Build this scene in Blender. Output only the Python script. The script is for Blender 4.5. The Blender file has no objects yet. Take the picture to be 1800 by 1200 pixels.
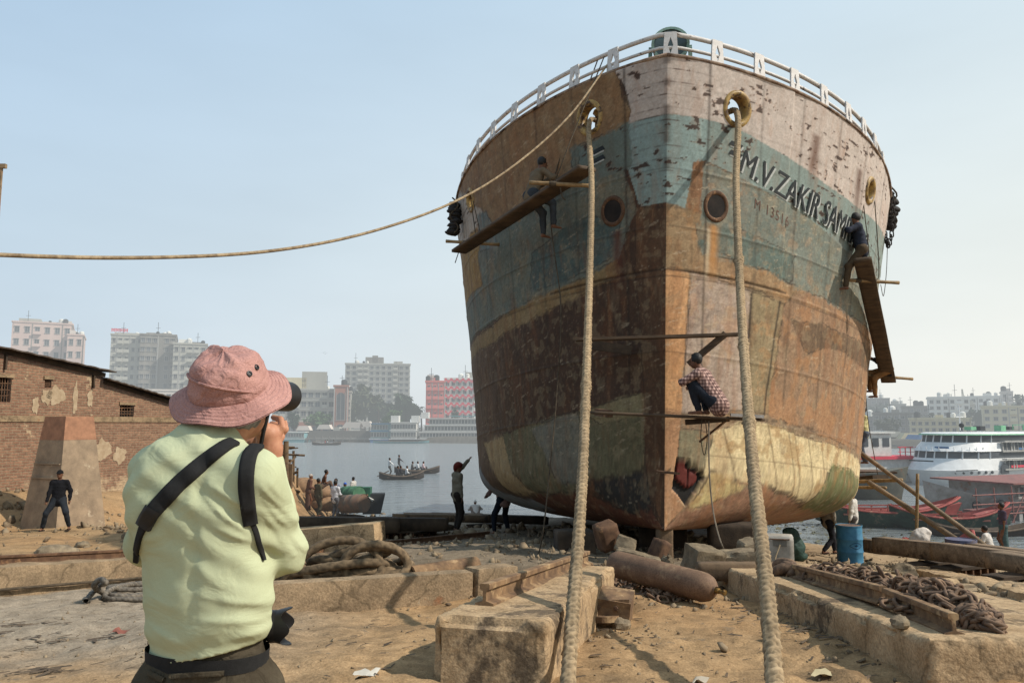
import bpy, bmesh, math, random
import numpy as np
from mathutils import Vector, Matrix, Euler
from mathutils.bvhtree import BVHTree
np.seterr(over='ignore'); random.seed(7); RNG = np.random.default_rng(7)
C = bpy.context.scene.collection
SC = bpy.context.scene
R = math.radians

# ------------------------------------------------------------------ camera
FPX = 1350.0; TH = math.atan(145/1350); CT, ST = math.cos(TH), math.sin(TH); CZ = 1.56
cam_d = bpy.data.cameras.new('camera'); cam = bpy.data.objects.new('camera', cam_d); C.objects.link(cam)
cam.location = (0, 0, CZ); cam.rotation_euler = (math.pi/2 + TH, 0, 0)
cam_d.sensor_width = 36; cam_d.lens = FPX/1800*36; cam_d.clip_end = 9000; cam_d.clip_start = .05
SC.camera = cam

def at(px, py, Y):
    """a point of the place seen in that direction, at distance Y from the camera across the yard"""
    a = (px-900)/FPX; b = (600-py)/FPX
    v = Vector((a, CT-b*ST, ST+b*CT))
    return v*(Y/v.y) + Vector((0, 0, CZ))

# ------------------------------------------------------------------ world and sun
SUN_EL, SUN_A = R(43), R(14)        # sun stands to the right, slightly behind the camera
to_sun = Vector((math.cos(SUN_EL)*math.cos(SUN_A), -math.cos(SUN_EL)*math.sin(SUN_A), math.sin(SUN_EL)))
W = bpy.data.worlds.new('World'); SC.world = W; W.use_nodes = True
nt = W.node_tree; nt.nodes.clear()
def nd(nt, t, **k):
    n = nt.nodes.new(t)
    for a, v in k.items():
        if a == 'ins':
            for i, x in v.items(): n.inputs[i].default_value = x
        else: setattr(n, a, v)
    return n
wo = nd(nt, 'ShaderNodeOutputWorld'); bg = nd(nt, 'ShaderNodeBackground'); bg2 = nd(nt, 'ShaderNodeBackground')
sk = nd(nt, 'ShaderNodeTexSky'); sk.sky_type = 'NISHITA'; sk.sun_disc = False
sk.sun_elevation = SUN_EL; sk.sun_rotation = math.atan2(to_sun.x, to_sun.y)
sk.air_density = 1.0; sk.dust_density = 2.0; sk.ozone_density = 1.2; sk.altitude = 0
bg.inputs['Strength'].default_value = 0.11
nt.links.new(sk.outputs[0], bg.inputs['Color'])
# the pale smog that thickens towards the horizon
tc = nd(nt, 'ShaderNodeTexCoord'); sp_ = nd(nt, 'ShaderNodeSeparateXYZ'); nt.links.new(tc.outputs['Generated'], sp_.inputs[0])
mr = nd(nt, 'ShaderNodeMapRange', ins={1: -.02, 2: .62, 3: .97, 4: .84}); nt.links.new(sp_.outputs['Z'], mr.inputs[0])
cr = nd(nt, 'ShaderNodeValToRGB')
cr.color_ramp.elements[0].position = 0.0; cr.color_ramp.elements[0].color = (.72, .735, .73, 1)
cr.color_ramp.elements[1].position = .6; cr.color_ramp.elements[1].color = (.50, .655, .80, 1)
e = cr.color_ramp.elements.new(.22); e.color = (.655, .725, .755, 1)
mx_ = nd(nt, 'ShaderNodeMapRange', ins={1: -.65, 2: .65, 3: 0.0, 4: 1.0}); nt.links.new(sp_.outputs['X'], mx_.inputs[0])
mc = nd(nt, 'ShaderNodeMix', data_type='RGBA'); mc.blend_type = 'MULTIPLY'; mc.inputs[0].default_value = 1
cr2 = nd(nt, 'ShaderNodeValToRGB'); cr2.color_ramp.elements[0].color = (.76, .86, .97, 1); cr2.color_ramp.elements[1].color = (1.22, 1.165, 1.07, 1)
nt.links.new(mx_.outputs[0], cr2.inputs[0]); nt.links.new(sp_.outputs['Z'], cr.inputs[0])
nt.links.new(cr.outputs[0], mc.inputs[6]); nt.links.new(cr2.outputs[0], mc.inputs[7]); nz_ = nd(nt, 'ShaderNodeTexNoise', ins={'Scale': 2.2, 'Detail': 4, 'Roughness': .5}); mpz = nd(nt, 'ShaderNodeMapping', ins={3: (1, 1, 3.5)}); nt.links.new(tc.outputs['Generated'], mpz.inputs[0]); nt.links.new(mpz.outputs[0], nz_.inputs['Vector'])
rz_ = nd(nt, 'ShaderNodeMapRange', ins={1: .3, 2: .7, 3: .955, 4: 1.045}); nt.links.new(nz_.outputs['Fac'], rz_.inputs[0]); mz_ = nd(nt, 'ShaderNodeMix', data_type='RGBA'); mz_.blend_type = 'MULTIPLY'; mz_.inputs[0].default_value = 1; nt.links.new(mc.outputs[2], mz_.inputs[6]); nt.links.new(rz_.outputs[0], mz_.inputs[7]); nt.links.new(mz_.outputs[2], bg2.inputs['Color'])
bg2.inputs['Strength'].default_value = 1.13
ms = nd(nt, 'ShaderNodeMixShader'); nt.links.new(mr.outputs[0], ms.inputs[0])
nt.links.new(bg.outputs[0], ms.inputs[1]); nt.links.new(bg2.outputs[0], ms.inputs[2]); nt.links.new(ms.outputs[0], wo.inputs[0])
sd = bpy.data.lights.new('sun', 'SUN'); sd.energy = 5.0; sd.angle = R(0.9); sd.color = (1, .925, .82)
so = bpy.data.objects.new('sun', sd); C.objects.link(so); so.rotation_euler = (-to_sun).to_track_quat('-Z', 'Y').to_euler(); so.location = (30, -10, 40)
SC.view_settings.view_transform = 'Standard'; SC.view_settings.look = 'None'; SC.view_settings.exposure = 0
SC.cycles.max_bounces = 5; SC.cycles.diffuse_bounces = 3; SC.cycles.glossy_bounces = 3; SC.cycles.transparent_max_bounces = 4
SC.cycles.use_denoising = True

# ------------------------------------------------------------------ numpy noise
def vnoise(P, seed=0):
    P = np.asarray(P, dtype=np.float32); I = np.floor(P).astype(np.int64); F = (P-I).astype(np.float32); F = F*F*(3-2*F)
    def h(ix, iy, iz):
        n = (ix*73856093) ^ (iy*19349663) ^ (iz*83492791) ^ (seed*2654435761)
        n = (n ^ (n >> 13))*1274126177 & 0x7fffffff
        n = (n ^ (n >> 15)) & 0xffff
        return (n/65535.0).astype(np.float32)
    x, y, z = I[..., 0], I[..., 1], I[..., 2]; fx, fy, fz = F[..., 0], F[..., 1], F[..., 2]
    a = h(x, y, z)*(1-fx)+h(x+1, y, z)*fx; b = h(x, y+1, z)*(1-fx)+h(x+1, y+1, z)*fx
    c = h(x, y, z+1)*(1-fx)+h(x+1, y, z+1)*fx; d = h(x, y+1, z+1)*(1-fx)+h(x+1, y+1, z+1)*fx
    return (a*(1-fy)+b*fy)*(1-fz)+(c*(1-fy)+d*fy)*fz
def fbm(P, oct=4, seed=0):
    P = np.asarray(P, dtype=np.float32); t = 0; a = .5; s = 0
    for i in range(oct):
        t = t+a*vnoise(P*(2.03**i)+i*17.3, seed+i); s += a; a *= .5
    return t/s
def sstep(a, b, x):
    t = np.clip((x-a)/(b-a), 0, 1); return t*t*(3-2*t)
def lin(c):
    return tuple(((v/255)/12.92 if v/255 <= .04045 else ((v/255+.055)/1.055)**2.4) for v in c)

# ------------------------------------------------------------------ materials
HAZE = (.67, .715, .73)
def haze_group():  # haze put into each surface: glow mixed in by distance from the yard
    g = bpy.data.node_groups.new('painted_haze', 'ShaderNodeTree')
    g.interface.new_socket('Shader', in_out='INPUT', socket_type='NodeSocketShader')
    g.interface.new_socket('Shader', in_out='OUTPUT', socket_type='NodeSocketShader')
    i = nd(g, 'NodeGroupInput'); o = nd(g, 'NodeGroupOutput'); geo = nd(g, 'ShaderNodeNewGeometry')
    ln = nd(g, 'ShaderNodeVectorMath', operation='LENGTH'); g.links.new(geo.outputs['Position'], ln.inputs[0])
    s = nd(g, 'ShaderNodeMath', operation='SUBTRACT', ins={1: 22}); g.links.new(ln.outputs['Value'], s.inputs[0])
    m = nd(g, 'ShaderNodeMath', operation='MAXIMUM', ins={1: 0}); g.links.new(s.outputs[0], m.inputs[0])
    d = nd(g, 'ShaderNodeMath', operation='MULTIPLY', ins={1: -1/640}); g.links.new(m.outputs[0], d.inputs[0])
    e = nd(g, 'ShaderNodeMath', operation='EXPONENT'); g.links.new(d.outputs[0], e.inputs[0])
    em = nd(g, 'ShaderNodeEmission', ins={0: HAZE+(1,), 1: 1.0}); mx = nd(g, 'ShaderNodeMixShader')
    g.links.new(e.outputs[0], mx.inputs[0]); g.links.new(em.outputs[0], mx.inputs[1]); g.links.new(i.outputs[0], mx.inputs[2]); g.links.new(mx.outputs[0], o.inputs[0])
    return g
HG = haze_group()
MATS = {}; ALB = .80
def mat(name, c, c2=None, sc=5, rough=.85, bump=.25, bsc=40, metal=0, c3=None, sc3=1.5, t3=.58, haze=False, attr=None, stretch=None, spec=.3, rnd=0, world=False, fine=0, fr=(.62, 1.22), alb=ALB, bump2=None, crack=0):
    """procedural weathered surface: two noise-mixed tones, patches of a third, fine bump; haze = painted haze glow mixed in by distance"""
    c = tuple(v*alb for v in c); c2 = tuple(v*alb for v in c2) if c2 else None; c3 = tuple(v*alb for v in c3) if c3 else None
    m = bpy.data.materials.new(name); m.use_nodes = True; t = m.node_tree; b = t.nodes['Principled BSDF']; out = t.nodes['Material Output']
    L = t.links.new; MATS[name] = m
    if world:
        src = nd(t, 'ShaderNodeNewGeometry').outputs['Position']
    else:
        src = nd(t, 'ShaderNodeTexCoord').outputs['Object']
    if stretch:
        mp = nd(t, 'ShaderNodeMapping', ins={3: stretch}); L(src, mp.inputs[0]); src2 = mp.outputs[0]
    else: src2 = src
    n1 = nd(t, 'ShaderNodeTexNoise', ins={'Scale': sc, 'Detail': 8, 'Roughness': .65}); L(src2, n1.inputs['Vector'])
    c2 = c2 or tuple(v*.72 for v in c)
    r1 = nd(t, 'ShaderNodeValToRGB'); r1.color_ramp.elements[0].position = .36; r1.color_ramp.elements[1].position = .64
    r1.color_ramp.elements[0].color = tuple(c2)+(1,); r1.color_ramp.elements[1].color = tuple(c)+(1,)
    L(n1.outputs['Fac'], r1.inputs[0]); col = r1.outputs[0]
    if attr:
        at_ = nd(t, 'ShaderNodeAttribute', attribute_name=attr); mm = nd(t, 'ShaderNodeMix', data_type='RGBA', blend_type='MULTIPLY'); mm.inputs[0].default_value = 1
        L(col, mm.inputs[6]); L(at_.outputs['Color'], mm.inputs[7]); col = mm.outputs[2]
    if c3:
        n3 = nd(t, 'ShaderNodeTexNoise', ins={'Scale': sc3, 'Detail': 6, 'Roughness': .7}); L(src2, n3.inputs['Vector'])
        r3 = nd(t, 'ShaderNodeValToRGB'); r3.color_ramp.elements[0].position = t3-.03; r3.color_ramp.elements[1].position = t3+.05
        L(n3.outputs['Fac'], r3.inputs[0]); mm = nd(t, 'ShaderNodeMix', data_type='RGBA'); mm.inputs[7].default_value = tuple(c3)+(1,)
        L(r3.outputs[0], mm.inputs[0]); L(col, mm.inputs[6]); col = mm.outputs[2]
    if fine:
        nf_ = nd(t, 'ShaderNodeTexNoise', ins={'Scale': fine, 'Detail': 4, 'Roughness': .8}); L(src, nf_.inputs['Vector']); mf_ = nd(t, 'ShaderNodeMapRange', ins={1: .32, 2: .66, 3: fr[0], 4: fr[1]}); L(nf_.outputs['Fac'], mf_.inputs[0])
        mm = nd(t, 'ShaderNodeMix', data_type='RGBA', blend_type='MULTIPLY'); mm.inputs[0].default_value = 1; L(col, mm.inputs[6]); L(mf_.outputs[0], mm.inputs[7]); col = mm.outputs[2]
    if crack:
        nk = nd(t, 'ShaderNodeTexNoise', ins={'Scale': 3.0, 'Detail': 5}); L(src, nk.inputs['Vector']); ak = nd(t, 'ShaderNodeMix', data_type='RGBA', blend_type='ADD'); ak.inputs[0].default_value = .45; L(src, ak.inputs[6]); L(nk.outputs['Color'], ak.inputs[7])
        vk = nd(t, 'ShaderNodeTexVoronoi', feature='DISTANCE_TO_EDGE', ins={'Scale': crack}); L(ak.outputs[2], vk.inputs['Vector']); rk = nd(t, 'ShaderNodeMapRange', ins={1: 0, 2: .022, 3: .58, 4: 1}); L(vk.outputs['Distance'], rk.inputs[0])
        mm = nd(t, 'ShaderNodeMix', data_type='RGBA', blend_type='MULTIPLY'); mm.inputs[0].default_value = 1; L(col, mm.inputs[6]); L(rk.outputs[0], mm.inputs[7]); col = mm.outputs[2]
    if rnd:
        oi = nd(t, 'ShaderNodeObjectInfo'); mp2 = nd(t, 'ShaderNodeMapRange', ins={3: 1-rnd, 4: 1+rnd}); L(oi.outputs['Random'], mp2.inputs[0])
        mm = nd(t, 'ShaderNodeMix', data_type='RGBA', blend_type='MULTIPLY'); mm.inputs[0].default_value = 1; L(col, mm.inputs[6]); L(mp2.outputs[0], mm.inputs[7]); col = mm.outputs[2]
    L(col, b.inputs['Base Color']); b.inputs['Roughness'].default_value = rough; b.inputs['Metallic'].default_value = metal
    b.inputs['Specular IOR Level'].default_value = spec
    if bump:
        nb = nd(t, 'ShaderNodeTexNoise', ins={'Scale': bsc, 'Detail': 5, 'Roughness': .6}); L(src2, nb.inputs['Vector'])
        bp = nd(t, 'ShaderNodeBump', ins={'Strength': bump, 'Distance': .4/bsc}); L(nb.outputs['Fac'], bp.inputs['Height']); L(bp.outputs[0], b.inputs['Normal'])
        if bump2:
            nb2 = nd(t, 'ShaderNodeTexNoise', ins={'Scale': bump2[1], 'Detail': 3, 'Roughness': .5, 'Distortion': 1.2}); mp2_ = nd(t, 'ShaderNodeMapping', ins={3: bump2[2]}); L(src, mp2_.inputs[0]); L(mp2_.outputs[0], nb2.inputs['Vector'])
            bp2 = nd(t, 'ShaderNodeBump', ins={'Strength': bump2[0], 'Distance': .5/bump2[1]}); L(nb2.outputs['Fac'], bp2.inputs['Height']); L(bp2.outputs[0], bp.inputs['Normal'])
    if haze:
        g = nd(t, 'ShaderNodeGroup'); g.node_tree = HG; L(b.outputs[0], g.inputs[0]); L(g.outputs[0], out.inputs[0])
    return m

# ------------------------------------------------------------------ objects
def tag(o, label=None, cat=None, group=None, kind=None):
    if label: o['label'] = label
    if cat: o['category'] = cat
    if group: o['group'] = group
    if kind: o['kind'] = kind
    return o
def thing(name, label, cat, loc=(0, 0, 0), rz=0, group=None, rot=None):
    o = bpy.data.objects.new(name, None); C.objects.link(o); o.empty_display_size = .1
    o.location = loc; o.rotation_euler = rot if rot is not None else (0, 0, rz)
    return tag(o, label, cat, group)
def wm(o):
    return Matrix.LocRotScale(o.location, o.rotation_euler, o.scale)
def link(name, me, m, parent=None, smooth=False):
    o = bpy.data.objects.new(name, me); C.objects.link(o)
    ms = m if isinstance(m, (list, tuple)) else [m]
    if not me.materials:
        for x in ms: me.materials.append(x)
    if smooth is True:
        me.polygons.foreach_set('use_smooth', [True]*len(me.polygons))
    elif smooth:
        me.polygons.foreach_set('use_smooth', [True]*len(me.polygons)); me.set_sharp_from_angle(angle=R(smooth))
    if parent: o.parent = parent
    return o
def np_mesh(name, V, Q):
    """mesh from arrays: verts (n,3), quads (m,4)"""
    me = bpy.data.meshes.new(name); V = np.asarray(V, np.float32); Q = np.asarray(Q, np.int32)
    me.vertices.add(len(V)); me.vertices.foreach_set('co', V.ravel()); k = Q.shape[1]
    me.loops.add(Q.size); me.loops.foreach_set('vertex_index', Q.ravel())
    me.polygons.add(len(Q)); me.polygons.foreach_set('loop_start', np.arange(0, Q.size, k, dtype=np.int32))
    try: me.polygons.foreach_set('loop_total', np.full(len(Q), k, np.int32))
    except Exception: pass
    me.update(); me.validate(); return me
def set_col(me, cols, name='Col'):
    a = me.color_attributes.new(name, 'FLOAT_COLOR', 'POINT'); cc = np.ones((len(cols), 4), np.float32); cc[:, :3] = cols
    a.data.foreach_set('color', cc.ravel())
def grid_faces(nr, nc, wrap=False):
    r = np.arange(nr-1)[:, None]; c = np.arange(nc if wrap else nc-1)[None, :]; c2 = (c+1) % nc
    return np.stack([r*nc+c, r*nc+c2, (r+1)*nc+c2, (r+1)*nc+c], -1).reshape(-1, 4)
def frame(d, up=Vector((0, 0, 1))):
    d = d.normalized(); s = d.cross(up)
    if s.length < 1e-4: s = d.cross(Vector((1, 0, 0)))
    s.normalize(); return d, s, s.cross(d)
def spline(pts, n):
    """Catmull-Rom through points, n samples"""
    P = np.array([tuple(p) for p in pts], float); P = np.vstack([2*P[0]-P[1], P, 2*P[-1]-P[-2]]); m = len(P)-3
    out = []
    for t in np.linspace(0, m-1e-6, n):
        i = int(t); f = t-i; a, b, c, d = P[i:i+4]
        out.append(.5*((2*b)+(c-a)*f+(2*a-5*b+4*c-d)*f*f+(3*b-a-3*c+d)*f**3))
    return np.array(out)

class MB:
    """collects shapes, links them as one mesh object; material index per shape"""
    def __init__(s): s.v = []; s.f = []; s.m = []
    def add(s, V, F, mi=0):
        n = len(s.v); s.v += [tuple(p) for p in V]; s.f += [tuple(i+n for i in f) for f in F]; s.m += [mi]*len(F); return s
    def box(s, c, size, rz=0, mi=0, taper=1, M=None):
        x, y, z = (a/2 for a in size); c = Vector(c); V = []
        for k, zz in ((1, -z), (taper, z)):
            for xx, yy in ((-x, -y), (x, -y), (x, y), (-x, y)): V.append(Vector((xx*k, yy*k, zz)))
        m = M if M is not None else Matrix.Rotation(rz, 3, 'Z')
        V = [m @ v+c for v in V]
        return s.add(V, [(3, 2, 1, 0), (4, 5, 6, 7), (0, 1, 5, 4), (1, 2, 6, 5), (2, 3, 7, 6), (3, 0, 4, 7)], mi)
    def bar(s, a, b, w, h=None, mi=0, up=Vector((0, 0, 1)), off=0):
        """rectangular bar from a to b; w across, h along up"""
        a, b = Vector(a), Vector(b); h = h or w; d, x, y = frame(b-a, up); V = []
        for p in (a, b):
            for i, j in ((-1, -1), (1, -1), (1, 1), (-1, 1)): V.append(p+x*(i*w/2)+y*(j*h/2+off))
        return s.add(V, [(0, 1, 2, 3), (7, 6, 5, 4), (4, 5, 1, 0), (5, 6, 2, 1), (6, 7, 3, 2), (7, 4, 0, 3)], mi)
    def tube(s, pts, r, n=8, mi=0, cap=True):
        P = [Vector(p) for p in pts]; k = len(P); rs = r if hasattr(r, '__len__') else [r]*k; V = []; F = []; px = None
        for i, p in enumerate(P):
            d = (P[min(i+1, k-1)]-P[max(i-1, 0)])
            if px is None: _, px, py = frame(d)
            else:
                d.normalize(); px = (px-d*px.dot(d)).normalized(); py = px.cross(d)
            for j in range(n):
                a = 2*math.pi*j/n; V.append(p+px*(math.cos(a)*rs[i])+py*(math.sin(a)*rs[i]))
        for i in range(k-1):
            for j in range(n): F.append((i*n+j, i*n+(j+1) % n, (i+1)*n+(j+1) % n, (i+1)*n+j))
        if cap: F.append(tuple(range(n-1, -1, -1))); F.append(tuple((k-1)*n+j for j in range(n)))
        return s.add(V, F, mi)
    def lathe(s, prof, n=24, o=(0, 0, 0), axis=(0, 0, 1), mi=0, sq=1, cap=False):
        """profile of (radius, height) turned about axis at o"""
        o = Vector(o); d, x, y = frame(Vector(axis), Vector((0, 1, 0.01))); V = []; F = []
        for r, h in prof:
            for j in range(n):
                a = 2*math.pi*j/n; V.append(o+d*h+x*(math.cos(a)*r)+y*(math.sin(a)*r*sq))
        for i in range(len(prof)-1):
            for j in range(n): F.append((i*n+j, i*n+(j+1) % n, (i+1)*n+(j+1) % n, (i+1)*n+j))
        if cap: F.append(tuple(range(n-1, -1, -1))); F.append(tuple((len(prof)-1)*n+j for j in range(n)))
        return s.add(V, F, mi)
    def prism(s, poly, o, ux, uy, depth, mi=0):
        """flat polygon (2D) in the frame o, ux, uy, given a thickness along ux x uy"""
        o, ux, uy = Vector(o), Vector(ux).normalized(), Vector(uy).normalized(); w = ux.cross(uy); n = len(poly)
        V = [o+ux*a+uy*b for a, b in poly]+[o+ux*a+uy*b+w*depth for a, b in poly]
        F = [tuple(range(n-1, -1, -1)), tuple(range(n, 2*n))]+[(i, (i+1) % n, n+(i+1) % n, n+i) for i in range(n)]
        return s.add(V, F, mi)
    def ball(s, c, r, n=10, mi=0, seed=None, amp=.25):
        rx, ry, rz = r if hasattr(r, '__len__') else (r, r, r); V = []; F = []
        for i in range(n+1):
            th = math.pi*i/n
            for j in range(2*n):
                ph = math.pi*j/n; V.append((math.sin(th)*math.cos(ph), math.sin(th)*math.sin(ph), math.cos(th)))
        V = np.array(V)
        k = np.ones(len(V))
        if seed is not None: k = 1+amp*2*(fbm(V*1.4+seed*7.7, 3, seed)-.5)
        V = V*k[:, None]*np.array([rx, ry, rz])+np.array(tuple(c))
        for i in range(n):
            for j in range(2*n): F.append((i*2*n+j, (i+1)*2*n+j, (i+1)*2*n+(j+1) % (2*n), i*2*n+(j+1) % (2*n)))
        return s.add(V, F, mi)
    def build(s, name, m, parent=None, world=False, smooth=False):
        me = bpy.data.meshes.new(name); V = s.v
        if world and parent is not None:
            inv = wm(parent).inverted(); V = [inv @ Vector(p) for p in V]
        me.from_pydata([tuple(p) for p in V], [], s.f)
        for x in (m if isinstance(m, (list, tuple)) else [m]): me.materials.append(x)
        if any(s.m): me.polygons.foreach_set('material_index', s.m)
        me.update()
        return link(name, me, m, parent, smooth)
def clone(o, parent=None):
    """a thing with copies of its parts and sub-parts"""
    c = o.copy(); C.objects.link(c); c.parent = parent
    for ch in list(o.children): clone(ch, c)
    return c

def rough_box(size, rnd=.05, amp=.02, res=.06, seed=1, nsc=3.0, chip=0):
    """a worn block: rounded edges, lumpy faces; centred on x, y with its foot at z=0"""
    hx, hy, hz = size[0]/2, size[1]/2, size[2]/2; Vs = []; Qs = []; n0 = 0
    for ax in range(3):
        a1, a2 = (ax+1) % 3, (ax+2) % 3; h = (hx, hy, hz)
        n1 = max(3, int(2*h[a1]/res)+1); n2 = max(3, int(2*h[a2]/res)+1)
        for sg in (-1, 1):
            U, Vv = np.meshgrid(np.linspace(-h[a1], h[a1], n1), np.linspace(-h[a2], h[a2], n2)); P = np.zeros((U.size, 3))
            P[:, a1] = U.ravel(); P[:, a2] = Vv.ravel(); P[:, ax] = sg*h[ax]; q = grid_faces(n2, n1)
            if sg < 0: q = q[:, ::-1]
            Vs.append(P); Qs.append(q+n0); n0 += len(P)
    P = np.vstack(Vs); Q = np.vstack(Qs); H = np.array([hx, hy, hz])
    K = np.round(P*10000).astype(np.int64); _, ix, inv = np.unique(K, axis=0, return_index=True, return_inverse=True); inv = inv.ravel(); P = P[ix]; Q = inv[Q]
    rr = min(rnd, min(H)*.9); q = np.clip(P, -(H-rr), H-rr); d = P-q; dl = np.linalg.norm(d, axis=1, keepdims=True)+1e-9; nrm = d/dl; P = q+nrm*rr
    f = fbm(P*nsc+seed*3.1, 4, seed)-.5; f2 = fbm(P*nsc*5+seed, 3, seed+9)-.5
    P = P+nrm*(f*2*amp+f2*amp*.6)[:, None]
    if chip:
        ed_ = (np.sum(np.abs(P) > H-rr*1.2, axis=1) >= 2)[:, None]; P = P+nrm*ed_*(fbm(P*16+seed, 3, seed+5)-.55)[:, None]*min(.05, chip*.6)
        edge = (np.sum(np.abs(P) > H-rr*1.5, axis=1) >= 2); cn = sstep(.52, .7, fbm(P*2.2+seed*5, 3, seed+3)); P = P-nrm*(edge*cn*chip)[:, None]
    P[:, 2] += hz
    return P, Q

# ------------------------------------------------------------------ signed-distance bodies
def surfnet(F, lo, h):
    s = F < 0; nx, ny, nz = F.shape; cnt = np.zeros((nx-1, ny-1, nz-1), np.int8)
    for i in (0, 1):
        for j in (0, 1):
            for k in (0, 1): cnt += s[i:nx-1+i, j:ny-1+j, k:nz-1+k]
    act = (cnt > 0) & (cnt < 8); idx = np.full(act.shape, -1, np.int64); ii, jj, kk = np.nonzero(act); n = len(ii); idx[act] = np.arange(n)
    acc = np.zeros((n, 3)); w = np.zeros(n); base = [ii, jj, kk]
    for ax in range(3):
        o1, o2 = (ax+1) % 3, (ax+2) % 3
        for b1 in (0, 1):
            for b2 in (0, 1):
                c0 = [0, 0, 0]; c0[o1] = b1; c0[o2] = b2; c1 = list(c0); c1[ax] = 1
                f0 = F[ii+c0[0], jj+c0[1], kk+c0[2]]; f1 = F[ii+c1[0], jj+c1[1], kk+c1[2]]; m = (f0 < 0) != (f1 < 0)
                t = np.where(m, f0/np.where(m, f0-f1, 1), 0); p = np.tile(np.array(c0, float), (n, 1)); p[:, ax] += t
                acc += p*m[:, None]; w += m
    P = np.array(lo)+h*(np.stack(base, 1)+acc/np.maximum(w, 1)[:, None]); Q = []
    for ax in range(3):
        o1, o2 = (ax+1) % 3, (ax+2) % 3
        sl0 = [slice(1, -1)]*3; sl0[ax] = slice(0, -1); a = s[tuple(sl0)]
        sl1 = [slice(1, -1)]*3; sl1[ax] = slice(1, None); b = s[tuple(sl1)]
        for flip, m in ((False, a & ~b), (True, ~a & b)):
            g = np.array(np.nonzero(m)); g[o1] += 1; g[o2] += 1
            def cell(d1, d2):
                q = g.copy(); q[o1] -= d1; q[o2] -= d2; return idx[q[0], q[1], q[2]]
            c = np.stack([cell(1, 1), cell(0, 1), cell(0, 0), cell(1, 0)], 1)
            Q.append(c[:, ::-1] if flip else c)
    Q = np.vstack(Q); Q = Q[(Q >= 0).all(1)]
    return P, Q
def smin(a, b, k):
    h = np.clip(.5+.5*(b-a)/k, 0, 1); return b*(1-h)+a*h-k*h*(1-h)
def sdf(prims, vox, shrink=0.0, disp=None, cut=None):
    """prims: ('c', a, b, ra, rb[, k, side, flat]) tapered limb | ('e', centre, radii[, k, R]) ellipsoid"""
    los = []; his = []
    for p in prims:
        if p[0] == 'c':
            r = max(p[3], p[4]); los.append(np.minimum(p[1], p[2])-r); his.append(np.maximum(p[1], p[2])+r)
        else:
            r = max(p[2]); los.append(np.array(p[1])-r); his.append(np.array(p[1])+r)
    lo = np.min(los, 0)-3*vox-.02; hi = np.max(his, 0)+3*vox+.02; N = np.ceil((hi-lo)/vox).astype(int)+1
    ax = [lo[i]+vox*np.arange(N[i]) for i in range(3)]; F = np.full(N, 9.0, np.float32)
    for p, l, h in zip(prims, los, his):
        mg = .07+2*vox; i0 = np.maximum(0, np.floor((l-mg-lo)/vox).astype(int)); i1 = np.minimum(N, np.ceil((h+mg-lo)/vox).astype(int)+1)
        sl = tuple(slice(a, b) for a, b in zip(i0, i1))
        X, Y, Z = np.meshgrid(ax[0][sl[0]], ax[1][sl[1]], ax[2][sl[2]], indexing='ij', sparse=True)
        if p[0] == 'c':
            a = np.array(p[1], float); b = np.array(p[2], float); ba = b-a; L2 = max(ba@ba, 1e-9)
            t = np.clip(((X-a[0])*ba[0]+(Y-a[1])*ba[1]+(Z-a[2])*ba[2])/L2, 0, 1)
            vx, vy, vz = X-a[0]-t*ba[0], Y-a[1]-t*ba[1], Z-a[2]-t*ba[2]
            if len(p) > 7:
                sdv = np.array(p[6], float); c = vx*sdv[0]+vy*sdv[1]+vz*sdv[2]; g = 1/p[7]-1; vx = vx+sdv[0]*c*g; vy = vy+sdv[1]*c*g; vz = vz+sdv[2]*c*g
            d = np.sqrt(vx*vx+vy*vy+vz*vz)-(p[3]+t*(p[4]-p[3]))
            k = p[5] if len(p) > 5 else .03
        else:
            c = p[1]; r = p[2]; vx, vy, vz = X-c[0], Y-c[1], Z-c[2]
            if len(p) > 4:
                Rm = p[4]; vx, vy, vz = (Rm[0][i]*vx+Rm[1][i]*vy+Rm[2][i]*vz for i in range(3))
            k0 = np.sqrt((vx/r[0])**2+(vy/r[1])**2+(vz/r[2])**2); k1 = np.sqrt((vx/r[0]**2)**2+(vy/r[1]**2)**2+(vz/r[2]**2)**2)+1e-9
            d = k0*(k0-1)/k1; k = p[3] if len(p) > 3 else .03
        F[sl] = smin(F[sl], d.astype(np.float32), k)
    F += shrink
    if disp is not None or cut is not None:
        G = np.stack(np.meshgrid(*ax, indexing='ij'), -1).astype(np.float32)
        if disp is not None:
            near = np.abs(F) < .05; F[near] += disp(G[near])
        if cut is not None: F = np.maximum(F, cut(G))
    return surfnet(F, lo, vox)
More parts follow.
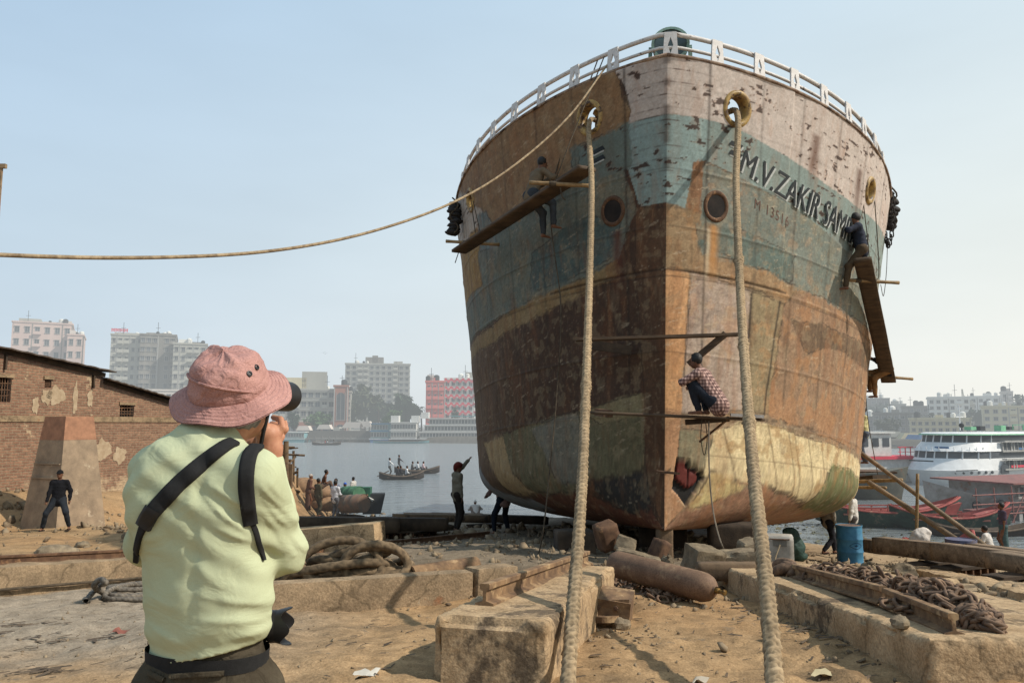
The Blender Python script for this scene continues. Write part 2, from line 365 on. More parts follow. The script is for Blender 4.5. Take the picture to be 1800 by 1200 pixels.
# ------------------------------------------------------------------ the ground and the river
WATER = -3.25
def wall_x(y): return -16.0+(y-24)*2.9/7
def shore(x): return 186-.46*np.clip(x, -300, 300)
def gz(x, y, rough=True):
    x = np.asarray(x, float); y = np.asarray(y, float); x, y = np.broadcast_arrays(x, y)
    z = np.interp(y, [-30, 4.5, 8.3, 13, 21, 30, 36, 42, 55, 110], [0, 0, -.35, -.76, -1.30, -2.2, -2.85, -3.4, -5, -6.5])
    z = z-.55*sstep(3, 8, x)*sstep(9, 18, y)-.6*sstep(8, 15, x)*sstep(20, 30, y)
    d = x-wall_x(y)
    z = z+1.15*(1-sstep(.2, 3.2, d))*sstep(17, 21, y)*(1-sstep(32, 36, y))
    z = z+2.6*np.exp(-((x+12.8)/2.0)**2-((y-36.5)/3.6)**2)*(x > -40)
    z = z+.22*np.exp(-((x+1.2)/2.6)**2-((y-14)/2.6)**2)
    z = z+1.6*(1-sstep(-11, -9, x))*sstep(30, 38, y)*(1-sstep(46, 58, y))
    fb = sstep(-4, 6, y-shore(x)); z = z*(1-fb)+(-1.55)*fb
    if rough:
        P = np.stack([x, y, 0*x], -1); a = sstep(-8, 3, y)*(1-sstep(60, 90, y))
        z = z+a*((fbm(P*.55, 3, 5)-.5)*.26+(fbm(P*2.3, 4, 8)-.5)*.075+(fbm(P*9, 3, 12)-.5)*.055)
        hp = sstep(.55, .8, fbm(P*.9+3, 3, 21))*sstep(.45, .7, fbm(P*5, 3, 22)); z = z+a*hp*.06
    return z
def G(x, y): return float(gz(x, y))
def on(px, py, Y0=2.5, Y1=60):
    """where the line of sight through that direction meets the ground"""
    Ys = np.linspace(Y0, Y1, 1500); p0 = at(px, py, 1.0); k = (px, py)
    A = at(px, py, 1.0)-Vector((0, 0, CZ)); X = A.x*Ys; Z = CZ+A.z*Ys; g = gz(X, Ys); i = int(np.argmax(Z < g))
    return Vector((X[i], Ys[i], g[i]))

def axis_vals(lo, hi, step, far, grow):
    v = list(np.arange(lo, hi, step)); s = step
    while v[-1] < far: s = min(s*grow, 60); v.append(v[-1]+s)
    return v
xr = axis_vals(0, 8.6, .062, 2600, 1.07); xs = np.array([-a for a in xr[:0:-1]]+xr)
ys = [-20, -12, -7, -3, 0, 1.5, 2.4]; y_ = 3.0
while y_ < 70: ys.append(y_); y_ += max(.045, .0105*y_)
while y_ < 5200: ys.append(y_); y_ += (2.0 if 120 < y_ < 260 else max(3, .05*y_))
ys = np.array(ys)
X, Y = np.meshgrid(xs, ys); Zg = gz(X, Y)
me = np_mesh('ground', np.stack([X.ravel(), Y.ravel(), Zg.ravel()], 1), grid_faces(len(ys), len(xs)))
P2 = np.stack([X.ravel(), Y.ravel(), 0*X.ravel()], 1)
# soil: tan dust, grey silt on the left, greyer soil round the slip, rubble-strewn pale strip on the right, wet dark shore
dust = np.array(lin((178, 147, 109))); silt = np.array(lin((164, 153, 136))); pale = np.array(lin((182, 163, 135))); dark = np.array(lin((88, 76, 62))); ochre = np.array(lin((180, 138, 94)))
xx, yy = X.ravel(), Y.ravel(); n1 = fbm(P2*.5, 4, 31); n2 = fbm(P2*1.7, 4, 33); n3 = fbm(P2*6, 3, 35)
w = sstep(.35, .7, n1)[:, None]; col = dust*(1-w*.4)+ochre*w*.4
m = (sstep(-.8, -3.2, xx)*sstep(6.2, 8.2, yy+.35*xx+2.2+n2*1.6)*(1-sstep(11, 14, yy))); col = col*(1-m[:, None]*.85)+silt*m[:, None]*.85
m = sstep(10.5, 12.5, yy+n2)*sstep(-6, -3, xx)*(1-sstep(4, 7, xx))*.9; g2 = np.array(lin((138, 126, 108))); col = col*(1-m[:, None])+g2*m[:, None]
m = sstep(3.6, 5, xx+n2)*sstep(6, 9, yy); col = col*(1-m[:, None]*.7)+pale*m[:, None]*.7
m = sstep(.58, .72, n2)*.35+sstep(.62, .75, n3)*.25; col = col*(1-m[:, None])+dark*m[:, None]
m = sstep(WATER+.55, WATER+.1, Zg.ravel()+n2*.3)*(yy < 120); col = col*(1-m[:, None]*.75)+np.array((.035, .032, .026))*m[:, None]*.75
m = sstep(100, 150, yy); col = col*(1-m[:, None])+np.array((.14, .13, .11))*m[:, None]
col *= (.62+.76*fbm(P2*14, 3, 40))[:, None]
set_col(me, np.clip(col*.96, 0, 1))
m_soil = mat('soil', (1, 1, 1), (.78, .76, .74), sc=11, rough=.95, bump=.9, bsc=34, attr='Col', haze=True, spec=.1, world=True, fine=55, c3=(.20, .155, .11), sc3=3.2, t3=.64)
o = link('ground', me, m_soil, smooth=True); tag(o, 'dusty tan and grey dirt of the slipway yard sloping to the river', 'ground', kind='structure')

# river
wx = np.concatenate([-np.geomspace(1500, 40, 20), np.linspace(-38, 38, 60), np.geomspace(40, 1500, 20)]); wy = np.concatenate([np.arange(22, 80, 1.0), np.geomspace(81, 420, 60)])
X, Y = np.meshgrid(wx, wy); me = np_mesh('river', np.stack([X.ravel(), Y.ravel(), np.full(X.size, WATER)], 1), grid_faces(len(wy), len(wx)))
m = bpy.data.materials.new('river_water'); m.use_nodes = True; t = m.node_tree; b = t.nodes['Principled BSDF']; L = t.links.new
geo = nd(t, 'ShaderNodeNewGeometry'); mp = nd(t, 'ShaderNodeMapping', ins={3: (.42, 1.25, 1)}); L(geo.outputs['Position'], mp.inputs[0])
na = nd(t, 'ShaderNodeTexNoise', ins={'Scale': .9, 'Detail': 5, 'Roughness': .62}); L(mp.outputs[0], na.inputs['Vector'])
nb = nd(t, 'ShaderNodeTexNoise', ins={'Scale': .035, 'Detail': 3}); L(geo.outputs['Position'], nb.inputs['Vector'])
bp = nd(t, 'ShaderNodeBump', ins={'Strength': .75, 'Distance': .36}); L(na.outputs['Fac'], bp.inputs['Height']); L(bp.outputs[0], b.inputs['Normal'])
rw = nd(t, 'ShaderNodeValToRGB'); rw.color_ramp.elements[0].color = (.12, .14, .148, 1); rw.color_ramp.elements[1].color = (.16, .175, .175, 1); L(nb.outputs['Fac'], rw.inputs[0]); L(rw.outputs[0], b.inputs['Base Color'])
b.inputs['Roughness'].default_value = .12; b.inputs['IOR'].default_value = 1.33
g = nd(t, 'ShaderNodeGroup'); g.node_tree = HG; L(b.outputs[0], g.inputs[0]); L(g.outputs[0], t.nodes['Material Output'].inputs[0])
o = link('river', me, m, smooth=True); tag(o, 'grey rippled river behind the yard', 'river', kind='structure')
# ------------------------------------------------------------------ the ship (local frame: x to the picture's right, y aft, z up; origin at the forefoot)
m_white_rail = mat('rail_paint', (.70, .67, .64), (.55, .52, .48), sc=6, c3=(.10, .055, .035), sc3=7, t3=.63, bump=.2, rough=.6)
m_wood = mat('old_plank', lin((104, 86, 68)), lin((72, 60, 49)), sc=3, stretch=(1, 1, 8), bump=.4, rough=.9, c3=(.06, .045, .035), sc3=4, t3=.62)  # tone darkened to hold the shade on the left plank's underside
m_bamboo = mat('bamboo', lin((160, 132, 92)), lin((120, 96, 64)), sc=8, rough=.6)
m_rope = mat('hemp_rope', lin((182, 158, 124)), lin((140, 120, 92)), sc=20, attr='Col', rough=.95, bump=.5, bsc=120)
m_thin_rope = mat('thin_rope', lin((175, 155, 125)), lin((120, 102, 80)), sc=12, rough=.95)
m_dark_rope = mat('dark_rope', lin((92, 80, 64)), lin((60, 52, 42)), sc=12, rough=.95)
m_black = mat('black_rubber', (.018, .017, .016), (.035, .03, .028), sc=10, rough=.8, bump=.5)
m_rust = mat('rusty_iron', lin((112, 84, 62)), lin((76, 54, 40)), sc=9, rough=.85, bump=.4, bsc=60, c3=lin((150, 112, 78)), sc3=5, t3=.6)
HV = dict(psi=10.1175, roll=1.4843, pitch=6.3, rake=1.4617, H0=8.1241, Bd=5.6977, Bl=4.896, Ld=9.4573, Ll=8.7665, pd=2.4312, pl=2.0961, q=1.2616, hb=1.25, nb=2.55, Y0=13.3699, rd=.8164, rl=.8215)
ship = thing('cargo_ship', 'rusty cargo ship hauled up on the slipway, bow on, with teal band and lettered name', 'ship')
ship_M = Matrix.Translation(at(1168, 932, HV['Y0'])) @ Matrix.Rotation(R(-HV['psi']), 4, 'Z') @ Matrix.Rotation(R(-HV['pitch']), 4, 'X') @ Matrix.Rotation(R(HV['roll']), 4, 'Y')
ship.location = ship_M.to_translation(); ship.rotation_euler = ship_M.to_euler()
def hullH(s):
    s2 = np.minimum(s, 7.0); return HV['H0']+.0103*s2-.012*s2*s2-.06*np.maximum(0, s-7)*np.exp(-np.maximum(0, s-7)/8)
def hull_b(sp, h):
    """half-breadth at distance sp behind the stem, height h"""
    sp = np.asarray(sp, float); h = np.asarray(h, float); e = h/HV['H0']
    for _ in range(2):
        s = sp-HV['rake']*np.clip(e, 0, 1)**1.5; e = h/hullH(s)
    e = np.clip(e, 0, 1); u = np.clip(sp/(HV['Ll']+(HV['Ld']-HV['Ll'])*e), 0, 1); pw = HV['pl']+(HV['pd']-HV['pl'])*e
    B = HV['Bl']+(HV['Bd']-HV['Bl'])*e**HV['q']; b = B*np.maximum(1-(1-u)**pw, 0)**(HV['rl']+(HV['rd']-HV['rl'])*e**2)
    x = np.clip(h/HV['hb'], 0, 1); return b*np.maximum(1-(1-x)**HV['nb'], 0)**(1/HV['nb']), s
def HP(side, sp, h):
    b, s = hull_b(sp, h); return np.stack([side*b, s, np.asarray(h, float)+0*b], -1)
def HN(side, sp, h):
    e = .02; a = HP(side, sp+e, h)-HP(side, max(sp-e, 1e-4), h); c = HP(side, sp, h+e)-HP(side, sp, h-e); n = Vector(np.cross(a, c)*side).normalized(); return n
def HS(side, sp, h, off=0.0):
    """a point on the hull's skin, off metres out, in the ship's frame"""
    return Vector(HP(side, sp, h))+HN(side, sp, h)*off
def HW(side, sp, h, off=0.0): return ship_M @ HS(side, sp, h, off)
def hmax(sp): return float(hullH(sp-HV['rake']))

def in_poly(x, y, poly):
    r = np.zeros(x.shape, bool); n = len(poly)
    for i in range(n):
        x0, y0 = poly[i]; x1, y1 = poly[(i+1) % n]
        if y0 == y1: continue
        c = ((y0 > y) != (y1 > y)) & (x < (x1-x0)*(y-y0)/(y1-y0)+x0); r ^= c
    return r
# plating grid
t = np.linspace(0, 1, 400); spv = np.concatenate([8.5*t**1.45, 8.5+np.geomspace(.1, 24, 24)])
phi = np.linspace(0, np.pi/2, 50); hlow = HV['hb']*(1-np.cos(phi)**(2/3)); NR = 320
holes = [(-1, .76, 7.46, .235), (1, .65, 7.44, .235), (-1, 4.25, 7.36, .20), (1, 3.98, 7.23, .20)]
def hull_side(side):
    nc = len(spv); rows = []
    Hc = hullH(spv-HV['rake'])
    for h in hlow[:-1]: rows.append(np.full(nc, h))
    for f in np.linspace(0, 1, NR): rows.append(HV['hb']+f*(Hc-HV['hb']))
    Hh = np.array(rows); SP = np.tile(spv, (len(rows), 1)); P = HP(side, SP, Hh).reshape(-1, 3); sp = (side*SP).ravel(); h = Hh.ravel()
    return P, sp, h, len(rows), nc
ZONES = [  # name, colour (sRGB, with shade put into the left-hand zones), polygon in (signed distance behind the stem, height)
 ('browntop', (138, 108, 76), [(-.38, 9), (-.37, 7.6), (-.25, 7.08), (-.62, 7.05), (-1.07, 7.04), (-1.07, 6.65), (-1.57, 6.38), (-2.27, 6.22), (-2.91, 6.22), (-3.66, 6.35), (-4.3, 6.5), (-9, 6.5), (-9, 9)]),
 ('tan', (150, 124, 92), [(-.01, 5.51), (.29, 5.56), (.3, 4.85), (.85, 4.82), (1.85, 4.68), (1.9, 4.2), (.98, 4.34), (.2, 4.48), (-.01, 4.51)]),
 ('grey', (118, 124, 114), [(.31, 6.43), (.98, 6.2), (1.73, 6.05), (3.05, 5.8), (9, 5.9), (9, 4.6), (3.25, 4.56), (1.85, 4.65), (.85, 4.78), (.3, 4.82), (.29, 5.56)]),
 ('tealpatch', (92, 106, 98), [(.24, 5.35), (.76, 5.37), (1.77, 5.21), (1.65, 4.7), (.79, 4.78), (.28, 4.98)]),
 ('white', (184, 172, 162), [(-.0, 9), (9, 9), (9, 6.95), (6.09, 6.9), (4.99, 6.75), (3.3, 6.7), (2.31, 6.76), (1.65, 6.88), (1.07, 7.0), (.62, 7.11), (.33, 7.12), (-.3, 7.1), (-.27, 7.3), (-.33, 7.79), (-.42, 8.05), (-.2, 9)]),
 ('nameband', (124, 138, 132), [(.33, 7.12), (.62, 7.11), (1.07, 7.0), (1.65, 6.88), (2.31, 6.76), (3.3, 6.7), (6.09, 6.9), (9, 6.95), (9, 5.85), (6.2, 5.85), (3.05, 5.75), (1.73, 6.05), (.98, 6.2), (.31, 6.43)]),
 ('greyside', (106, 112, 102), [(-.68, 6.3), (-.35, 6.35), (-.23, 5.62), (-.42, 4.79), (-.91, 4.58), (-2.67, 4.38), (-9, 4.35), (-9, 6.6), (-4.3, 6.5), (-3.66, 6.35), (-2.91, 6.22), (-2.27, 6.22), (-1.57, 6.38), (-1.07, 6.65), (-1.07, 7.04), (-.62, 7.05)]),
 ('tealside', (78, 94, 92), [(-.79, 5.68), (-.38, 5.48), (-.44, 4.85), (-1.21, 4.62), (-2.14, 4.6), (-2.05, 5.37), (-1.17, 5.62)]),
 ('tealstem', (134, 152, 148), [(-.35, 7.1), (-.0, 7.1), (.33, 7.12), (.31, 6.43), (.2, 6.37), (.13, 5.56), (-.02, 5.61), (-.2, 5.62), (-.3, 6.3)]),
 ('tealdull', (104, 114, 106), [(-.3, 7.1), (-.26, 6.3), (-.35, 6.3), (-.68, 6.3), (-.95, 6.6), (-.95, 7.0)]),
 ('brownpatch', (134, 98, 68), [(.2, 6.37), (.31, 6.43), (.29, 5.52), (.15, 5.56)]),
 ('yellow', (150, 120, 68), [(-5.84, 6.9), (-3.66, 6.5), (-4.14, 6.04), (-3.93, 5.31), (-9, 5.6), (-9, 6.9)]),
 ('paleside', (176, 166, 154), [(-9, 8.2), (-5.3, 7.99), (-4.5, 7.6), (-3.8, 7.0), (-3.5, 6.7), (-4.2, 6.63), (-9, 6.8)]),
 ('letterpatch', (112, 124, 122), [(-3.98, 6.88), (-3.4, 6.77), (-3.05, 5.87), (-3.93, 6.09)]),
 ('strip', (138, 116, 80), [(-.44, 4.79), (-.44, 4.48), (-1.01, 4.29), (-2.01, 4.09), (-3.51, 3.94), (-9, 3.95), (-9, 4.3), (-3.45, 4.3), (-2.31, 4.45), (-.91, 4.6)]),
 ('orangestem', (204, 156, 110), [(.0, 4.51), (.18, 4.44), (.13, 2.07), (.0, 2.04)]),
 ('taupe', (168, 150, 134), [(.2, 4.46), (.98, 4.32), (.94, 2.17), (.13, 2.02)]),
 ('olivepanel', (140, 124, 94), [(.98, 4.32), (1.57, 4.25), (1.38, 2.17), (.94, 2.17)]),
 ('rust', (142, 115, 90), [(1.57, 4.25), (1.85, 4.65), (3.25, 4.56), (9, 4.6), (9, 1.7), (6.28, 1.75), (2.77, 1.95), (1.38, 2.17)]),
 ('darkband', (104, 84, 64), [(1.7, 4.0), (2.67, 4.1), (9, 4.35), (9, 3.7), (2.96, 3.74), (2.2, 3.45)]),
 ('cream', (206, 188, 146), [(.47, 1.73), (1.28, 2.05), (2.4, 1.85), (9, 1.5), (9, .6), (5.11, .41), (3.1, .5), (1.21, .89), (.35, .91)]),
 ('greypatch', (124, 118, 94), [(.09, 1.76), (.52, 1.73), (.35, .91), (.29, .97), (.09, 1.26)]),
 ('creamlow', (182, 164, 116), [(.47, 1.03), (1.01, .78), (.33, .33), (.22, .37)]),
 ('green', (104, 108, 70), [(3.3, 1.45), (5.66, 1.29), (5.78, .5), (4.59, .24), (2.52, .33), (2.9, .79)]),
 ('red_lit', (146, 112, 90), [(0, -.1), (.0, .05), (.2, .33), (.33, .36), (1.21, .83), (2.81, .5), (9, .2), (9, -.1)]),
 ('stemfoot', (172, 132, 98), [(.0, 2.04), (.13, 2.07), (.09, 1.28), (.07, .7), (.18, .37), (.0, 0)]),
 ('stemside', (88, 64, 46), [(0, 5.51), (-.23, 5.62), (-.24, 4.5), (-.16, 2.27), (-.14, .58), (0, 0)]),
 ('oliveside', (106, 100, 74), [(-3.51, 1.8), (-1.17, 2.13), (-.18, 2.35), (-.15, .97), (-.88, .85), (-1.35, .62), (-2.49, .5), (-3.1, .94)]),
 ('oliveslate', (116, 112, 98), [(-2.2, 1.9), (-1.12, 2.13), (-1.05, .75), (-1.6, .8)]),
 ('olivelight', (134, 122, 90), [(-1.11, 2.13), (-.18, 2.35), (-.16, 1.9), (-.76, 1.88)]),
 ('creamside', (168, 142, 102), [(-4.8, 1.75), (-3.4, 1.78), (-2.95, .94), (-2.5, .5), (-3.7, .55)]),
 ('blackside', (52, 48, 44), [(-.94, .76), (-.15, 1.03), (-.13, .39), (-.38, .23), (-.85, .45)]),
 ('red_shaded', (98, 60, 44), [(0, -.1), (0, .0), (-.15, .36), (-.38, .23), (-.9, .45), (-1.35, .62), (-2.49, .52), (-3.3, .3), (-6, .12), (-9, .1), (-9, -.1)]),
 ('belly', (150, 156, 158), [(-9, 1.4), (-5.6, 1.2), (-4.6, .62), (-3.0, .42), (-2.9, .26), (-6, .12), (-9, .1)]),
]
def paint(P, sp, h, shp):
    spc = np.clip(sp, -6.3, 6.3); wv = np.abs(spc)/(np.abs(spc)+.8)
    W1 = fbm(P*1.6, 4, 51)-.5; W2 = fbm(P*1.6+40, 4, 52)-.5; f1 = fbm(P*9, 3, 53)-.5
    X = spc+wv*(W1*.42+f1*.13); Yh = h+W2*.16+f1*.07
    base = np.where(sp[:, None] < 0, np.array(lin((70, 51, 38))), np.array(lin((134, 114, 90))))  # left base darker: the shade of that side is put into the colour
    col = base.copy(); zid = np.full(len(sp), -1)
    cs_ = []
    for kk_ in range(3):
     colk = base.copy(); nk_ = fbm(P*7+20*kk_, 3, 120+kk_)-.5; nj_ = fbm(P*7+20*kk_+9, 3, 130+kk_)-.5
     for nm, c, poly in ZONES:
        sh_ = .25 if nm in ('nameband', 'white', 'tealstem') else 1.0
        colk[in_poly(spc+wv*(W1*.05 if sh_ < 1 else W1*.34+f1*.10)+wv*nk_*.26*sh_, h+(W2*.03 if sh_ < 1 else W2*.16)+nj_*.22*sh_, poly)] = lin(c)
     cs_.append(colk)
    for i, (nm, c, poly) in enumerate(ZONES):
        sharp = nm in ('nameband', 'white', 'tealstem', 'orangestem', 'taupe', 'olivepanel', 'stemfoot', 'stemside')
        m = in_poly(spc+wv*W1*.05 if sharp else X, h+W2*.03 if sharp else Yh, poly); col[m] = lin(c); zid[m] = i
    col = (cs_[0]+cs_[1]+cs_[2])/3
    ids = {z[0]: i for i, z in enumerate(ZONES)}; is_w = (zid == ids['white']) | (zid == ids['paleside'])
    painted = is_w | np.isin(zid, [ids[k] for k in ('nameband', 'tealstem', 'tealdull')])
    L1 = fbm(P*.8, 4, 61); L2 = fbm(P*3.1, 5, 62); L3 = fbm(P*12, 4, 63); L4 = fbm(P*34, 2, 64)
    amp = np.where(painted, .18, .30); col = col*(1+amp*(L2-.5)*1.1+amp*(L3-.5)*1.0+(L4-.5)*.30)[:, None]
    un = ~painted
    # vertical runs of rust and grime
    run = fbm(np.stack([P[:, 0]*5, P[:, 1]*5, h*.35], 1), 4, 65); run2 = fbm(np.stack([P[:, 0]*16, P[:, 1]*16, h*.8], 1), 3, 66)
    rusty = np.array(lin((122, 76, 44))); grime = np.array(lin((60, 48, 38)))
    def mixin(k, c):
        nonlocal col; k = np.clip(k, 0, 1)[:, None]; col = col*(1-k)+np.asarray(c)*k
    mixin(sstep(.52, .72, run)*np.where(painted, .14, np.where(np.isin(zid, [ids['grey'], ids['tealpatch']]), .14, .30)), rusty); mixin(sstep(.56, .74, run2)*np.where(painted, .10, .2), grime)
    st1 = fbm(np.stack([P[:, 0]*9, P[:, 1]*9, h*.18], 1), 4, 111); mixin(sstep(.54, .7, st1)*np.where(painted, .22, np.where(np.isin(zid, [ids['grey'], ids['tealpatch'], ids['greyside'], ids['tealside'], ids['cream'], ids['orangestem']]), .10, .24))*(.4+.6*sstep(.4, .6, L1)), lin((150, 102, 66))); mixin(sstep(.60, .74, fbm(np.stack([P[:, 0]*13+5, P[:, 1]*13, h*.25], 1), 4, 112))*un*.10, lin((186, 166, 134)))
    # blotches where old coats show through
    mixin(sstep(.56, .66, L2)*un*.18, lin((104, 74, 52))); mixin(sstep(.6, .64, fbm(P*4.3+9, 4, 67))*un*(sp > 0)*.22, lin((186, 134, 84)))
    mixin(sstep(.60, .63, fbm(P*6.1+3, 4, 68))*un*.20, lin((168, 150, 118))); mixin(sstep(.585, .62, fbm(P*7.3+13, 4, 69))*un*.16, lin((60, 48, 38)))
    gy = np.isin(zid, [ids['grey'], ids['greyside']]); mixin(sstep(.52, .6, fbm(P*2.2+5, 4, 70))*gy*.45, lin((104, 114, 106))); mixin(sstep(.55, .62, fbm(P*2.7+25, 4, 71))*gy*.28, lin((128, 116, 90)))
    rz = (zid == ids['rust']); mixin(sstep(.5, .6, fbm(P*np.array([2.2, 2.2, 1.3])+55, 5, 72))*rz*sstep(3.9, 3.3, h)*.45, lin((164, 118, 78)))
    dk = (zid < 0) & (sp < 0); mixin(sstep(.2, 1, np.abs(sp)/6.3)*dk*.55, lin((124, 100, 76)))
    # chipped paint, denser near the rail and along seams
    Hm = hullH(np.abs(sp)-HV['rake']); top = np.exp(-np.maximum(Hm-h, 0)/.35)
    clu = fbm(P*np.array([.9, .9, 1.6])+31, 3, 105); chip = fbm(P*np.array([6, 6, 17]), 5, 73)+top*.05+.42*(clu-.54)
    k = sstep(.675, .69, chip)*painted; mixin(k*.92, lin((58, 38, 27))); mixin(sstep(.64, .69, chip)*painted*.4*(1-k), lin((150, 104, 66)))
    mixin(np.exp(-(h-7.09)**2/.0008)*is_w*.2, grime)
    # seams: strakes and butts of the plating
    def line(v, at_, w): return np.exp(-((v-at_)/w)**2)
    near = np.maximum(np.abs(sp), .05)
    slope = 1.0
    mixin(line(h, 4.47, .022)*(np.abs(sp) < 1.6)*.8, lin((40, 30, 24)))
    for hh, a, k in ((1.75, 1.4, .0), (3.05, 9, .35), (4.36, 9, .55), (5.22, 9, .4), (6.2, 9, .3), (2.0, 9, .35), (7.62, 9, .15)):
        mixin(line(h+.02*W1, hh, .014)*(np.abs(sp) < a)*k, lin((48, 38, 30)))
    for s_, k in ((.33, .7), (1.0, .4), (1.7, .45), (2.6, .4), (3.6, .4), (4.9, .35)):
        mixin(line(np.abs(sp), s_, .012+.008*s_)*sstep(2.2, 2.6, h)*k*(.4+L3), lin((46, 36, 28)))
    for hh in np.arange(5.72, 8, .215):
        r_ = sstep(.45, .6, fbm(P*7+hh, 3, 74)); mixin(line(h, hh, .009)*(np.abs(sp) < .36)*(.25+.6*r_), lin((70, 48, 36)))
    mixin(line(sp, 0, .02)*sstep(.54, .66, fbm(np.stack([h*6, h*0, h*0], 1), 3, 75))*(h > 5.5)*.55, lin((60, 42, 32)))
    for a_, b_ in ((.98, 4.3), (1.5, 4.2)):
        mixin(line(sp, a_-(4.32-h)*(.02 if a_ < 1 else .09), .018)*(h < 4.3)*(h > 2.15)*.85, lin((36, 28, 24)))
    mixin(line(h, 2.1-.02*sp, .03)*(sp > .4)*(sp < 3)*.6*sstep(.4, .6, L3), lin((44, 36, 28)))
    cr_ = np.isin(zid, [ids['cream'], ids['creamlow']])
    for s_ in (.75, 1.15, 1.55, 2.0, 2.15, 2.55, 3.0): mixin(line(sp-.25*(1.3-h), s_, .018)*cr_*.65, lin((88, 70, 48)))
    mixin(sstep(.56, .64, fbm(P*3.3+80, 4, 76))*cr_*.55, lin((150, 118, 76))); mixin(line(h, 1.32, .015)*cr_*.5, lin((96, 78, 54)))
    # scratches and chalk marks
    sc_ = fbm(np.stack([P[:, 0]*3+P[:, 2]*2.2, P[:, 1]*3, P[:, 2]*26-P[:, 0]*9], 1), 3, 77); mixin(sstep(.74, .78, sc_)*un*.35, lin((196, 178, 150)))
    # fine scale, scuffs and brushed grime; weld edges round every doubled plate
    L5 = fbm(P*np.array([52, 52, 46]), 3, 101); L6 = fbm(P*np.array([20, 20, 50]), 3, 102); col = col*(1+un*((L5-.5)*.42+(L6-.5)*.34)+painted*((L5-.5)*.18+(L6-.5)*.15))[:, None]
    mixin(sstep(.64, .72, fbm(P*np.array([14, 14, 40])+7, 3, 103))*un*.22, lin((58, 46, 36))); mixin(sstep(.66, .72, fbm(P*np.array([30, 30, 12])+17, 3, 104))*un*.15, lin((176, 148, 112)))
    zg = zid.reshape(shp); bd = np.zeros(shp, bool); bd[:, 1:] |= zg[:, 1:] != zg[:, :-1]; bd[1:] |= zg[1:] != zg[:-1]; bd = bd.ravel(); mixin(bd*un*sstep(.38, .56, L2)*.65, lin((52, 40, 32)))
    # rust weeping from the openings
    for sd_, s_, h_, c_, kk, wd in ((1, .42, 5.4, (178, 128, 74), .85, .05), (-1, .44, 5.35, (96, 50, 34), .8, .06), (1, .36, 5.3, (206, 190, 160), .5, .02), (1, .65, 7.15, (168, 128, 88), .4, .04), (1, 2.0, 7.6, (90, 56, 36), .7, .10), (1, 3.4, 7.5, (84, 52, 34), .7, .12)):
        mixin(line(sp*sd_, s_+.04*W1, wd)*sstep(h_, h_-.1, h)*sstep(h_-1.3, h_-.5, h)*kk*(.5+run), lin(c_))
    hole = in_poly(spc, h, [(.085, 1.24), (.40, .96), (.22, .42), (.05, .70)])
    inner = in_poly(spc, h, [(.10, 1.20), (.20, 1.10), (.20, .72), (.085, .86)]) | in_poly(spc, h, [(.22, 1.06), (.33, .97), (.30, .80), (.21, .72)])
    col[hole] = (.012, .011, .010); col[inner] = np.array(lin((112, 46, 38)))*.6
    return np.clip(col, .004, .8), hole & ~inner, hole
AO = []
Vs, Qs, Cs, n0 = [], [], [], 0
for side in (1, -1):
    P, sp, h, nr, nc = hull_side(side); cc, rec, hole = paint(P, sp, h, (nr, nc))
    # plating: dents between frames, raised seams
    N = np.cross((np.roll(P.reshape(nr, nc, 3), -1, 1)-np.roll(P.reshape(nr, nc, 3), 1, 1)).reshape(-1, 3), (np.roll(P.reshape(nr, nc, 3), -1, 0)-np.roll(P.reshape(nr, nc, 3), 1, 0)).reshape(-1, 3))*side
    N /= np.linalg.norm(N, axis=1, keepdims=True)+1e-9; G2 = sstep(.02, .25, np.abs(sp))*sstep(.05, .3, h)*(h < hullH(np.abs(sp)-HV['rake'])-.02)*(np.abs(sp) < 8)
    calm = 1-.85*(sp > .25)*sstep(5.6, 5.9, h)*sstep(7.2, 6.9, h); d = calm*.05*(fbm(P*1.1, 3, 81)-.5)+calm*.018*(fbm(P*3, 3, 82)-.5)+.006*(fbm(P*14, 2, 83)-.5)
    for hh in (1.98, 3.05, 4.42, 5.22, 6.2): d += .010*np.exp(-((h-hh)/.02)**2)
    d += .018*sstep(4.46, 4.5, h)*(np.abs(sp) < 1.5)-.04*hole
    P = P+N*(d*np.where(hole, 1, G2))[:, None]
    if True: P[rec] -= N[rec]*.05
    Q = grid_faces(nr, nc)
    if side > 0: Q = Q
    else: Q = Q[:, ::-1]
    cen = P[Q].mean(1); keep = np.ones(len(Q), bool)
    for s_, a, hh, r in holes:
        if s_ == side: keep &= np.linalg.norm(cen-HP(side, a, hh), axis=1) > r
    Vs.append(P); Qs.append(Q[keep]+n0); Cs.append(cc); n0 += len(P)
me = np_mesh('hull', np.vstack(Vs), np.vstack(Qs)); set_col(me, np.vstack(Cs)*np.where(np.vstack(Vs)[:, :1] > 0, 1.32, 1.05))  # sunlight painted in: right side's colour raised above the left's
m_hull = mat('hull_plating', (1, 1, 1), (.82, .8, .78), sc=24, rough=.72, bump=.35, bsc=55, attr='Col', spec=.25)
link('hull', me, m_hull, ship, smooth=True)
# deck inside the bulwark and the transom far aft
sl = np.concatenate([np.linspace(.05, 8, 40), np.geomspace(8.5, 32, 12)]); V = []; F = []
for i, s_ in enumerate(sl):
    hh = hmax(s_)-1.02; b_ = float(hull_b(s_, hh)[0])-.03; y_ = float(hull_b(s_, hh)[1]); V += [(-b_, y_, hh), (b_, y_, hh)]
    if i: F.append((2*i-2, 2*i-1, 2*i+1, 2*i))
MB().add(V, F).build('deck', m_rust, ship)
b_ = HP(1, np.full(20, 32.4), np.linspace(0, hmax(32.4), 20)); V = [tuple(p) for p in b_]+[(-p[0], p[1], p[2]) for p in b_[::-1]]
MB().add(V, [tuple(range(len(V)))]).build('transom', m_rust, ship)
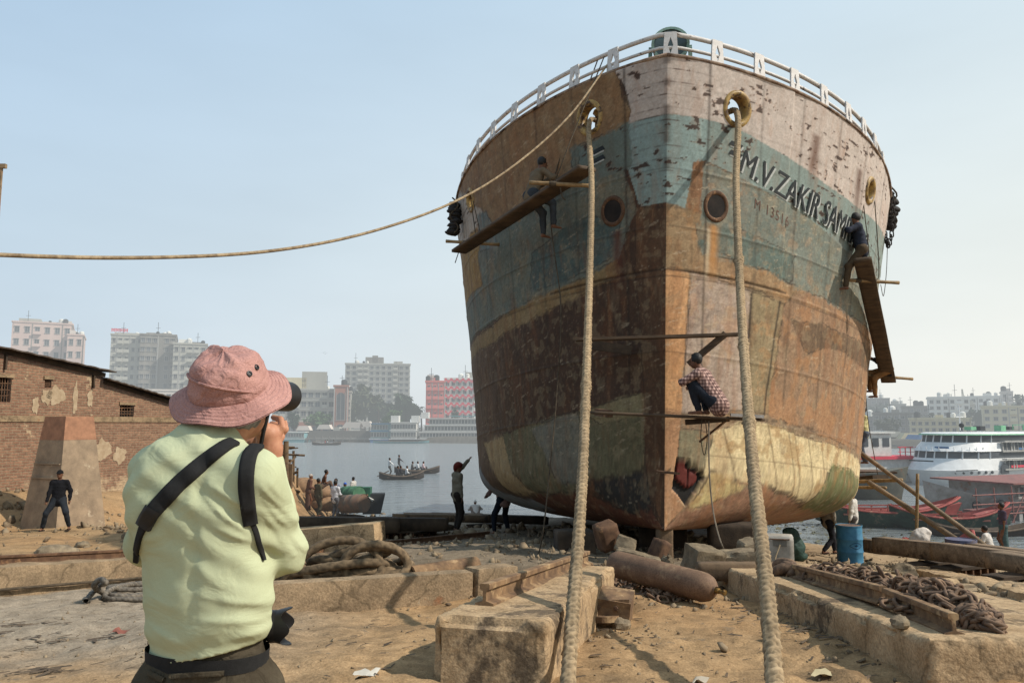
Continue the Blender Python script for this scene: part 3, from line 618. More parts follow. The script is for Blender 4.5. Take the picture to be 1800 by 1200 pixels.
# rubbing cap along the bulwark's edge
capm = MB(); ss_ = np.concatenate([np.linspace(0, 8, 60), np.linspace(8.5, 31, 14)])
for side in (1, -1): capm.tube([Vector(HP(side, s_, hmax(s_)))+Vector((0, 0, .005)) for s_ in ss_], .035, 6)
capm.build('bulwark_cap', mat('cap_paint', lin((170, 150, 130)), lin((96, 66, 46)), sc=4, c3=(.06, .04, .03), sc3=3, t3=.55), ship, smooth=True)
# open rail on top of the bulwark
def arc_table(side, hoff=0.0, smax=9.0):
    s_ = np.linspace(0, 1, 500)**1.6*smax; p = np.array([HP(side, a, hmax(a)+hoff) for a in s_]); L_ = np.concatenate([[0], np.cumsum(np.linalg.norm(np.diff(p, axis=0), axis=1))]); return s_, L_
RH = .50
def rail_pt(side, s_, k):
    """k=0 at the bulwark edge, 1 at the top rail; the rail leans slightly inboard"""
    p = Vector(HP(side, s_, hmax(s_))); n = HN(side, max(s_, .03), hmax(s_)-.1); n.z = 0; n.normalize(); return p-n*(.07+.05*k)+Vector((0, 0, RH*k))
rs = np.concatenate([np.linspace(0, 1, 50)**1.6*8.5])
path = [rail_pt(-1, s_, 1) for s_ in rs[:1:-1]]+[rail_pt(1, s_, 1) for s_ in rs[2:]]; MB().tube(path, .042, 8).build('top_rail', m_white_rail, ship, smooth=True)
path = [rail_pt(-1, s_, .45) for s_ in rs[:1:-1]]+[rail_pt(1, s_, .45) for s_ in rs[2:]]; MB().tube(path, .03, 8).build('middle_rail', m_white_rail, ship, smooth=True)
def post_mesh():
    """flared plate with a lozenge cut through it"""
    w0, w1, hh, d = .135, .105, RH+.02, .035; out = [(-w0, 0), (w0, 0), (w1, hh), (-w1, hh)]; a, b2 = .05, .16; c = hh*.5
    dia = [(0, c-b2), (a, c), (0, c+b2), (-a, c)]; V = []; F = []
    for z in (-d/2, d/2):
        V += [(x, z, y) for x, y in out]+[(0, z, 0), (w0*.5+w1*.5, z, c), (0, z, hh), (-(w0+w1)/2, z, c)]+[(x, z, y) for x, y in dia]
    for k, fl in ((0, False), (12, True)):
        qs = [(4, 1, 5, 9, 8), (5, 2, 6, 10, 9), (6, 3, 7, 11, 10), (7, 0, 4, 8, 11)]
        for q in qs: F.append(tuple(k+i for i in (q if not fl else q[::-1])))
    for ring in ([0, 4, 1, 5, 2, 6, 3, 7], [11, 10, 9, 8]):
        for i in range(len(ring)):
            a_, b_ = ring[i], ring[(i+1) % len(ring)]; F.append((b_, a_, a_+12, b_+12))
    return MB().add(V, F)
post0 = post_mesh().build('rail_post', m_white_rail, ship); first = True
for side in (1, -1):
    s_t, L_t = arc_table(side); LL = [1.02, 1.98, 2.92, 3.85, 4.8, 5.6, 6.4, 7.3, 8.2] if side > 0 else [1.12, 2.05, 3.0, 3.95, 4.9, 5.8, 6.7, 7.6]
    if side > 0: LL = [0.0]+LL
    for l in LL:
        s_ = float(np.interp(l, L_t, s_t)); o = post0 if first else post0.copy()
        if not first: C.objects.link(o); o.parent = ship
        first = False; p = rail_pt(side, max(s_, .005), 0)
        tg = Vector(HP(side, s_+.08, hmax(s_)))-Vector(HP(side, max(s_-.08, 0), hmax(s_))); tg.z = 0
        if l == 0: tg = Vector((1, 0, 0)); p = Vector(HP(1, .02, hmax(0)))+Vector((-.02, .10, 0))
        o.location = p; o.rotation_euler = (0, 0, math.atan2(tg.y, tg.x))
# fairleads: brass-yellow oval rings through the bulwark
m_yel = mat('fairlead_yellow', lin((190, 158, 92)), lin((128, 100, 62)), sc=7, c3=lin((78, 58, 42)), sc3=6, t3=.54, rough=.5, bump=.3)
def ring(side, s_, h_, r, tube, m, name, depth=.12, off=.0):
    c = HS(side, s_, h_, off); n = HN(side, s_, h_); u = Vector((0, 0, 1)); x = u.cross(n).normalized(); y = n.cross(x); V = []; F = []
    prof = [(r-.02, -depth), (r-.035, -.02), (r-.01, .03), (r+tube*.5, .045), (r+tube, .025), (r+tube+.015, -.03)]; k = 28
    for a, b in prof:
        for j in range(k): q = 2*math.pi*j/k; V.append(c+x*(math.cos(q)*a)+y*(math.sin(q)*a*1.08)+n*b)
    for i in range(len(prof)-1):
        for j in range(k): F.append((i*k+j, i*k+(j+1) % k, (i+1)*k+(j+1) % k, (i+1)*k+j))
    return MB().add(V, F).build(name, m, ship, smooth=True)
for s_, a, hh, r in holes: ring(s_, a, hh, r, .075, m_yel, 'fairlead', .2)
m_pit = mat('hawse_dark', (.012, .010, .009), (.03, .022, .018), sc=6, rough=.9)
for side, a, hh in ((-1, .49, 5.66), (1, .44, 5.68)):
    o = ring(side, a, hh, .205, .06, m_rust, 'hawse_pipe', .03)
    c = HS(side, a, hh, .012); n = HN(side, a, hh); x = Vector((0, 0, 1)).cross(n).normalized(); y = n.cross(x)
    MB().add([c+x*(math.cos(q)*.20)+y*(math.sin(q)*.215)+n*(.012) for q in np.linspace(0, 2*math.pi, 28, endpoint=False)], [tuple(range(28))]).build('pipe_bore', m_pit, o)
# mooring bitts just inside the fairleads
for side, a in ((-1, .78), (1, .62)):
    p = HS(side, a, 7.36, -.30); MB().lathe([(.0, .34), (.10, .33), (.12, .27), (.075, .22), (.07, -.4)], 16, p).build('mooring_bitt', m_yel, ship, smooth=True)
# searchlight at the very bow
m_green = mat('searchlight_green', lin((140, 166, 152)), lin((104, 130, 120)), sc=6, rough=.5, c3=lin((90, 62, 44)), sc3=6, t3=.64)
c = Vector(HP(1, .0, hmax(0)))+Vector((.06, .55, .45)); b_ = MB(); b_.lathe([(.0, .25), (.18, .24), (.27, .14), (.31, .0), (.31, -.14), (.34, -.15), (.34, -.2), (.29, -.2)], 28, c, (0, 1, 0))
sl_ = b_.build('searchlight', m_green, ship, smooth=40)
MB().lathe([(.0, -.17), (.29, -.17)], 28, c, (0, 1, 0)).build('searchlight_glass', mat('lamp_glass', (.10, .14, .14), rough=.1, bump=0), sl_)
y_ = MB()
for sx in (-1, 1): y_.bar(c+Vector((sx*.35, 0, .06)), c+Vector((sx*.38, 0, -.75)), .05, .07); y_.tube([c+Vector((sx*.27, 0, 0)), c+Vector((sx*.38, 0, 0))], .035)
y_.bar(c+Vector((-.36, 0, -.38)), c+Vector((.36, 0, -.38)), .06, .06); y_.build('searchlight_yoke', m_green, sl_)
# lettering
def text_mesh(s, size=1.0, shear=0.0, bold=0.0, spacing=1.0):
    cu = bpy.data.curves.new('lettering', 'FONT'); cu.body = s; cu.size = size; cu.shear = shear; cu.offset = bold; cu.space_character = spacing; cu.resolution_u = 4
    o = bpy.data.objects.new('lettering', cu); C.objects.link(o); dg = bpy.context.evaluated_depsgraph_get(); me = bpy.data.meshes.new_from_object(o.evaluated_get(dg)); bpy.data.objects.remove(o)
    bm = bmesh.new(); bm.from_mesh(me); bmesh.ops.triangulate(bm, faces=bm.faces)
    for _ in range(3):
        ed = [e for e in bm.edges if e.calc_length() > .18*size]
        if not ed: break
        bmesh.ops.subdivide_edges(bm, edges=ed, cuts=1); bmesh.ops.triangulate(bm, faces=bm.faces)
    V = np.array([v.co[:] for v in bm.verts]); F = [tuple(v.index for v in f.verts) for f in bm.faces]; bm.free(); return V, F
m_ink = mat('letter_black', lin((46, 52, 54)), lin((34, 38, 40)), sc=14, rough=.7, bump=.1)
m_inkw = mat('letter_white', lin((200, 204, 200)), lin((170, 172, 166)), sc=14, rough=.7, bump=.1)
sN = np.array([.70, 1.07, 1.65, 2.35, 3.35, 4.3, 5.6]); tN = np.array([6.81, 6.70, 6.56, 6.48, 6.39, 6.37, 6.37]); bN = np.array([6.40, 6.25, 6.09, 6.00, 5.90, 5.88, 5.88])
def on_hull(side, V, F, s0, s1, top, bot, off, name, m, sr=sN, dx=0, dy=0):
    s_t = np.linspace(.3, 8, 500); p = HP(side, s_t, np.full(500, 6.3)); L_ = np.concatenate([[0], np.cumsum(np.linalg.norm(np.diff(p, axis=0), axis=1))])
    x0, x1 = V[:, 0].min(), V[:, 0].max(); y1 = V[:, 1].max(); y0 = V[:, 1].min(); l0, l1 = np.interp(s0, s_t, L_), np.interp(s1, s_t, L_)
    out = []
    for x, y, _ in V:
        f = (x-x0)/(x1-x0)
        if side < 0: f = 1-f
        l = l0+f*(l1-l0)+dx; s_ = float(np.interp(l, L_, s_t)); t_, b_ = np.interp(s_, sr, top), np.interp(s_, sr, bot); out.append(HS(side, s_, b_+(y-y0)/(y1-y0)*(t_-b_)+dy, off+.0012*(len(out)*3//len(V))))
    return MB().add(out, F).build(name, m, ship)
V, F = text_mesh('M.V.ZAKIR SAMRAT-2', 1, .36, 0, 1.0)
nv = len(V); V3 = [V+np.array([d_, 0, 0]) for d_ in (-.012, 0, .012)]; F = [tuple(i+nv*k for i in f) for k in range(3) for f in F]; V = np.vstack(V3)
nm = on_hull(1, V, F, .70, 4.15, tN, bN, .030, 'name_lettering', m_ink); on_hull(1, V, F, .70, 4.15, tN, bN, .024, 'letter_shadow', m_inkw, dx=.035, dy=-.02)
V, F = text_mesh('M 13516', 1, 0, .0, 1.25)
on_hull(1, V, F, .95, 1.55, np.array([6.0, 5.86]), np.array([5.82, 5.68]), .022, 'number_lettering', mat('number_rust', lin((118, 88, 76)), lin((90, 70, 62)), sc=12), sr=np.array([.95, 1.55]))
for side in (1, -1):
    for mi, (m, off, dd) in enumerate(((m_inkw, .024, .03), (m_ink, .03, 0))):
        mb = MB()
        for h0 in (6.80, 6.64):
            V = []; 
            for i in range(6):
                a = .56+.15*i/5; sl_h = -.22*(a-.56); V += [HS(side, a+dd*.5, h0+sl_h-dd, off), HS(side, a+.03+dd*.5, h0+.075+sl_h-dd, off)]
            mb.add(V, [(2*i, 2*i+2, 2*i+3, 2*i+1) for i in range(5)])
        mb.build('stripe_mark' if mi else 'stripe_shadow', m, ship)
# the two great mooring ropes led out through the fairleads
def braid(name, label, path, r, group=None, m=m_rope, step=.016, knots=(), pitch=.12, n=18, cat='rope', rel=.11):
    P = spline(path, 400); L_ = np.concatenate([[0], np.cumsum(np.linalg.norm(np.diff(P, axis=0), axis=1))]); k = int(L_[-1]/step); l = np.linspace(0, L_[-1], k); P = np.stack([np.interp(l, L_, P[:, i]) for i in range(3)], 1)
    T = np.gradient(P, axis=0); T /= np.linalg.norm(T, axis=1, keepdims=True); A = np.zeros_like(P); a = np.cross(T[0], (0.3, .9, .1)); a /= np.linalg.norm(a)
    for i in range(k): a = a-T[i]*(a@T[i]); a /= np.linalg.norm(a); A[i] = a
    B = np.cross(T, A); q = np.linspace(0, 2*np.pi, n, endpoint=False)[None, :]; w = 2*np.pi*l[:, None]/pitch
    s1 = np.cos(3*q+w*2); s2 = np.cos(3*q-w*2); hgt = np.maximum(s1, s2); rr = np.full(k, r)
    for at_, wd, ad in knots: rr = rr+ad*r*np.exp(-((l/L_[-1]-at_)/wd)**2)*(1+.5*RNG.normal(size=k)*.4)
    rad = rr[:, None]*(1+rel*hgt+rel*.7*RNG.normal(size=(k, n))); V = P[:, None, :]+rad[..., None]*(np.cos(q)[..., None]*A[:, None]+np.sin(q)[..., None]*B[:, None])
    V = V.reshape(-1, 3); FQ = grid_faces(k, n, True); nf_ = 0
    if rel > .08:
        pr = 1+np.zeros(k)
        for at_, wd, ad in knots: pr += 60*np.exp(-((l/L_[-1]-at_)/(wd*2.2))**2)
        ii = RNG.choice(k, 900, p=pr/pr.sum()); jj = RNG.integers(0, n, 900); b0 = V[ii*n+jj]; o_ = b0-P[ii]; o_ /= np.linalg.norm(o_, axis=1, keepdims=True); dr = o_+.9*RNG.normal(size=(900, 3)); dr[:, 2] -= .5; dr /= np.linalg.norm(dr, axis=1, keepdims=True); ln_ = (.008+.026*RNG.random(900)**2)[:, None]; sd_ = np.cross(dr, T[ii]); sd_ /= np.linalg.norm(sd_, axis=1, keepdims=True)+1e-9; b0 = b0-o_*.004
        FV = np.stack([b0-sd_*.0016, b0+sd_*.0016, b0+dr*ln_+sd_*.0005, b0+dr*ln_-sd_*.0005], 1).reshape(-1, 3); FQ = np.vstack([FQ, np.arange(3600).reshape(-1, 4)+len(V)]); V = np.vstack([V, FV]); nf_ = 3600
    me = np_mesh(name, V, FQ); v = .48+.50*sstep(-.6, .9, hgt); blot = .62+.62*fbm(np.stack([l*1.9, l*0, l*0], 1), 4, 91); vc = (v*blot[:, None]).reshape(-1, 1); vc = np.vstack([vc, np.full((nf_, 1), .85)]); set_col(me, np.repeat(vc, 3, 1))
    o = link(name, me, m, smooth=True); return tag(o, label, cat, group)
fl = ship_M @ HS(-1, .76, 7.34, .03); fr = ship_M @ HS(1, .65, 7.32, .03)
inl = ship_M @ HS(-1, .80, 7.48, -.34); inr = ship_M @ HS(1, .66, 7.46, -.34)
braid('mooring_rope', 'thick pale braided rope from the left fairlead of the bow down to the ground', [inl, fl, at(1040, 330, 12.1), at(1034, 560, 9.4), at(1024, 830, 6.9), at(1004, 1110, 5.1), at(994, 1290, 4.3), at(975, 1700, 2.6)], .043, 'mooring ropes from the bow', knots=((.57, .006, .30), (.6, .005, .2)))
braid('mooring_rope', 'thickest pale braided rope from the right fairlead of the bow with frayed tufts along it', [inr, fr, at(1294, 330, 11.9), at(1304, 560, 9.3), at(1322, 800, 6.9), at(1348, 1040, 5.2), at(1366, 1250, 4.3), at(1400, 1700, 2.6)], .049, 'mooring ropes from the bow', knots=((.35, .006, .35), (.62, .006, .22), (.5, .004, .2)))
# thin line from the rail out to the left
s_t, L_t = arc_table(-1); a = ship_M @ rail_pt(-1, float(np.interp(1.25, L_t, s_t)), .55)
pts = [a, at(1000, 205, 12.6), at(905, 290, 11.8), at(800, 354, 10.9), at(660, 405, 9.8), at(500, 438, 8.7), at(300, 452, 7.7), at(0, 448, 6.6), at(-500, 410, 5.4)]
tag(MB().tube(spline(pts, 120), np.linspace(.017, .021, 120), 7).build('slack_line', m_thin_rope, smooth=True), 'thin sagging line from the bow rail across the sky to the left', 'rope')
# ------------------------------------------------------------------ things lying in the yard
m_conc = mat('worn_concrete', lin((198, 170, 134)), lin((162, 136, 104)), sc=3.5, rough=.95, bump=.7, bsc=22, c3=lin((112, 96, 78)), sc3=1.8, t3=.58, spec=.1, fine=46, crack=1.3)
m_concd = mat('dirty_concrete', lin((170, 146, 116)), lin((128, 110, 88)), sc=3, rough=.95, bump=.7, bsc=26, c3=lin((150, 108, 78)), sc3=2.2, t3=.64, spec=.1, fine=46, crack=1.0)
m_stone = mat('grey_stone', lin((150, 134, 110)), lin((108, 96, 80)), sc=6, rough=.95, bump=.9, bsc=40, spec=.1, rnd=.18)
m_steel = mat('dusty_steel', lin((146, 116, 84)), lin((96, 74, 56)), sc=7, rough=.85, bump=.35, bsc=60, c3=lin((170, 142, 106)), sc3=4, t3=.57)
m_chain = mat('chain_iron', lin((138, 110, 86)), lin((86, 68, 55)), sc=14, rough=.8, bump=.4, bsc=90)
m_timber = mat('weathered_timber', lin((132, 108, 82)), lin((90, 74, 58)), sc=2.2, stretch=(1, 1, 1), rough=.95, bump=.5, bsc=30, c3=lin((64, 54, 46)), sc3=2.5, t3=.58, rnd=.15)
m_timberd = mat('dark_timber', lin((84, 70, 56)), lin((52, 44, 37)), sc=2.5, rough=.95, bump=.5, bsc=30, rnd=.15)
def rough_obj(name, size, loc, rz=0, rx=0, ry=0, m=m_conc, parent=None, **k):
    P, Q = rough_box(size, **k); me = np_mesh(name, P, Q); o = link(name, me, m, parent, smooth=38 if m in (m_conc, m_concd) else True)
    o.location = loc; o.rotation_euler = Euler((rx, ry, rz)); return o
def rail_mb(a, b, s=1.0, up=Vector((0, 0, 1))):
    """a length of flat-bottomed rail from a to b (points on its foot)"""
    prof = [(-.065, 0), (.065, 0), (.065, .015), (.012, .03), (.012, .095), (.034, .105), (.034, .135), (.028, .142), (-.028, .142), (-.034, .135), (-.034, .105), (-.012, .095), (-.012, .03), (-.065, .015)]
    a, b = Vector(a), Vector(b); d, x, y = frame(b-a, up); n = len(prof); V = [p+x*(u*s)+y*(v*s) for p in (a, b) for u, v in prof]
    return MB().add(V, [tuple(range(n)), tuple(range(2*n-1, n-1, -1))]+[(i, n+i, n+(i+1) % n, (i+1) % n) for i in range(n)])
# slip beam with a rail, left
a = at(857, 1190, 4.92); top = at(857, 1082, 4.95); hgt = top.z-a.z+.12
d1 = Vector((math.sin(R(13.5)), math.cos(R(13.5)), 0)); L_ = 3.9
o = rough_obj('slip_beam', (.75, L_, hgt), a+d1*(L_/2)+Vector((0, 0, -.14-L_*.5*.085)), -R(13.5), -R(4.9), m=m_conc, rnd=.04, amp=.012, res=.022, seed=3, chip=.07, nsc=2)
tag(o, 'short broken concrete slip beam end, left of the two, carrying a rail stub', 'concrete block', 'concrete slip beams')
r0 = at(851, 1064, 5.55); r1 = r0+Vector((math.sin(R(17)), math.cos(R(17)), -.09))*3.6
tag(rail_mb(r0, r1, 1.05).build('crane_rail', m_steel), 'sawn rail stub on the left concrete slip beam', 'rail', 'slipway rails')
# slip beam, right
c0 = at(1632, 1126, 5.08); L_ = 5.4
o = rough_obj('slip_beam', (1.75, L_, .62), c0+Vector((.88, L_/2-.08, -.60-L_*.5*.088)), R(-.5), -R(5.0), m=m_conc, rnd=.04, amp=.014, res=.03, seed=11, chip=.12, nsc=1.6)
tag(o, 'broad concrete slip beam on the right with crumbling corner, chain heaped on top', 'concrete block', 'concrete slip beams')
p0, p1 = at(1679, 1117, 5.22), at(1560, 1065, 6.35); p2 = at(1396, 1014, 8.75)
tag(rail_mb(p0, p1, 1.0).build('crane_rail', m_steel), 'near half of the rusty rail on the right concrete beam', 'rail', 'slipway rails')
tag(rail_mb(p1+Vector((-.012, .02, .01)), p2, 1.0).build('crane_rail', m_steel), 'far half of the rusty rail on the right concrete beam, ending at a shackle', 'rail', 'slipway rails')
# chains: one object per heap
def link_arrays():
    k, n = 18, 7; V = []; F = []
    for i in range(k):
        q = 2*math.pi*i/k; c = Vector((math.cos(q)*.042+(.034 if math.cos(q) > 0 else -.034), math.sin(q)*.042, 0)); nrm = Vector((math.cos(q), math.sin(q), 0))
        for j in range(n): t_ = 2*math.pi*j/n; V.append(c+nrm*(math.cos(t_)*.0155)+Vector((0, 0, math.sin(t_)*.0155)))
    for i in range(k):
        for j in range(n): F.append((i*n+j, ((i+1) % k)*n+j, ((i+1) % k)*n+(j+1) % n, i*n+(j+1) % n))
    return np.array([v[:] for v in V]), np.array(F)
LV, LF = link_arrays()
def chain_heap(name, label, path, n, w, hgt, sc=1.0, seed=0, ends=(.35, .3), surf=None):
    rg = np.random.default_rng(seed); P = spline(path, 300); Vs, Fs = [], []
    for i in range(n):
        f = rg.random()**.9 if ends else rg.random(); p = P[int(f*299)]; env = min(1, (f+.02)/ends[0], (1.02-f)/ends[1]); off = rg.normal()*w*.5*env
        d_ = P[min(299, int(f*299)+1)]-P[max(0, int(f*299)-1)]; d_ /= np.linalg.norm(d_)+1e-9; q = p+np.array([-d_[1], d_[0], 0])*off
        zz = (surf(q[0], q[1]) if surf else p[2])+.02*sc+rg.random()**1.2*hgt*env*max(.1, 1-(off/(w+1e-6))**2)
        E_ = Euler((rg.normal()*.7, rg.normal()*.6, rg.random()*6.28)).to_matrix(); Vs.append(LV*sc @ np.array(E_).T+np.array([q[0], q[1], zz])); Fs.append(LF+i*len(LV))
    me = np_mesh(name, np.vstack(Vs), np.vstack(Fs)); return tag(link(name, me, m_chain, smooth=True), label, 'chain', 'heaped anchor chains')
off = Vector((.33, .02, -.02))
chain_heap('anchor_chain', 'rusty anchor chain heaped along the rail on the right concrete beam', [p2+Vector((.1, -.1, 0)), p2*.5+p1*.5+off, p1+off+Vector((.1, 0, 0)), at(1640, 1074, 6.0), at(1700, 1092, 5.6), at(1750, 1112, 5.3)], 620, .23, .17, .92, 5, (.08, .35))
chain_heap('anchor_chain', 'rusty anchor chain lying in front of the gas cylinder', [on(985, 1000), on(1040, 1010), on(1090, 1028), on(1150, 1046), on(1205, 1056)], 230, .34, .10, .88, 9, (.2, .3), G)
tag(MB().tube(spline([at(1362, 1012, 9.1), at(1368, 990, 9.0), at(1392, 992, 8.8), at(1392, 1012, 8.7)], 20), .055, 10).tube(spline([at(1352, 1014, 9.0), at(1372, 1000, 8.8), at(1396, 996, 8.75)], 14), .06, 10).tube(spline([at(1376, 1016, 8.9), at(1380, 992, 8.8), at(1400, 1004, 8.7)], 14), .045, 10).build('shackle', m_chain, smooth=True), 'big rusty shackle at the far end of the right rail', 'shackle')
# gas cylinder
ca, cb = at(1080, 990, 9.35), at(1232, 1030, 8.35); cb.z = ca.z+(cb.z-ca.z); ln = (cb-ca).length
gc = thing('gas_cylinder', 'long rusty gas cylinder lying tilted on the dirt before the bow', 'gas cylinder', (ca+cb)/2)
mb = MB(); mb.lathe([(.0, .03), (.095, .03), (.10, -.0), (.135, .0), (.152, .04), (.155, .1), (.155, ln-.02), (.15, ln+.05), (.13, ln+.11), (.09, ln+.155), (.045, ln+.175), (.04, ln+.2)], 32, ca, cb-ca)
mb.build('body', mat('cylinder_rust', lin((132, 104, 82)), lin((104, 80, 62)), sc=4, rough=.75, bump=.06, c3=lin((152, 126, 98)), sc3=3, t3=.6, fine=60), gc, world=True, smooth=40)
dC = (cb-ca).normalized(); mv = mat('valve_brass', lin((150, 116, 60)), lin((90, 70, 46)), sc=20, rough=.5, metal=.5)
MB().lathe([(.03, .19), (.03, .23), (.018, .235), (.018, .29), (.03, .29), (.03, .31), (0, .31)], 14, ca+dC*ln, dC).tube([ca+dC*(ln+.26), ca+dC*(ln+.26)+Vector((.02, -.05, .02))], .012, 8).build('valve', mv, gc, world=True)
# steel lug bracket half sunk in the dirt
lb = on(1068, 1098); lp = thing('mooring_bracket', 'dusty steel bracket box with a half-round ear sunk in the dirt', 'bracket', lb, R(-14))
ub = MB().box((0, .18, .07), (.40, .36, .34), M=Euler((R(8), R(6), 0)).to_matrix()); ub.prism([(-.2, .0), (.2, .0), (.2, .26), (-.2, .26)], (0, -.01, -.05), (1, 0, .08), (0, .1, 1), .022); ub.build('bracket_box', m_steel, lp, smooth=20)
MB().prism([(-.14, 0), (.14, 0)]+[(.14*math.cos(q), -.12*math.sin(q)) for q in np.linspace(.2, math.pi-.2, 9)], (-.03, -.03, .03), (1, 0, .05), (0, 1, -.1), .05).build('ear', m_steel, lp)
bo = MB()
for x in (-.08, .08): bo.lathe([(0, .02), (.018, .02), (.018, 0)], 8, (x, -.02, .155), (0, -1, .1)); 
for x in (-.08, .08): MB().lathe([(0, .035), (.02, .033), (.022, 0)], 8, (x, -.015, .145), (0, -1, .1)).build('bolt', m_rust, lp)
# steel kerb in the left middle with rope coil and pipe behind
ka, kb = on(455, 1080), on(822, 1050); kb2 = on(893, 1042); kd = (kb-ka); kz = math.atan2(kd.y, kd.x)
tag(rough_obj('ground_beam', (kd.length, .22, .40), (ka+kb)/2+Vector((0, .1, -.13)), kz, 0, math.atan2(-kd.z, kd.length), m_concd, rnd=.02, amp=.008, res=.05, seed=21), 'long low concrete ground beam in front of the heaped hawser', 'ground beam', 'low ground beams')
kd2 = kb2-kb; tag(rough_obj('ground_beam', (kd2.length*1.02, .26, .42), (kb+kb2)/2+Vector((.015, .1, -.12)), math.atan2(kd2.y, kd2.x), 0, math.atan2(-kd2.z, kd2.length), m_concd, rnd=.03, amp=.01, res=.04, seed=23), 'short end piece of the low ground beam, beyond the joint', 'ground beam', 'low ground beams')
pa, pb = at(722, 1000, 9.9), at(836, 990, 10.6); pa.z = G(pa.x, pa.y)+.14; pb.z = G(pb.x, pb.y)+.16; pd_ = (pb-pa).normalized(); pl = (pb-pa).length
tag(MB().lathe([(.085, 0), (.12, 0), (.12, pl*.45), (.125, pl*.46), (.125, pl*.5), (.12, pl*.51), (.12, pl), (.06, pl+.05), (.0, pl+.05)], 20, pa, pd_).lathe([(.085, 0), (.085, .3), (0, .3)], 20, pa, pd_).build('pipe', m_steel, smooth=40), 'rusty pipe lying behind the low ground beam', 'pipe')
qa, qb = at(806, 1000, 9.6), at(886, 988, 10.1); qa.z = G(qa.x, qa.y)+.10; qb.z = G(qb.x, qb.y)+.10
tag(MB().bar(qa, qb, .22, .05).bar(qa+Vector((0, .1, -.1)), qb+Vector((0, .1, -.1)), .03, .2).bar(qa+Vector((0, -.1, -.1)), qb+Vector((0, -.1, -.1)), .03, .2).build('steel_channel', m_steel), 'short steel channel lying beside the pipe', 'steel channel')
# heaped hawser
cc = on(610, 1030); cc.y += .35; pts = []; rg = np.random.default_rng(4)
for i in range(86):
    q = i*.62; t = i/86; rx_ = .80-.30*t+.10*math.sin(i*.31); ry_ = .42-.14*t+.06*math.sin(i*.23+1); ox = .16*math.sin(i*.17); oy = .08*math.cos(i*.13)
    x, y = cc.x+ox+math.cos(q)*rx_, cc.y+oy+math.sin(q)*ry_; pts.append((x, y, G(x, y)+.075+.30*t+.09*math.sin(q*1.0+i*.11)+.05*math.sin(i*.9)))
z0 = cc.z
for dx, dy, dz in ((-.62, -.28, .22), (-.78, -.36, .06), (-.66, -.42, .26), (-.34, -.40, .50), (.02, -.34, .56), (.30, -.30, .44), (.42, -.34, .22), (.34, -.42, .10), (.06, -.44, .12), (-.02, -.42, .34), (.22, -.38, .50), (.56, -.30, .46), (.74, -.26, .26), (.62, -.36, .10), (.30, -.46, .08), (-.1, -.48, .07), (-.4, -.46, .10), (-.62, -.40, .30), (-.86, -.30, .34), (-1.0, -.32, .12), (-1.1, -.38, .06)): pts.append((cc.x+dx, cc.y+dy, z0+dz))
m_hawser = mat('old_hawser', lin((146, 124, 96)), lin((104, 88, 68)), sc=14, attr='Col', rough=.95, bump=.7, bsc=70)
braid('hawser', 'thick dusty hawser heaped in loops behind the low ground beam', pts, .054, None, m_hawser, .03, (), .30, 14, 'rope', rel=.04)
# wire rope bundle on the left
w0 = on(150, 1060); mb_pts = []
wl = [on(150, 1062)+Vector((0, 0, .03)), on(172, 1050)+Vector((0, 0, .12)), at(186, 1024, w0.y-.05), at(176, 1018, w0.y), at(166, 1030, w0.y+.05), on(168, 1052)+Vector((.05, .1, .04)), on(215, 1053)+Vector((0, 0, .03)), on(270, 1050)+Vector((0, 0, .03)), on(330, 1048)+Vector((0, 0, .03)), on(300, 1036)+Vector((0, 0, .03)), on(240, 1035)+Vector((0, 0, .05)), on(190, 1042)+Vector((0, 0, .06)), on(230, 1044)+Vector((0, 0, .05)), on(300, 1042)+Vector((0, 0, .05)), on(320, 1060)+Vector((0, 0, .03)), on(230, 1058)+Vector((0, 0, .03)), on(185, 1056)+Vector((0, 0, .03)), on(200, 1046)+Vector((0, 0, .08)), on(260, 1030)+Vector((0, 0, .04)), on(330, 1026)+Vector((0, 0, .03))]
braid('wire_rope', 'grey wire rope laid in flat bights with one upright eye, left of the photographer', wl, .028, None, mat('wire_grey', lin((136, 126, 112)), lin((92, 86, 78)), sc=14, attr='Col', rough=.8), .02, (), .12, 10, 'rope')
# kerb with a rail on the far left, running towards the slip
k0, k1 = on(-40, 1046), on(262, 1020); kd = k1-k0; e0 = k0-kd*.9; e1 = k1+kd*.75; kv = e1-e0; kz = math.atan2(kv.y, kv.x)
tag(rough_obj('rail_kerb', (kv.length, .55, .62), (e0+e1)/2+Vector((-math.sin(kz)*.28, math.cos(kz)*.28, -.33)), kz, 0, math.atan2(-kv.z, kv.length), m_concd, rnd=.04, amp=.02, res=.07, seed=31), 'long concrete kerb carrying a rail at the left edge of the yard', 'kerb')
n_ = Vector((-math.sin(kz), math.cos(kz), 0)); tag(rail_mb(e0+n_*.30+Vector((0, 0, .275)), e1+n_*.30+Vector((0, 0, .275)), .8).build('kerb_rail', m_rust), 'thin rusty rail on the concrete kerb at the left', 'rail', 'slipway rails')
tag(MB().tube(spline([e0-n_*.03+Vector((0, 0, .03)), (k0+k1)/2-n_*.05+Vector((0, 0, .04)), e1-n_*.03+Vector((0, 0, .02))], 20), .018, 6).build('ground_cable', m_dark_rope), 'thin cable lying along the foot of the left kerb', 'cable')
for px, py, s_, sd in ((92, 985, .34, 1), (120, 982, .22, 2), (142, 962, .16, 3)):
    p = on(px, py); tag(MB().ball((0, 0, 0), (s_, s_*.7, s_*.55), 9, seed=sd, amp=.5).build('rubble_block', m_stone, smooth=30), {1: 'largest grey rubble block lying behind the left kerb', 2: 'smaller grey rubble block against the largest one behind the left kerb', 3: 'small dark rubble lump alone on the dirt beyond the left kerb'}[sd], 'rubble').location = p+Vector((0, .1, s_*.25))
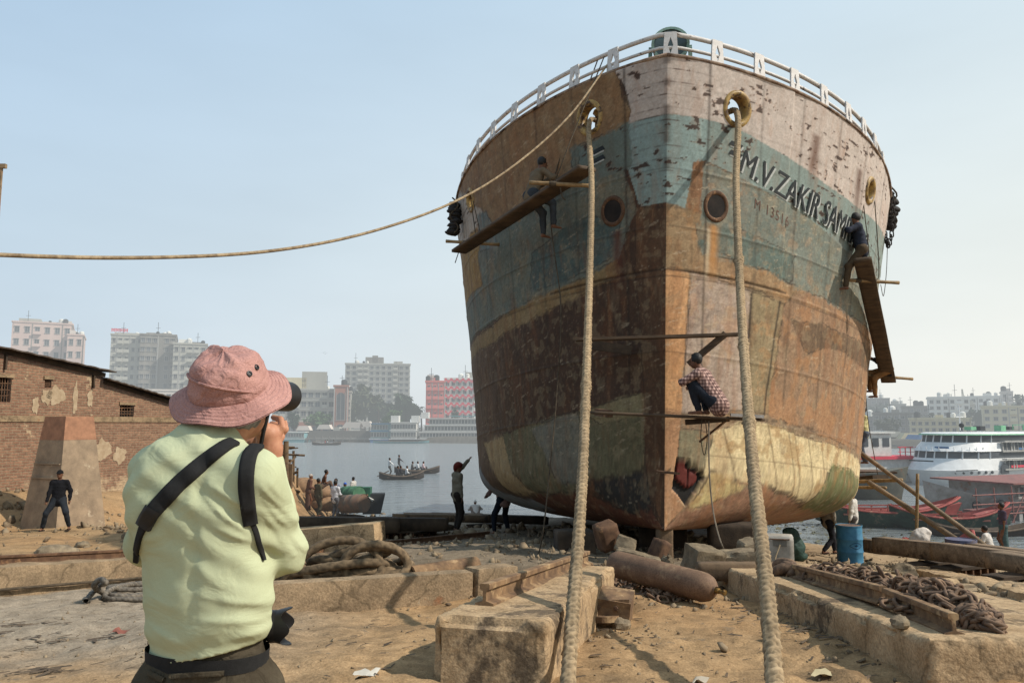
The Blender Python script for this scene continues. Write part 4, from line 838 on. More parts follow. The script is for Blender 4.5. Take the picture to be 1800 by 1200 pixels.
# foundation wall and timbers of the side slip, left middle
f0, f1 = on(505, 974), on(668, 962); fv = f1-f0; fz = math.atan2(fv.y, fv.x)
tag(rough_obj('foundation_wall', (fv.length*1.35, .5, .75), (f0+f1)/2+Vector((-.3, .3, -.35)), fz, 0, math.atan2(-fv.z, fv.length), m_conc, rnd=.03, amp=.015, res=.09, seed=33), 'tan concrete foundation below the big dark timber at the middle left', 'foundation')
g0, g1 = on(470, 985), on(860, 945); tag(rail_mb(g0+Vector((0, 0, .03)), g1+Vector((0, 0, .04)), .8).build('ground_rail', m_rust), 'rusty rail on the ground before the tan foundation', 'rail', 'slipway rails')
def ptimber(name, label, a, b, w, h, m, group=None, cat='timber', seed=1):
    a, b = Vector(a), Vector(b); v = b-a; return tag(rough_obj(name, (v.length, w, h), (a+b)/2-Vector((0, 0, h/2)), math.atan2(v.y, v.x), 0, -math.atan2(v.z, Vector((v.x, v.y)).length), m, rnd=.012, amp=.006, res=.12, seed=seed, nsc=1.5), label, cat, group)
gr = 'timbers of the side slip'
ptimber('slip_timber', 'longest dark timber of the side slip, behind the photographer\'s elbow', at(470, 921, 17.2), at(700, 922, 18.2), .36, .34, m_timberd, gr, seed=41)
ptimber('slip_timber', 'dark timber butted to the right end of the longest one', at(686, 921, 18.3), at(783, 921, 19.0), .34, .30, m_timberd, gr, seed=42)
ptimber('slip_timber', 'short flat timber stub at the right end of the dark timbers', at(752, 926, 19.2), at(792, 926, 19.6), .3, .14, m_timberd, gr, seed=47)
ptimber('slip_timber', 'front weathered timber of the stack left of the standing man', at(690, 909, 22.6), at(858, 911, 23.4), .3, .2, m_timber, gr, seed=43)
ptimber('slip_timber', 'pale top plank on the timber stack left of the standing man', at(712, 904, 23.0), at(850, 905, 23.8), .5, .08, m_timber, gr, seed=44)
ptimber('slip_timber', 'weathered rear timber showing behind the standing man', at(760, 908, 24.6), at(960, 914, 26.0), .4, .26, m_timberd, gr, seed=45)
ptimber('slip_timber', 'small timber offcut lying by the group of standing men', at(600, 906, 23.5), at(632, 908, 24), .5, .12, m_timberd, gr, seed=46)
def cradle(px0, px1, py0, py1, Y, label, n, group):
    """steel cradle: two flanges with webs between them"""
    a, b = at(px0, py0, Y), at(px1, py0, Y+.5); h = a.z-at(px0, py1, Y).z; t_ = thing('slip_cradle', label, 'steel cradle', (a+b)/2-Vector((0, 0, h)), math.atan2(b.y-a.y, b.x-a.x), group); L_ = (b-a).length
    MB().box((0, 0, h-.03), (L_, .34, .05)).build('top_flange', m_timberd, t_); MB().box((0, 0, .03), (L_, .34, .05)).build('bottom_flange', m_timberd, t_); MB().box((0, .08, h/2), (L_, .03, h-.112)).build('web_plate', m_rust, t_)
    for i in range(n): MB().box((-L_/2+L_*(i+.5)/n, -.05, h/2), (.035, .22, h-.114)).build('stiffener', m_rust, t_)
cradle(660, 727, 932, 954, 18.1, 'short steel cradle under the joint of the dark timbers', 6, 'steel slip cradles')
cradle(729, 765, 931, 950, 18.8, 'short steel cradle under the right dark timber', 3, 'steel slip cradles')
cradle(530, 650, 934, 950, 18.3, 'rusty steel cradle on the tan foundation', 9, 'steel slip cradles')
cradle(824, 880, 920, 935, 23.3, 'steel cradle with white end plate beside the standing man', 8, 'steel slip cradles')
m_tim2 = mat('grey_beam', lin((150, 128, 104)), lin((104, 88, 72)), sc=4, rough=.9, bump=.4, bsc=30, c3=lin((80, 66, 54)), sc3=3, t3=.6, fine=40)
# right-hand side slip
gr = 'timbers of the right side slip'
ptimber('slip_timber', 'far thin timber of the right side slip, behind the blue drum', at(1500, 955, 19.6), at(1560, 963, 18.0), .3, .3, m_tim2, gr, seed=51)
ptimber('slip_timber', 'middle tan timber of the right side slip below the white sack', at(1545, 957, 16.2), at(1672, 972, 14.3), .32, .32, m_tim2, gr, seed=52)
ptimber('slip_timber', 'near tan timber of the right side slip at the picture edge', at(1650, 968, 14.2), at(1830, 992, 11.9), .34, .30, m_tim2, gr, seed=53)
ptimber('slip_timber', 'thick stub timber of the right side slip at the picture edge, in front', at(1748, 982, 11.9), at(1860, 1000, 10.8), .34, .24, m_tim2, gr, seed=54)
ptimber('slip_timber', 'rear timber of the right side slip beyond the near one', at(1700, 964, 15.8), at(1850, 985, 13.4), .34, .24, m_tim2, gr, seed=55)
cradle(1590, 1668, 987, 1014, 14.6, 'steel cradle under the middle timber of the right side slip', 5, 'steel slip cradles')
cradle(1650, 1740, 992, 1028, 13.7, 'steel cradle under the near timber of the right side slip', 7, 'steel slip cradles')
cradle(1742, 1850, 1006, 1048, 11.9, 'steel cradle at the picture edge of the right side slip', 6, 'steel slip cradles')
s0, s1 = on(1618, 1012), on(1830, 1065); sv = s1-s0; tag(rough_obj('rail_kerb', (sv.length*1.1, .5, .55), (s0+s1)/2+Vector((.2, .25, -.46)), math.atan2(sv.y, sv.x), 0, math.atan2(-sv.z, sv.length), m_conc, rnd=.06, amp=.04, res=.08, seed=61), 'worn concrete kerb below the cradles at the right', 'kerb')
# blue drum
m_blue = mat('drum_blue', lin((70, 128, 158)), lin((52, 106, 138)), sc=4, rough=.55, bump=.1, c3=lin((120, 130, 126)), sc3=5, t3=.66)
m_lid = mat('drum_lid', lin((140, 108, 84)), lin((90, 80, 78)), sc=6)
p = on(1495, 990); dr = thing('oil_drum', 'blue steel drum with an eye-shaped mark standing right of the hull', 'drum', p-Vector((0, 0, .01)))
prof = [(.275, 0), (.285, .0), (.285, .02), (.278, .03)]
for z0 in (.29, .57): prof += [(.278, z0-.03), (.290, z0-.01), (.290, z0+.01), (.278, z0+.03)]
for z0 in (.1, .16, .22, .66, .72, .78): pass
prof += [(.278, .84), (.287, .85), (.287, .875), (.275, .875), (.272, .862)]
MB().lathe(prof, 36).build('shell', m_blue, dr, smooth=35); MB().lathe([(0, .860), (.272, .862)], 36).build('lid', m_lid, dr)
def on_cyl(poly, r, zc, th0): return [Vector((r*math.sin(th0+u/r), -r*math.cos(th0+u/r), zc+v)) for u, v in poly]
mb = MB(); n = 16
for sg in (1, -1):
    V = on_cyl([(-.15+.30*i/n, sg*(.062*math.sin(math.pi*i/n)**1.2)) for i in range(n+1)], .2815, .44, .12)+on_cyl([(-.15+.30*i/n, sg*(.062*math.sin(math.pi*i/n)**1.2+.012)) for i in range(n+1)], .2815, .44, .12); mb.add(V, [(i, i+1, n+2+i, n+1+i) for i in range(n)])
for i in (0,): V = on_cyl([(.05, 0), (.02, .012), (0, .024), (-.02, .012), (-.05, 0), (-.02, -.012), (0, -.024), (.02, -.012)], .2815, .44, .12)
mb.add(V, [tuple(range(8))]); mb.build('drum_mark', mat('mark_blue', lin((36, 62, 92)), bump=0), dr)
# grey cabinet, green sack, keel post and blocks under the bow
p = on(1369, 998, 9, 30); gb = thing('welding_set', 'grey metal welding cabinet standing beyond the right rope', 'welding set', p-Vector((0, 0, .02)), R(-16))
m_gbox = mat('cabinet_grey', lin((172, 166, 156)), lin((140, 134, 124)), sc=5, rough=.6, bump=.15, c3=lin((120, 96, 74)), sc3=4, t3=.66)
P, Q = rough_box((.46, .40, .54), rnd=.02, amp=.004, res=.07, seed=5); link('cabinet', np_mesh('cabinet', P, Q), m_gbox, gb, smooth=True)
MB().box((.02, -.205, .44), (.2, .02, .1)).build('front_panel', mat('panel_dark', lin((120, 116, 108))), gb); MB().tube([(-.12, -.20, .50), (-.12, -.235, .5), (.16, -.235, .5), (.16, -.20, .5)], .01, 6).build('handle', m_rust, gb)
tag(MB().tube(spline([p+Vector((-.05, -.24, .4)), p+Vector((-.15, -.3, .15)), p+Vector((.0, -.35, .03)), p+Vector((.5, -.3, .02)), p+Vector((.9, -.5, .02)), p+Vector((1.3, -.2, .03)), p+Vector((1.7, -.5, .02))], 40), .012, 6).build('welding_cable', mat('cable_pale', lin((170, 150, 120)))), 'pale cable trailing from the grey welding cabinet', 'cable')
m_gsack = mat('sack_green', lin((58, 86, 76)), lin((36, 58, 52)), sc=7, rough=.7, bump=.6, bsc=14)
p = on(1400, 985, 9, 30); V, F = sdf([('e', (0, 0, .26), (.20, .17, .27)), ('e', (-.06, 0, .52), (.15, .12, .2)), ('e', (-.16, 0, .64), (.14, .09, .10)), ('e', (.05, .05, .1), (.22, .2, .12))], .02, disp=lambda q: .05*(fbm(q*9, 3, 5)-.5))
o = link('green_sack', np_mesh('green_sack', V, F), m_gsack, smooth=True); o.location = p; tag(o, 'slumped dark green plastic sack beside the grey welding cabinet', 'sack')
p = on(1163, 988, 11, 18); p.y = 13.62; tp = ship_M @ Vector((0, .30, .08)); q = Vector((tp.x, tp.y, G(tp.x, tp.y)))
o = rough_obj('keel_post', (.27, .24, tp.z-q.z+.25), q-Vector((0, 0, .28)), R(8), m=m_timber, rnd=.03, amp=.02, res=.05, seed=71, nsc=2); tag(o, 'upright timber post shoring the forefoot of the bow', 'post')
def wedge(px, py, Y, size, e, label, sd, m=m_rust, cat='block', name='keel_block', group='blocks under the bow'):
    p = at(px, py, Y); st_ = m is m_stone; P, Q = rough_box(size, rnd=.03, amp=.035 if st_ else .012, res=.035 if st_ else .06, seed=sd, chip=.10 if st_ else .02, nsc=5); o = link(name, np_mesh(name, P, Q), m, smooth=26 if st_ else True); o.location = p; o.rotation_euler = e; return tag(o, label, cat, group)
wedge(1072, 962, 12.6, (.34, .3, .42), (R(10), R(-18), R(20)), 'tall tilted brown keel block left of the keel post', 81)
wedge(1094, 972, 12.2, (.3, .3, .26), (R(-14), R(20), R(-10)), 'squat pale keel block leaning right of the tall tilted one', 82, m_stone)
wedge(1152, 984, 12.4, (.2, .3, .34), (R(6), R(24), R(30)), 'small leaning brown keel block touching the keel post', 83)
wedge(1118, 990, 11.6, (.66, .3, .16), (0, R(14), R(-10)), 'dusty slab lying below the keel blocks', 84, m_stone)
wedge(1165, 998, 11.2, (.2, .2, .2), (0, R(40), R(20)), 'small stone wedge behind the gas cylinder', 85, m_stone)
wedge(1232, 1008, 10.6, (.46, .36, .36), (R(10), R(8), R(20)), 'grey broken concrete lump with a step, right of the gas cylinder', 86, m_stone)
wedge(1262, 1016, 10.0, (.5, .3, .12), (R(4), R(14), R(-18)), 'flat grey slab leaning against the broken concrete lump', 87, m_stone)
wedge(1300, 994, 11.2, (.62, .36, .22), (0, R(-4), R(-14)), 'long grey concrete lump behind the squared timber', 88, m_stone)
wedge(1318, 985, 11.6, (.26, .3, .3), (R(10), R(-8), R(10)), 'upright grey concrete lump at the end of the long one', 89, m_stone)
wedge(1300, 1019, 9.9, (1.05, .26, .22), (0, R(-1), R(-6)), 'squared timber lying between the stones and the right rope', 90, m_timber, 'timber', 'squared_timber')
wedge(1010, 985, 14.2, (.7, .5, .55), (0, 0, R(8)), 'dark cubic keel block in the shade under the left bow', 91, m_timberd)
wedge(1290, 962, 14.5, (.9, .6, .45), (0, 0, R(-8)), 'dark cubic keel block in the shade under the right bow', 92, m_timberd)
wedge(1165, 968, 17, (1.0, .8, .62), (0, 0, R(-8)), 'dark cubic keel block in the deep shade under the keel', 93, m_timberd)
p = at(1310, 945, 15.2); tag(MB().lathe([(.1, 0), (.34, 0), (.36, .04), (.36, .18), (.34, .22), (.1, .22)], 24, p, (.2, -1, 0)).build('cradle_wheel', m_timberd, smooth=35), 'dark wheel showing under the right side of the bow', 'wheel')
# scattered stones in front and at the right
STN = [(1355, 1120, .06, 'pale angular stone left of the right rope'), (1345, 1118, .0, ''), (1672, 1078, .17, 'large brown boulder beside the chain heap'), (1655, 1040, .0, ''), (1790, 1090, .12, 'rounded pale stone at the right picture edge'), (1580, 1098, .07, 'reddish stone on the right concrete beam'), (1590, 1012, .22, 'low rock below the right cradle'), (1650, 1012, .2, ''), (1520, 998, .09, 'small tan stone beside the blue drum'), (690, 1062, .07, 'brown stone below the low ground beam'), (588, 1070, .06, 'pale stone at the foot of the low ground beam'), (655, 1060, .09, 'flat pale stone in front of the low ground beam'), (1092, 1105, .08, 'round stone under the steel bracket'), (1320, 1012, .0, '')]
for i, (px, py, s_, lb_) in enumerate(STN):
    if s_ <= 0 or not lb_: continue
    p = on(px, py)
    if 'concrete beam' in lb_: p = at(px, py, 5.45)
    o = MB().ball((0, 0, 0), (s_, s_*.8, s_*.7), 9, seed=i+3, amp=.55).build('stone', m_stone, smooth=25); o.location = p+Vector((0, 0, s_*.3)); o.rotation_euler = (0, 0, i*1.3); tag(o, lb_, 'stone', 'stones lying about the yard')
p = on(1660, 1043); tag(MB().lathe([(0, 0), (.085, 0), (.09, .02), (.09, .28), (.07, .28), (.07, .02)], 16, p+Vector((-.12, 0, .09)), (1, .1, -.05)).build('concrete_pipe', m_conc, smooth=35), 'short pale concrete pipe piece lying beyond the chain heap', 'pipe')
# loose stuff: gravel, chips
rg = np.random.default_rng(12); Vs, Fs, k = [], [], 0
ico = bmesh.new(); bmesh.ops.create_icosphere(ico, subdivisions=1, radius=1); IV = np.array([v.co[:] for v in ico.verts]); IF = np.array([[v.index for v in f.verts] for f in ico.faces]); ico.free()
def scat(n, fx, smin_, smax_):
    global k
    for _ in range(n):
        x, y = fx(); s_ = smin_+(smax_-smin_)*rg.random()**3; r_ = 1+.35*rg.normal(size=(len(IV), 1)); E_ = np.array(Euler(rg.random(3)*6).to_matrix()); Vs.append((IV*r_*np.array([1, .75, .5])*s_) @ E_.T+np.array([x, y, G(x, y)+s_*.15])); Fs.append(IF+k*len(IV)); k += 1
def patch(cx, cy, sx, sy): return lambda: (cx+rg.normal()*sx, cy+rg.normal()*sy)
def q_(px, py): v = on(px, py); return v.x, v.y
scat(1500, lambda: (rg.uniform(-5, 4.5), 4.0+rg.random()**1.6*6), .004, .022)
for (px, py, sx, sy, n, a, b) in ((760, 1055, .8, .25, 90, .01, .05), (1075, 1110, .25, .2, 60, .01, .035), (1190, 1060, .5, .3, 110, .012, .05), (1300, 1030, .35, .3, 70, .015, .06), (1440, 1110, .25, .9, 110, .01, .045), (1640, 1000, 1.6, 1.6, 520, .02, .12), (1700, 1060, 1.2, .8, 380, .015, .09), (1560, 960, 2.2, 2.0, 420, .02, .13), (1020, 935, 2.4, 2.2, 480, .03, .18), (850, 960, 2.6, 1.4, 260, .02, .10), (1180, 1000, 1.6, 1.2, 220, .02, .10), (300, 960, 2.5, 1.5, 160, .02, .1), (700, 905, 3.4, 3.0, 240, .04, .2), (200, 930, 2.2, 1.6, 160, .03, .13), (60, 900, 1.6, 1.6, 200, .04, .2), (920, 960, 1.2, 1.0, 100, .02, .08), (560, 880, 2.6, 3.5, 160, .05, .22), (100, 1150, 1.0, .5, 60, .006, .02)):
    x, y = q_(px, py); scat(n, patch(x, y, sx, sy), a, b)
me = np_mesh('gravel', np.vstack(Vs), np.vstack(Fs)); tag(link('gravel', me, mat('gravel_mix', lin((160, 142, 116)), lin((100, 84, 68)), sc=2.5, rough=.95, bump=.2, spec=.1)), 'loose stones, chips and rubble strewn over the yard', 'gravel', kind='stuff')
# dark twigs, bark and shreds
Vs, Fs, k = [], [], 0
def shreds(n, fx, l0, l1):
    global k
    for _ in range(n):
        x, y = fx(); L_ = rg.uniform(l0, l1); w_ = L_*rg.uniform(.06, .3); q = rg.normal()*.6; z = G(x, y)+.006; B = np.array([[-L_, -w_, 0], [L_, -w_*.4, .01], [L_*.8, w_, .012], [-L_*.7, w_, .004]]); c_, s_ = math.cos(q), math.sin(q)
        Vs.append(B @ np.array([[c_, s_, 0], [-s_, c_, 0], [0, 0, 1]])+np.array([x, y, z])); Fs.append(np.array([[0, 1, 2, 3]])+4*k); k += 1
shreds(420, lambda: (rg.uniform(-4.5, 3), 4.0+rg.random()**1.5*5), .01, .05)
for px, py, sx, sy, n in ((70, 1178, .12, .06, 34), (70, 1120, .4, .1, 24), (1440, 1110, .25, .8, 90), (900, 1100, .6, .4, 30), (40, 1100, .1, .05, 14)):
    x, y = q_(px, py); shreds(n, patch(x, y, sx, sy), .02, .08)
tag(link('litter', np_mesh('litter', np.vstack(Vs), np.vstack(Fs)), mat('dead_litter', lin((70, 58, 46)), lin((110, 92, 72)), sc=3)), 'dark twigs, bark and shreds scattered on the dirt', 'litter', kind='stuff')
for px, py, c_, w_, lb_ in ((642, 1186, (214, 206, 190), .055, 'white paper scrap on the dirt left of the left concrete block'), (1452, 1192, (206, 190, 150), .055, 'yellowish card scrap on the dirt left of the right beam'), (925, 1192, (205, 150, 96), .04, 'orange wrapper at the foot of the left concrete block'), (210, 1112, (150, 92, 76), .05, 'reddish wrapper on the dirt left of the photographer'), (1232, 1198, (206, 192, 170), .03, 'small pale paper at the bottom centre')):
    p = on(px, py); V = [Vector((x*w_*1.6, y*w_, .012+.02*math.sin(3*x+2*y))) for y in (-1, -.3, .4, 1) for x in (-1, -.4, .3, 1)]; o = MB().add(V, [tuple(int(v) for v in f) for f in grid_faces(4, 4)]).build('paper_scrap', mat('scrap', lin(c_), bump=.1), smooth=True); o.location = p; o.rotation_euler = (0, 0, px); tag(o, lb_, 'paper scrap', 'paper scraps')
# ------------------------------------------------------------------ people
m_skin = mat('skin', lin((122, 84, 62)), lin((102, 68, 50)), sc=9, rough=.6, bump=.08, bsc=60)
m_skinp = mat('skin_light', lin((198, 146, 116)), lin((178, 122, 96)), sc=30, rough=.55, bump=.12, bsc=140)
m_hair = mat('black_hair', (.012, .011, .010), (.022, .02, .018), sc=40, rough=.6, bump=.6, bsc=120)
m_eye = mat('eye_dark', (.02, .015, .012), bump=0, rough=.2)
m_sandal = mat('sandal', lin((60, 48, 40)))
CL = {}
def cloth(c, c2=None, haze=False, **k):
    key = (c, c2)
    if key not in CL: CL[key] = mat('cloth', lin(c), lin(c2) if c2 else None, sc=k.pop('sc', 7), rough=.9, bump=.7, bsc=16, spec=.1, haze=True, **k)
    return CL[key]
def ik(a, b, l1, l2, pole):
    a, b, pole = np.array(a, float), np.array(b, float), np.array(pole, float); d = b-a; D = np.linalg.norm(d)
    if D > (l1+l2)*.999: b = a+d/D*(l1+l2)*.999; d = b-a; D = np.linalg.norm(d)
    u = d/D; x = (l1*l1-l2*l2+D*D)/(2*D); hh = math.sqrt(max(l1*l1-x*x, 1e-6)); p = pole-u*(pole@u); p /= np.linalg.norm(p)+1e-9; return a+u*x+p*hh, b
def hand_prims(wr, el, side, up, s, vox, grip=.35):
    """palm and five separate bent fingers"""
    d = wr-el; d /= np.linalg.norm(d); up = np.array(up, float); n = up-d*(up@d); n /= np.linalg.norm(n)+1e-9; t = np.cross(d, n)*side; r = max(.0085*s, .5*vox); out = []
    pc = wr+d*.05*s; out.append(('c', wr, wr+d*.075*s, .026*s, .034*s, .02, n, .55))
    for i, L_ in enumerate((.072, .08, .076, .06)):
        b0 = wr+d*.085*s+t*(.030-.020*i)*s; k1 = b0+(d*math.cos(grip)-n*math.sin(grip)+t*(.12-.08*i))*L_*.5*s; k2 = k1+(d*math.cos(grip*2.2)-n*math.sin(grip*2.2))*L_*.5*s; out += [('c', b0, k1, r*1.1, r, .006), ('c', k1, k2, r, r*.85, .006)]
    b0 = wr+d*.03*s+t*.03*s; k1 = b0+(d*.6+t*.7-n*.2)*.045*s; k2 = k1+(d*.9+t*.2-n*.3)*.035*s; out += [('c', b0, k1, r*1.35, r*1.15, .012), ('c', k1, k2, r*1.1, r*.9, .006)]
    return out
def person(label, loc, yaw, s=1.0, pz=.90, py=0, lean=(0, 0), feet=((-.1, 0, 0), (.1, 0, 0)), hands=((-.24, .05, .78), (.24, .05, .78)), knee=((-.1, 1, 0), (.1, 1, 0)), elbow=((-.5, -1, -.2), (.5, -1, -.2)), look=(0, 0), shirt=(170, 160, 140), trousers=(60, 58, 56), cap=None, capkind='cap', hair=True, vox=.014, skirt=False, group=None, sleeves=1.0, short=False, toes=.0, smat=None, face=False, shoes=None, long=False):
    """local frame: x right, y the way the figure faces, z up; IK places elbows and knees"""
    t_ = thing('person', label, 'person', loc, yaw, group); A = np.array
    pel = A((0, py, pz)); up = A((lean[0], lean[1], 1.0)); up /= np.linalg.norm(up); right = A((1, 0, 0)); right = right-up*(right@up); right /= np.linalg.norm(right); fwd = np.cross(up, right)
    neck = pel+up*.50; chest = pel+up*.34; sh = [neck-up*.045+right*(.165*k) for k in (-1, 1)]; hip = [pel+right*(.085*k)-up*.02 for k in (-1, 1)]
    hd = neck+up*.10+A((look[0]*.03, look[1]*.05+.02, .06)); hd_up = A((look[0]*.25, look[1]*.35, 1.0)); hd_up /= np.linalg.norm(hd_up)
    fx = math.sin(look[0]); face_d = A((fx, math.cos(look[0]), look[1]*-.2)); face_d -= hd_up*(face_d@hd_up); face_d /= np.linalg.norm(face_d); hr = np.cross(face_d, hd_up)
    Sk, St, Tr = [], [], []
    # head, neck
    RM = [hr, face_d, hd_up]
    Sk += [('e', hd+hd_up*.02, (.074, .092, .105), .03, RM), ('e', hd+face_d*.035-hd_up*.055, (.052, .056, .055), .04, RM), ('c', neck-up*.03, hd-hd_up*.05-face_d*.015, .058, .052, .03)]
    if vox < .03: Sk += [('c', hd+face_d*.088+hd_up*.005, hd+face_d*.106-hd_up*.03, .009, .014, .012), ('e', hd+face_d*.08-hd_up*.065, (.026, .016, .010), .01, RM), ('e', hd+hr*.075-hd_up*.01, (.012, .02, .03), .01, RM), ('e', hd-hr*.075-hd_up*.01, (.012, .02, .03), .01, RM), ('e', hd+face_d*.082+hd_up*.022, (.055, .014, .012), .015, RM)]
    # arms
    for i, k in ((0, -1), (1, 1)):
        el, wr = ik(sh[i], hands[i], .275, .245, elbow[i]); Sk += [('c', sh[i], el, .048, .038, .03), ('c', el, wr, .040, .026, .02)]; Sk += hand_prims(wr, el, k, fwd if wr[2] < sh[i][2] else -fwd, 1.0, vox)
        St += [('c', sh[i], el, .062, .052, .05)]
        if sleeves >= 1: St += [('c', el, el+(wr-el)*.94, .052, .040, .03)]
        elif sleeves < .6: St[-1] = ('c', sh[i], sh[i]+(el-sh[i])*.7, .062, .06, .05)
    St += [('c', pel+up*.0, chest, .150, .158, .06, fwd, .70), ('c', chest, neck-up*.10, .158, .130, .06, fwd, .70), ('c', sh[0], sh[1], .060, .060, .06), ('c', neck-up*.06, neck-up*.015, .085, .066, .04)]
    if long: St += [('c', pel-up*.08-fwd*.02, pel+up*.2, .185, .160, .06, fwd, .82)]
    else: St += [('c', pel-up*.05, pel+up*.15, .156, .150, .05, fwd, .74)]
    Sk += [('c', pel, chest, .132, .142, .06, fwd, .68), ('c', chest, neck-up*.10, .142, .118, .06, fwd, .68), ('c', sh[0], sh[1], .052, .052, .05)]
    # legs
    An = []
    for i, k in ((0, -1), (1, 1)):
        an = A(feet[i])+A((0, 0, .075)); kn, an = ik(hip[i], an, .43, .42, knee[i]); An.append(an); kd = A(knee[i], float); tz = A((feet[i][0]*.3+.04*k, 1.0, toes)); tz /= np.linalg.norm(tz)
        Sk += [('c', hip[i], kn, .078, .052, .04), ('c', kn, an, .052, .034, .03), ('c', an+A((0, -.02, -.035)), an+tz*.15+A((0, 0, -.045)), .034, .026, .02), ('c', an, an+A((0, -.035, -.04)), .034, .030, .02)]
        for j in range(5): Sk += [('c', an+tz*.14+A(((.028-.014*j)*-k, 0, -.052)), an+tz*(.185-.008*j)+A(((.03-.015*j)*-k, 0, -.058)), max(.010, .5*vox), max(.009, .45*vox), .008)]
        if not skirt: Tr += [('c', hip[i], kn, .098, .070, .05)]+([('c', kn, kn+(an-kn)*.93, .068, .052, .03)] if not short else [])
    Tr += [('c', hip[0], hip[1], .105, .105, .06), ('c', pel-up*.02, pel+up*.10, .138, .142, .05, fwd, .72)]
    if skirt: m_ = (An[0]+An[1])/2; Tr += [('c', pel, m_+A((0, 0, .06)), .15, .16, .06, A((0, 1, 0)), .8)]
    wr_ = lambda amp: (lambda q: amp*(fbm(q*np.array([7, 7, 11]), 3, 3)-.5))
    S = lambda P: P*s
    V, F = sdf(Sk, vox, .004); link('body', np_mesh('body', S(V), F), m_skin, t_, smooth=True)
    if shirt:
        V, F = sdf(St, max(vox, .012), -.004, wr_(.035)); link('shirt', np_mesh('shirt', S(V), F), smat or cloth(shirt), t_, smooth=True)
    if trousers:
        V, F = sdf(Tr, max(vox, .012), -.003, wr_(.03)); link('skirt' if skirt else 'trousers', np_mesh('trousers', S(V), F), cloth(trousers), t_, smooth=True)
    hp = [('e', hd+hd_up*.035-face_d*.012, (.086, .102, .104), .02, RM)]
    if cap and capkind == 'cap': hp += [('e', hd+face_d*.10+hd_up*.045, (.062, .07, .012), .02, RM)]
    if cap and capkind == 'wrap': hp += [('e', hd+hd_up*.06, (.100, .115, .055), .03, RM), ('e', hd-face_d*.10-hd_up*.03, (.05, .035, .09), .03, RM)]
    lo_ = .045 if (cap and capkind == 'cap') else .0
    def cut(G_):
        d = G_-hd.astype(np.float32); u = d @ hd_up.astype(np.float32); f = d @ face_d.astype(np.float32); return np.maximum(lo_-u-(.0 if cap else .05)*(f < .02)*1.0, (f-.055) if not cap else -9+0*f) if not cap else (lo_-.02-u)
    if capkind == 'wrap' and cap: cut = lambda G_: (-.02-(G_-hd.astype(np.float32)) @ hd_up.astype(np.float32))-.1*(((G_-hd.astype(np.float32)) @ face_d.astype(np.float32)) < -.04)
    if cap or hair: V, F = sdf(hp, max(vox, .01), 0, None if cap else (lambda q: .012*(fbm(q*60, 2, 4)-.5)), cut); link('cap' if cap else 'hair', np_mesh('hair', S(V), F), cloth(cap) if cap else m_hair, t_, smooth=True)
    if face:
        for k in (-1, 1): MB().ball(S(hd+face_d*.084+hr*(.030*k)+hd_up*.006), (.011, .008, .007), 6).build('eye', m_eye, t_)
    if shoes:
        for an in An: MB().box(S(an+A((0, .055, -.078))), (.09, .26, .018)).build('sandal', cloth(shoes), t_)
    return t_
def ground_at(px, py, Y0=2.5, Y1=60): p = on(px, py, Y0, Y1); return p
STAND = dict()
# man in black by the pillar
p = on(100, 931, 12, 40)
person('man in black shirt, jeans and dark cap standing astride before the brick shed', p, R(180+18), .98, pz=.84, feet=((-.30, .06, .02), (.36, -.02, .0)), knee=((-.3, 1, 0), (.3, 1, 0)), hands=((-.26, -.02, .80), (.27, .10, .78)), elbow=((-1, -.5, 0), (1, -.6, 0)), shirt=(30, 30, 34), trousers=(46, 50, 56), cap=(30, 29, 30), vox=.014, face=True, shoes=(70, 56, 48), look=(.15, 0))
# man reaching up to the hull
p = on(803, 934, 12, 40)
person('man in grey shirt and red head wrap standing with one arm raised to the hull', p, R(-62), 1.03, pz=.92, lean=(.0, .0), feet=((-.08, .0, 0), (.08, -.02, 0)), hands=((-.04, .38, 1.80), (.18, .05, .80)), elbow=((-.6, .3, -1), (.5, -1, 0)), shirt=(128, 120, 104), trousers=(48, 42, 38), cap=(112, 52, 46), capkind='wrap', vox=.014, look=(.0, .2), shoes=(50, 44, 40))
SQ = dict(pz=.20, py=-.16, lean=(0, .75), feet=((-.13, .08, 0), (.13, .08, 0)), knee=((-.35, 1, .6), (.35, 1, .6)), hands=((-.12, .34, .36), (.14, .34, .36)), elbow=((-1, 0, -.3), (1, 0, -.3)))
p = on(836, 909, 15, 45); person('man in white shirt and skullcap squatting by the water left of the hull', p, R(10), 1.0, **SQ, shirt=(214, 206, 196), trousers=(120, 104, 92), cap=(222, 216, 206), vox=.02)
p = on(882, 936, 15, 40); p.y -= .2; person('man bent under the hull, only dark trousers and sandals showing', p, R(30), 1.0, pz=.86, py=-.1, lean=(.1, .8), feet=((-.22, 0, 0), (.22, .06, 0)), hands=((-.2, .5, .9), (.25, .55, .8)), shirt=(150, 120, 110), trousers=(34, 38, 46), vox=.018, shoes=(60, 50, 44))
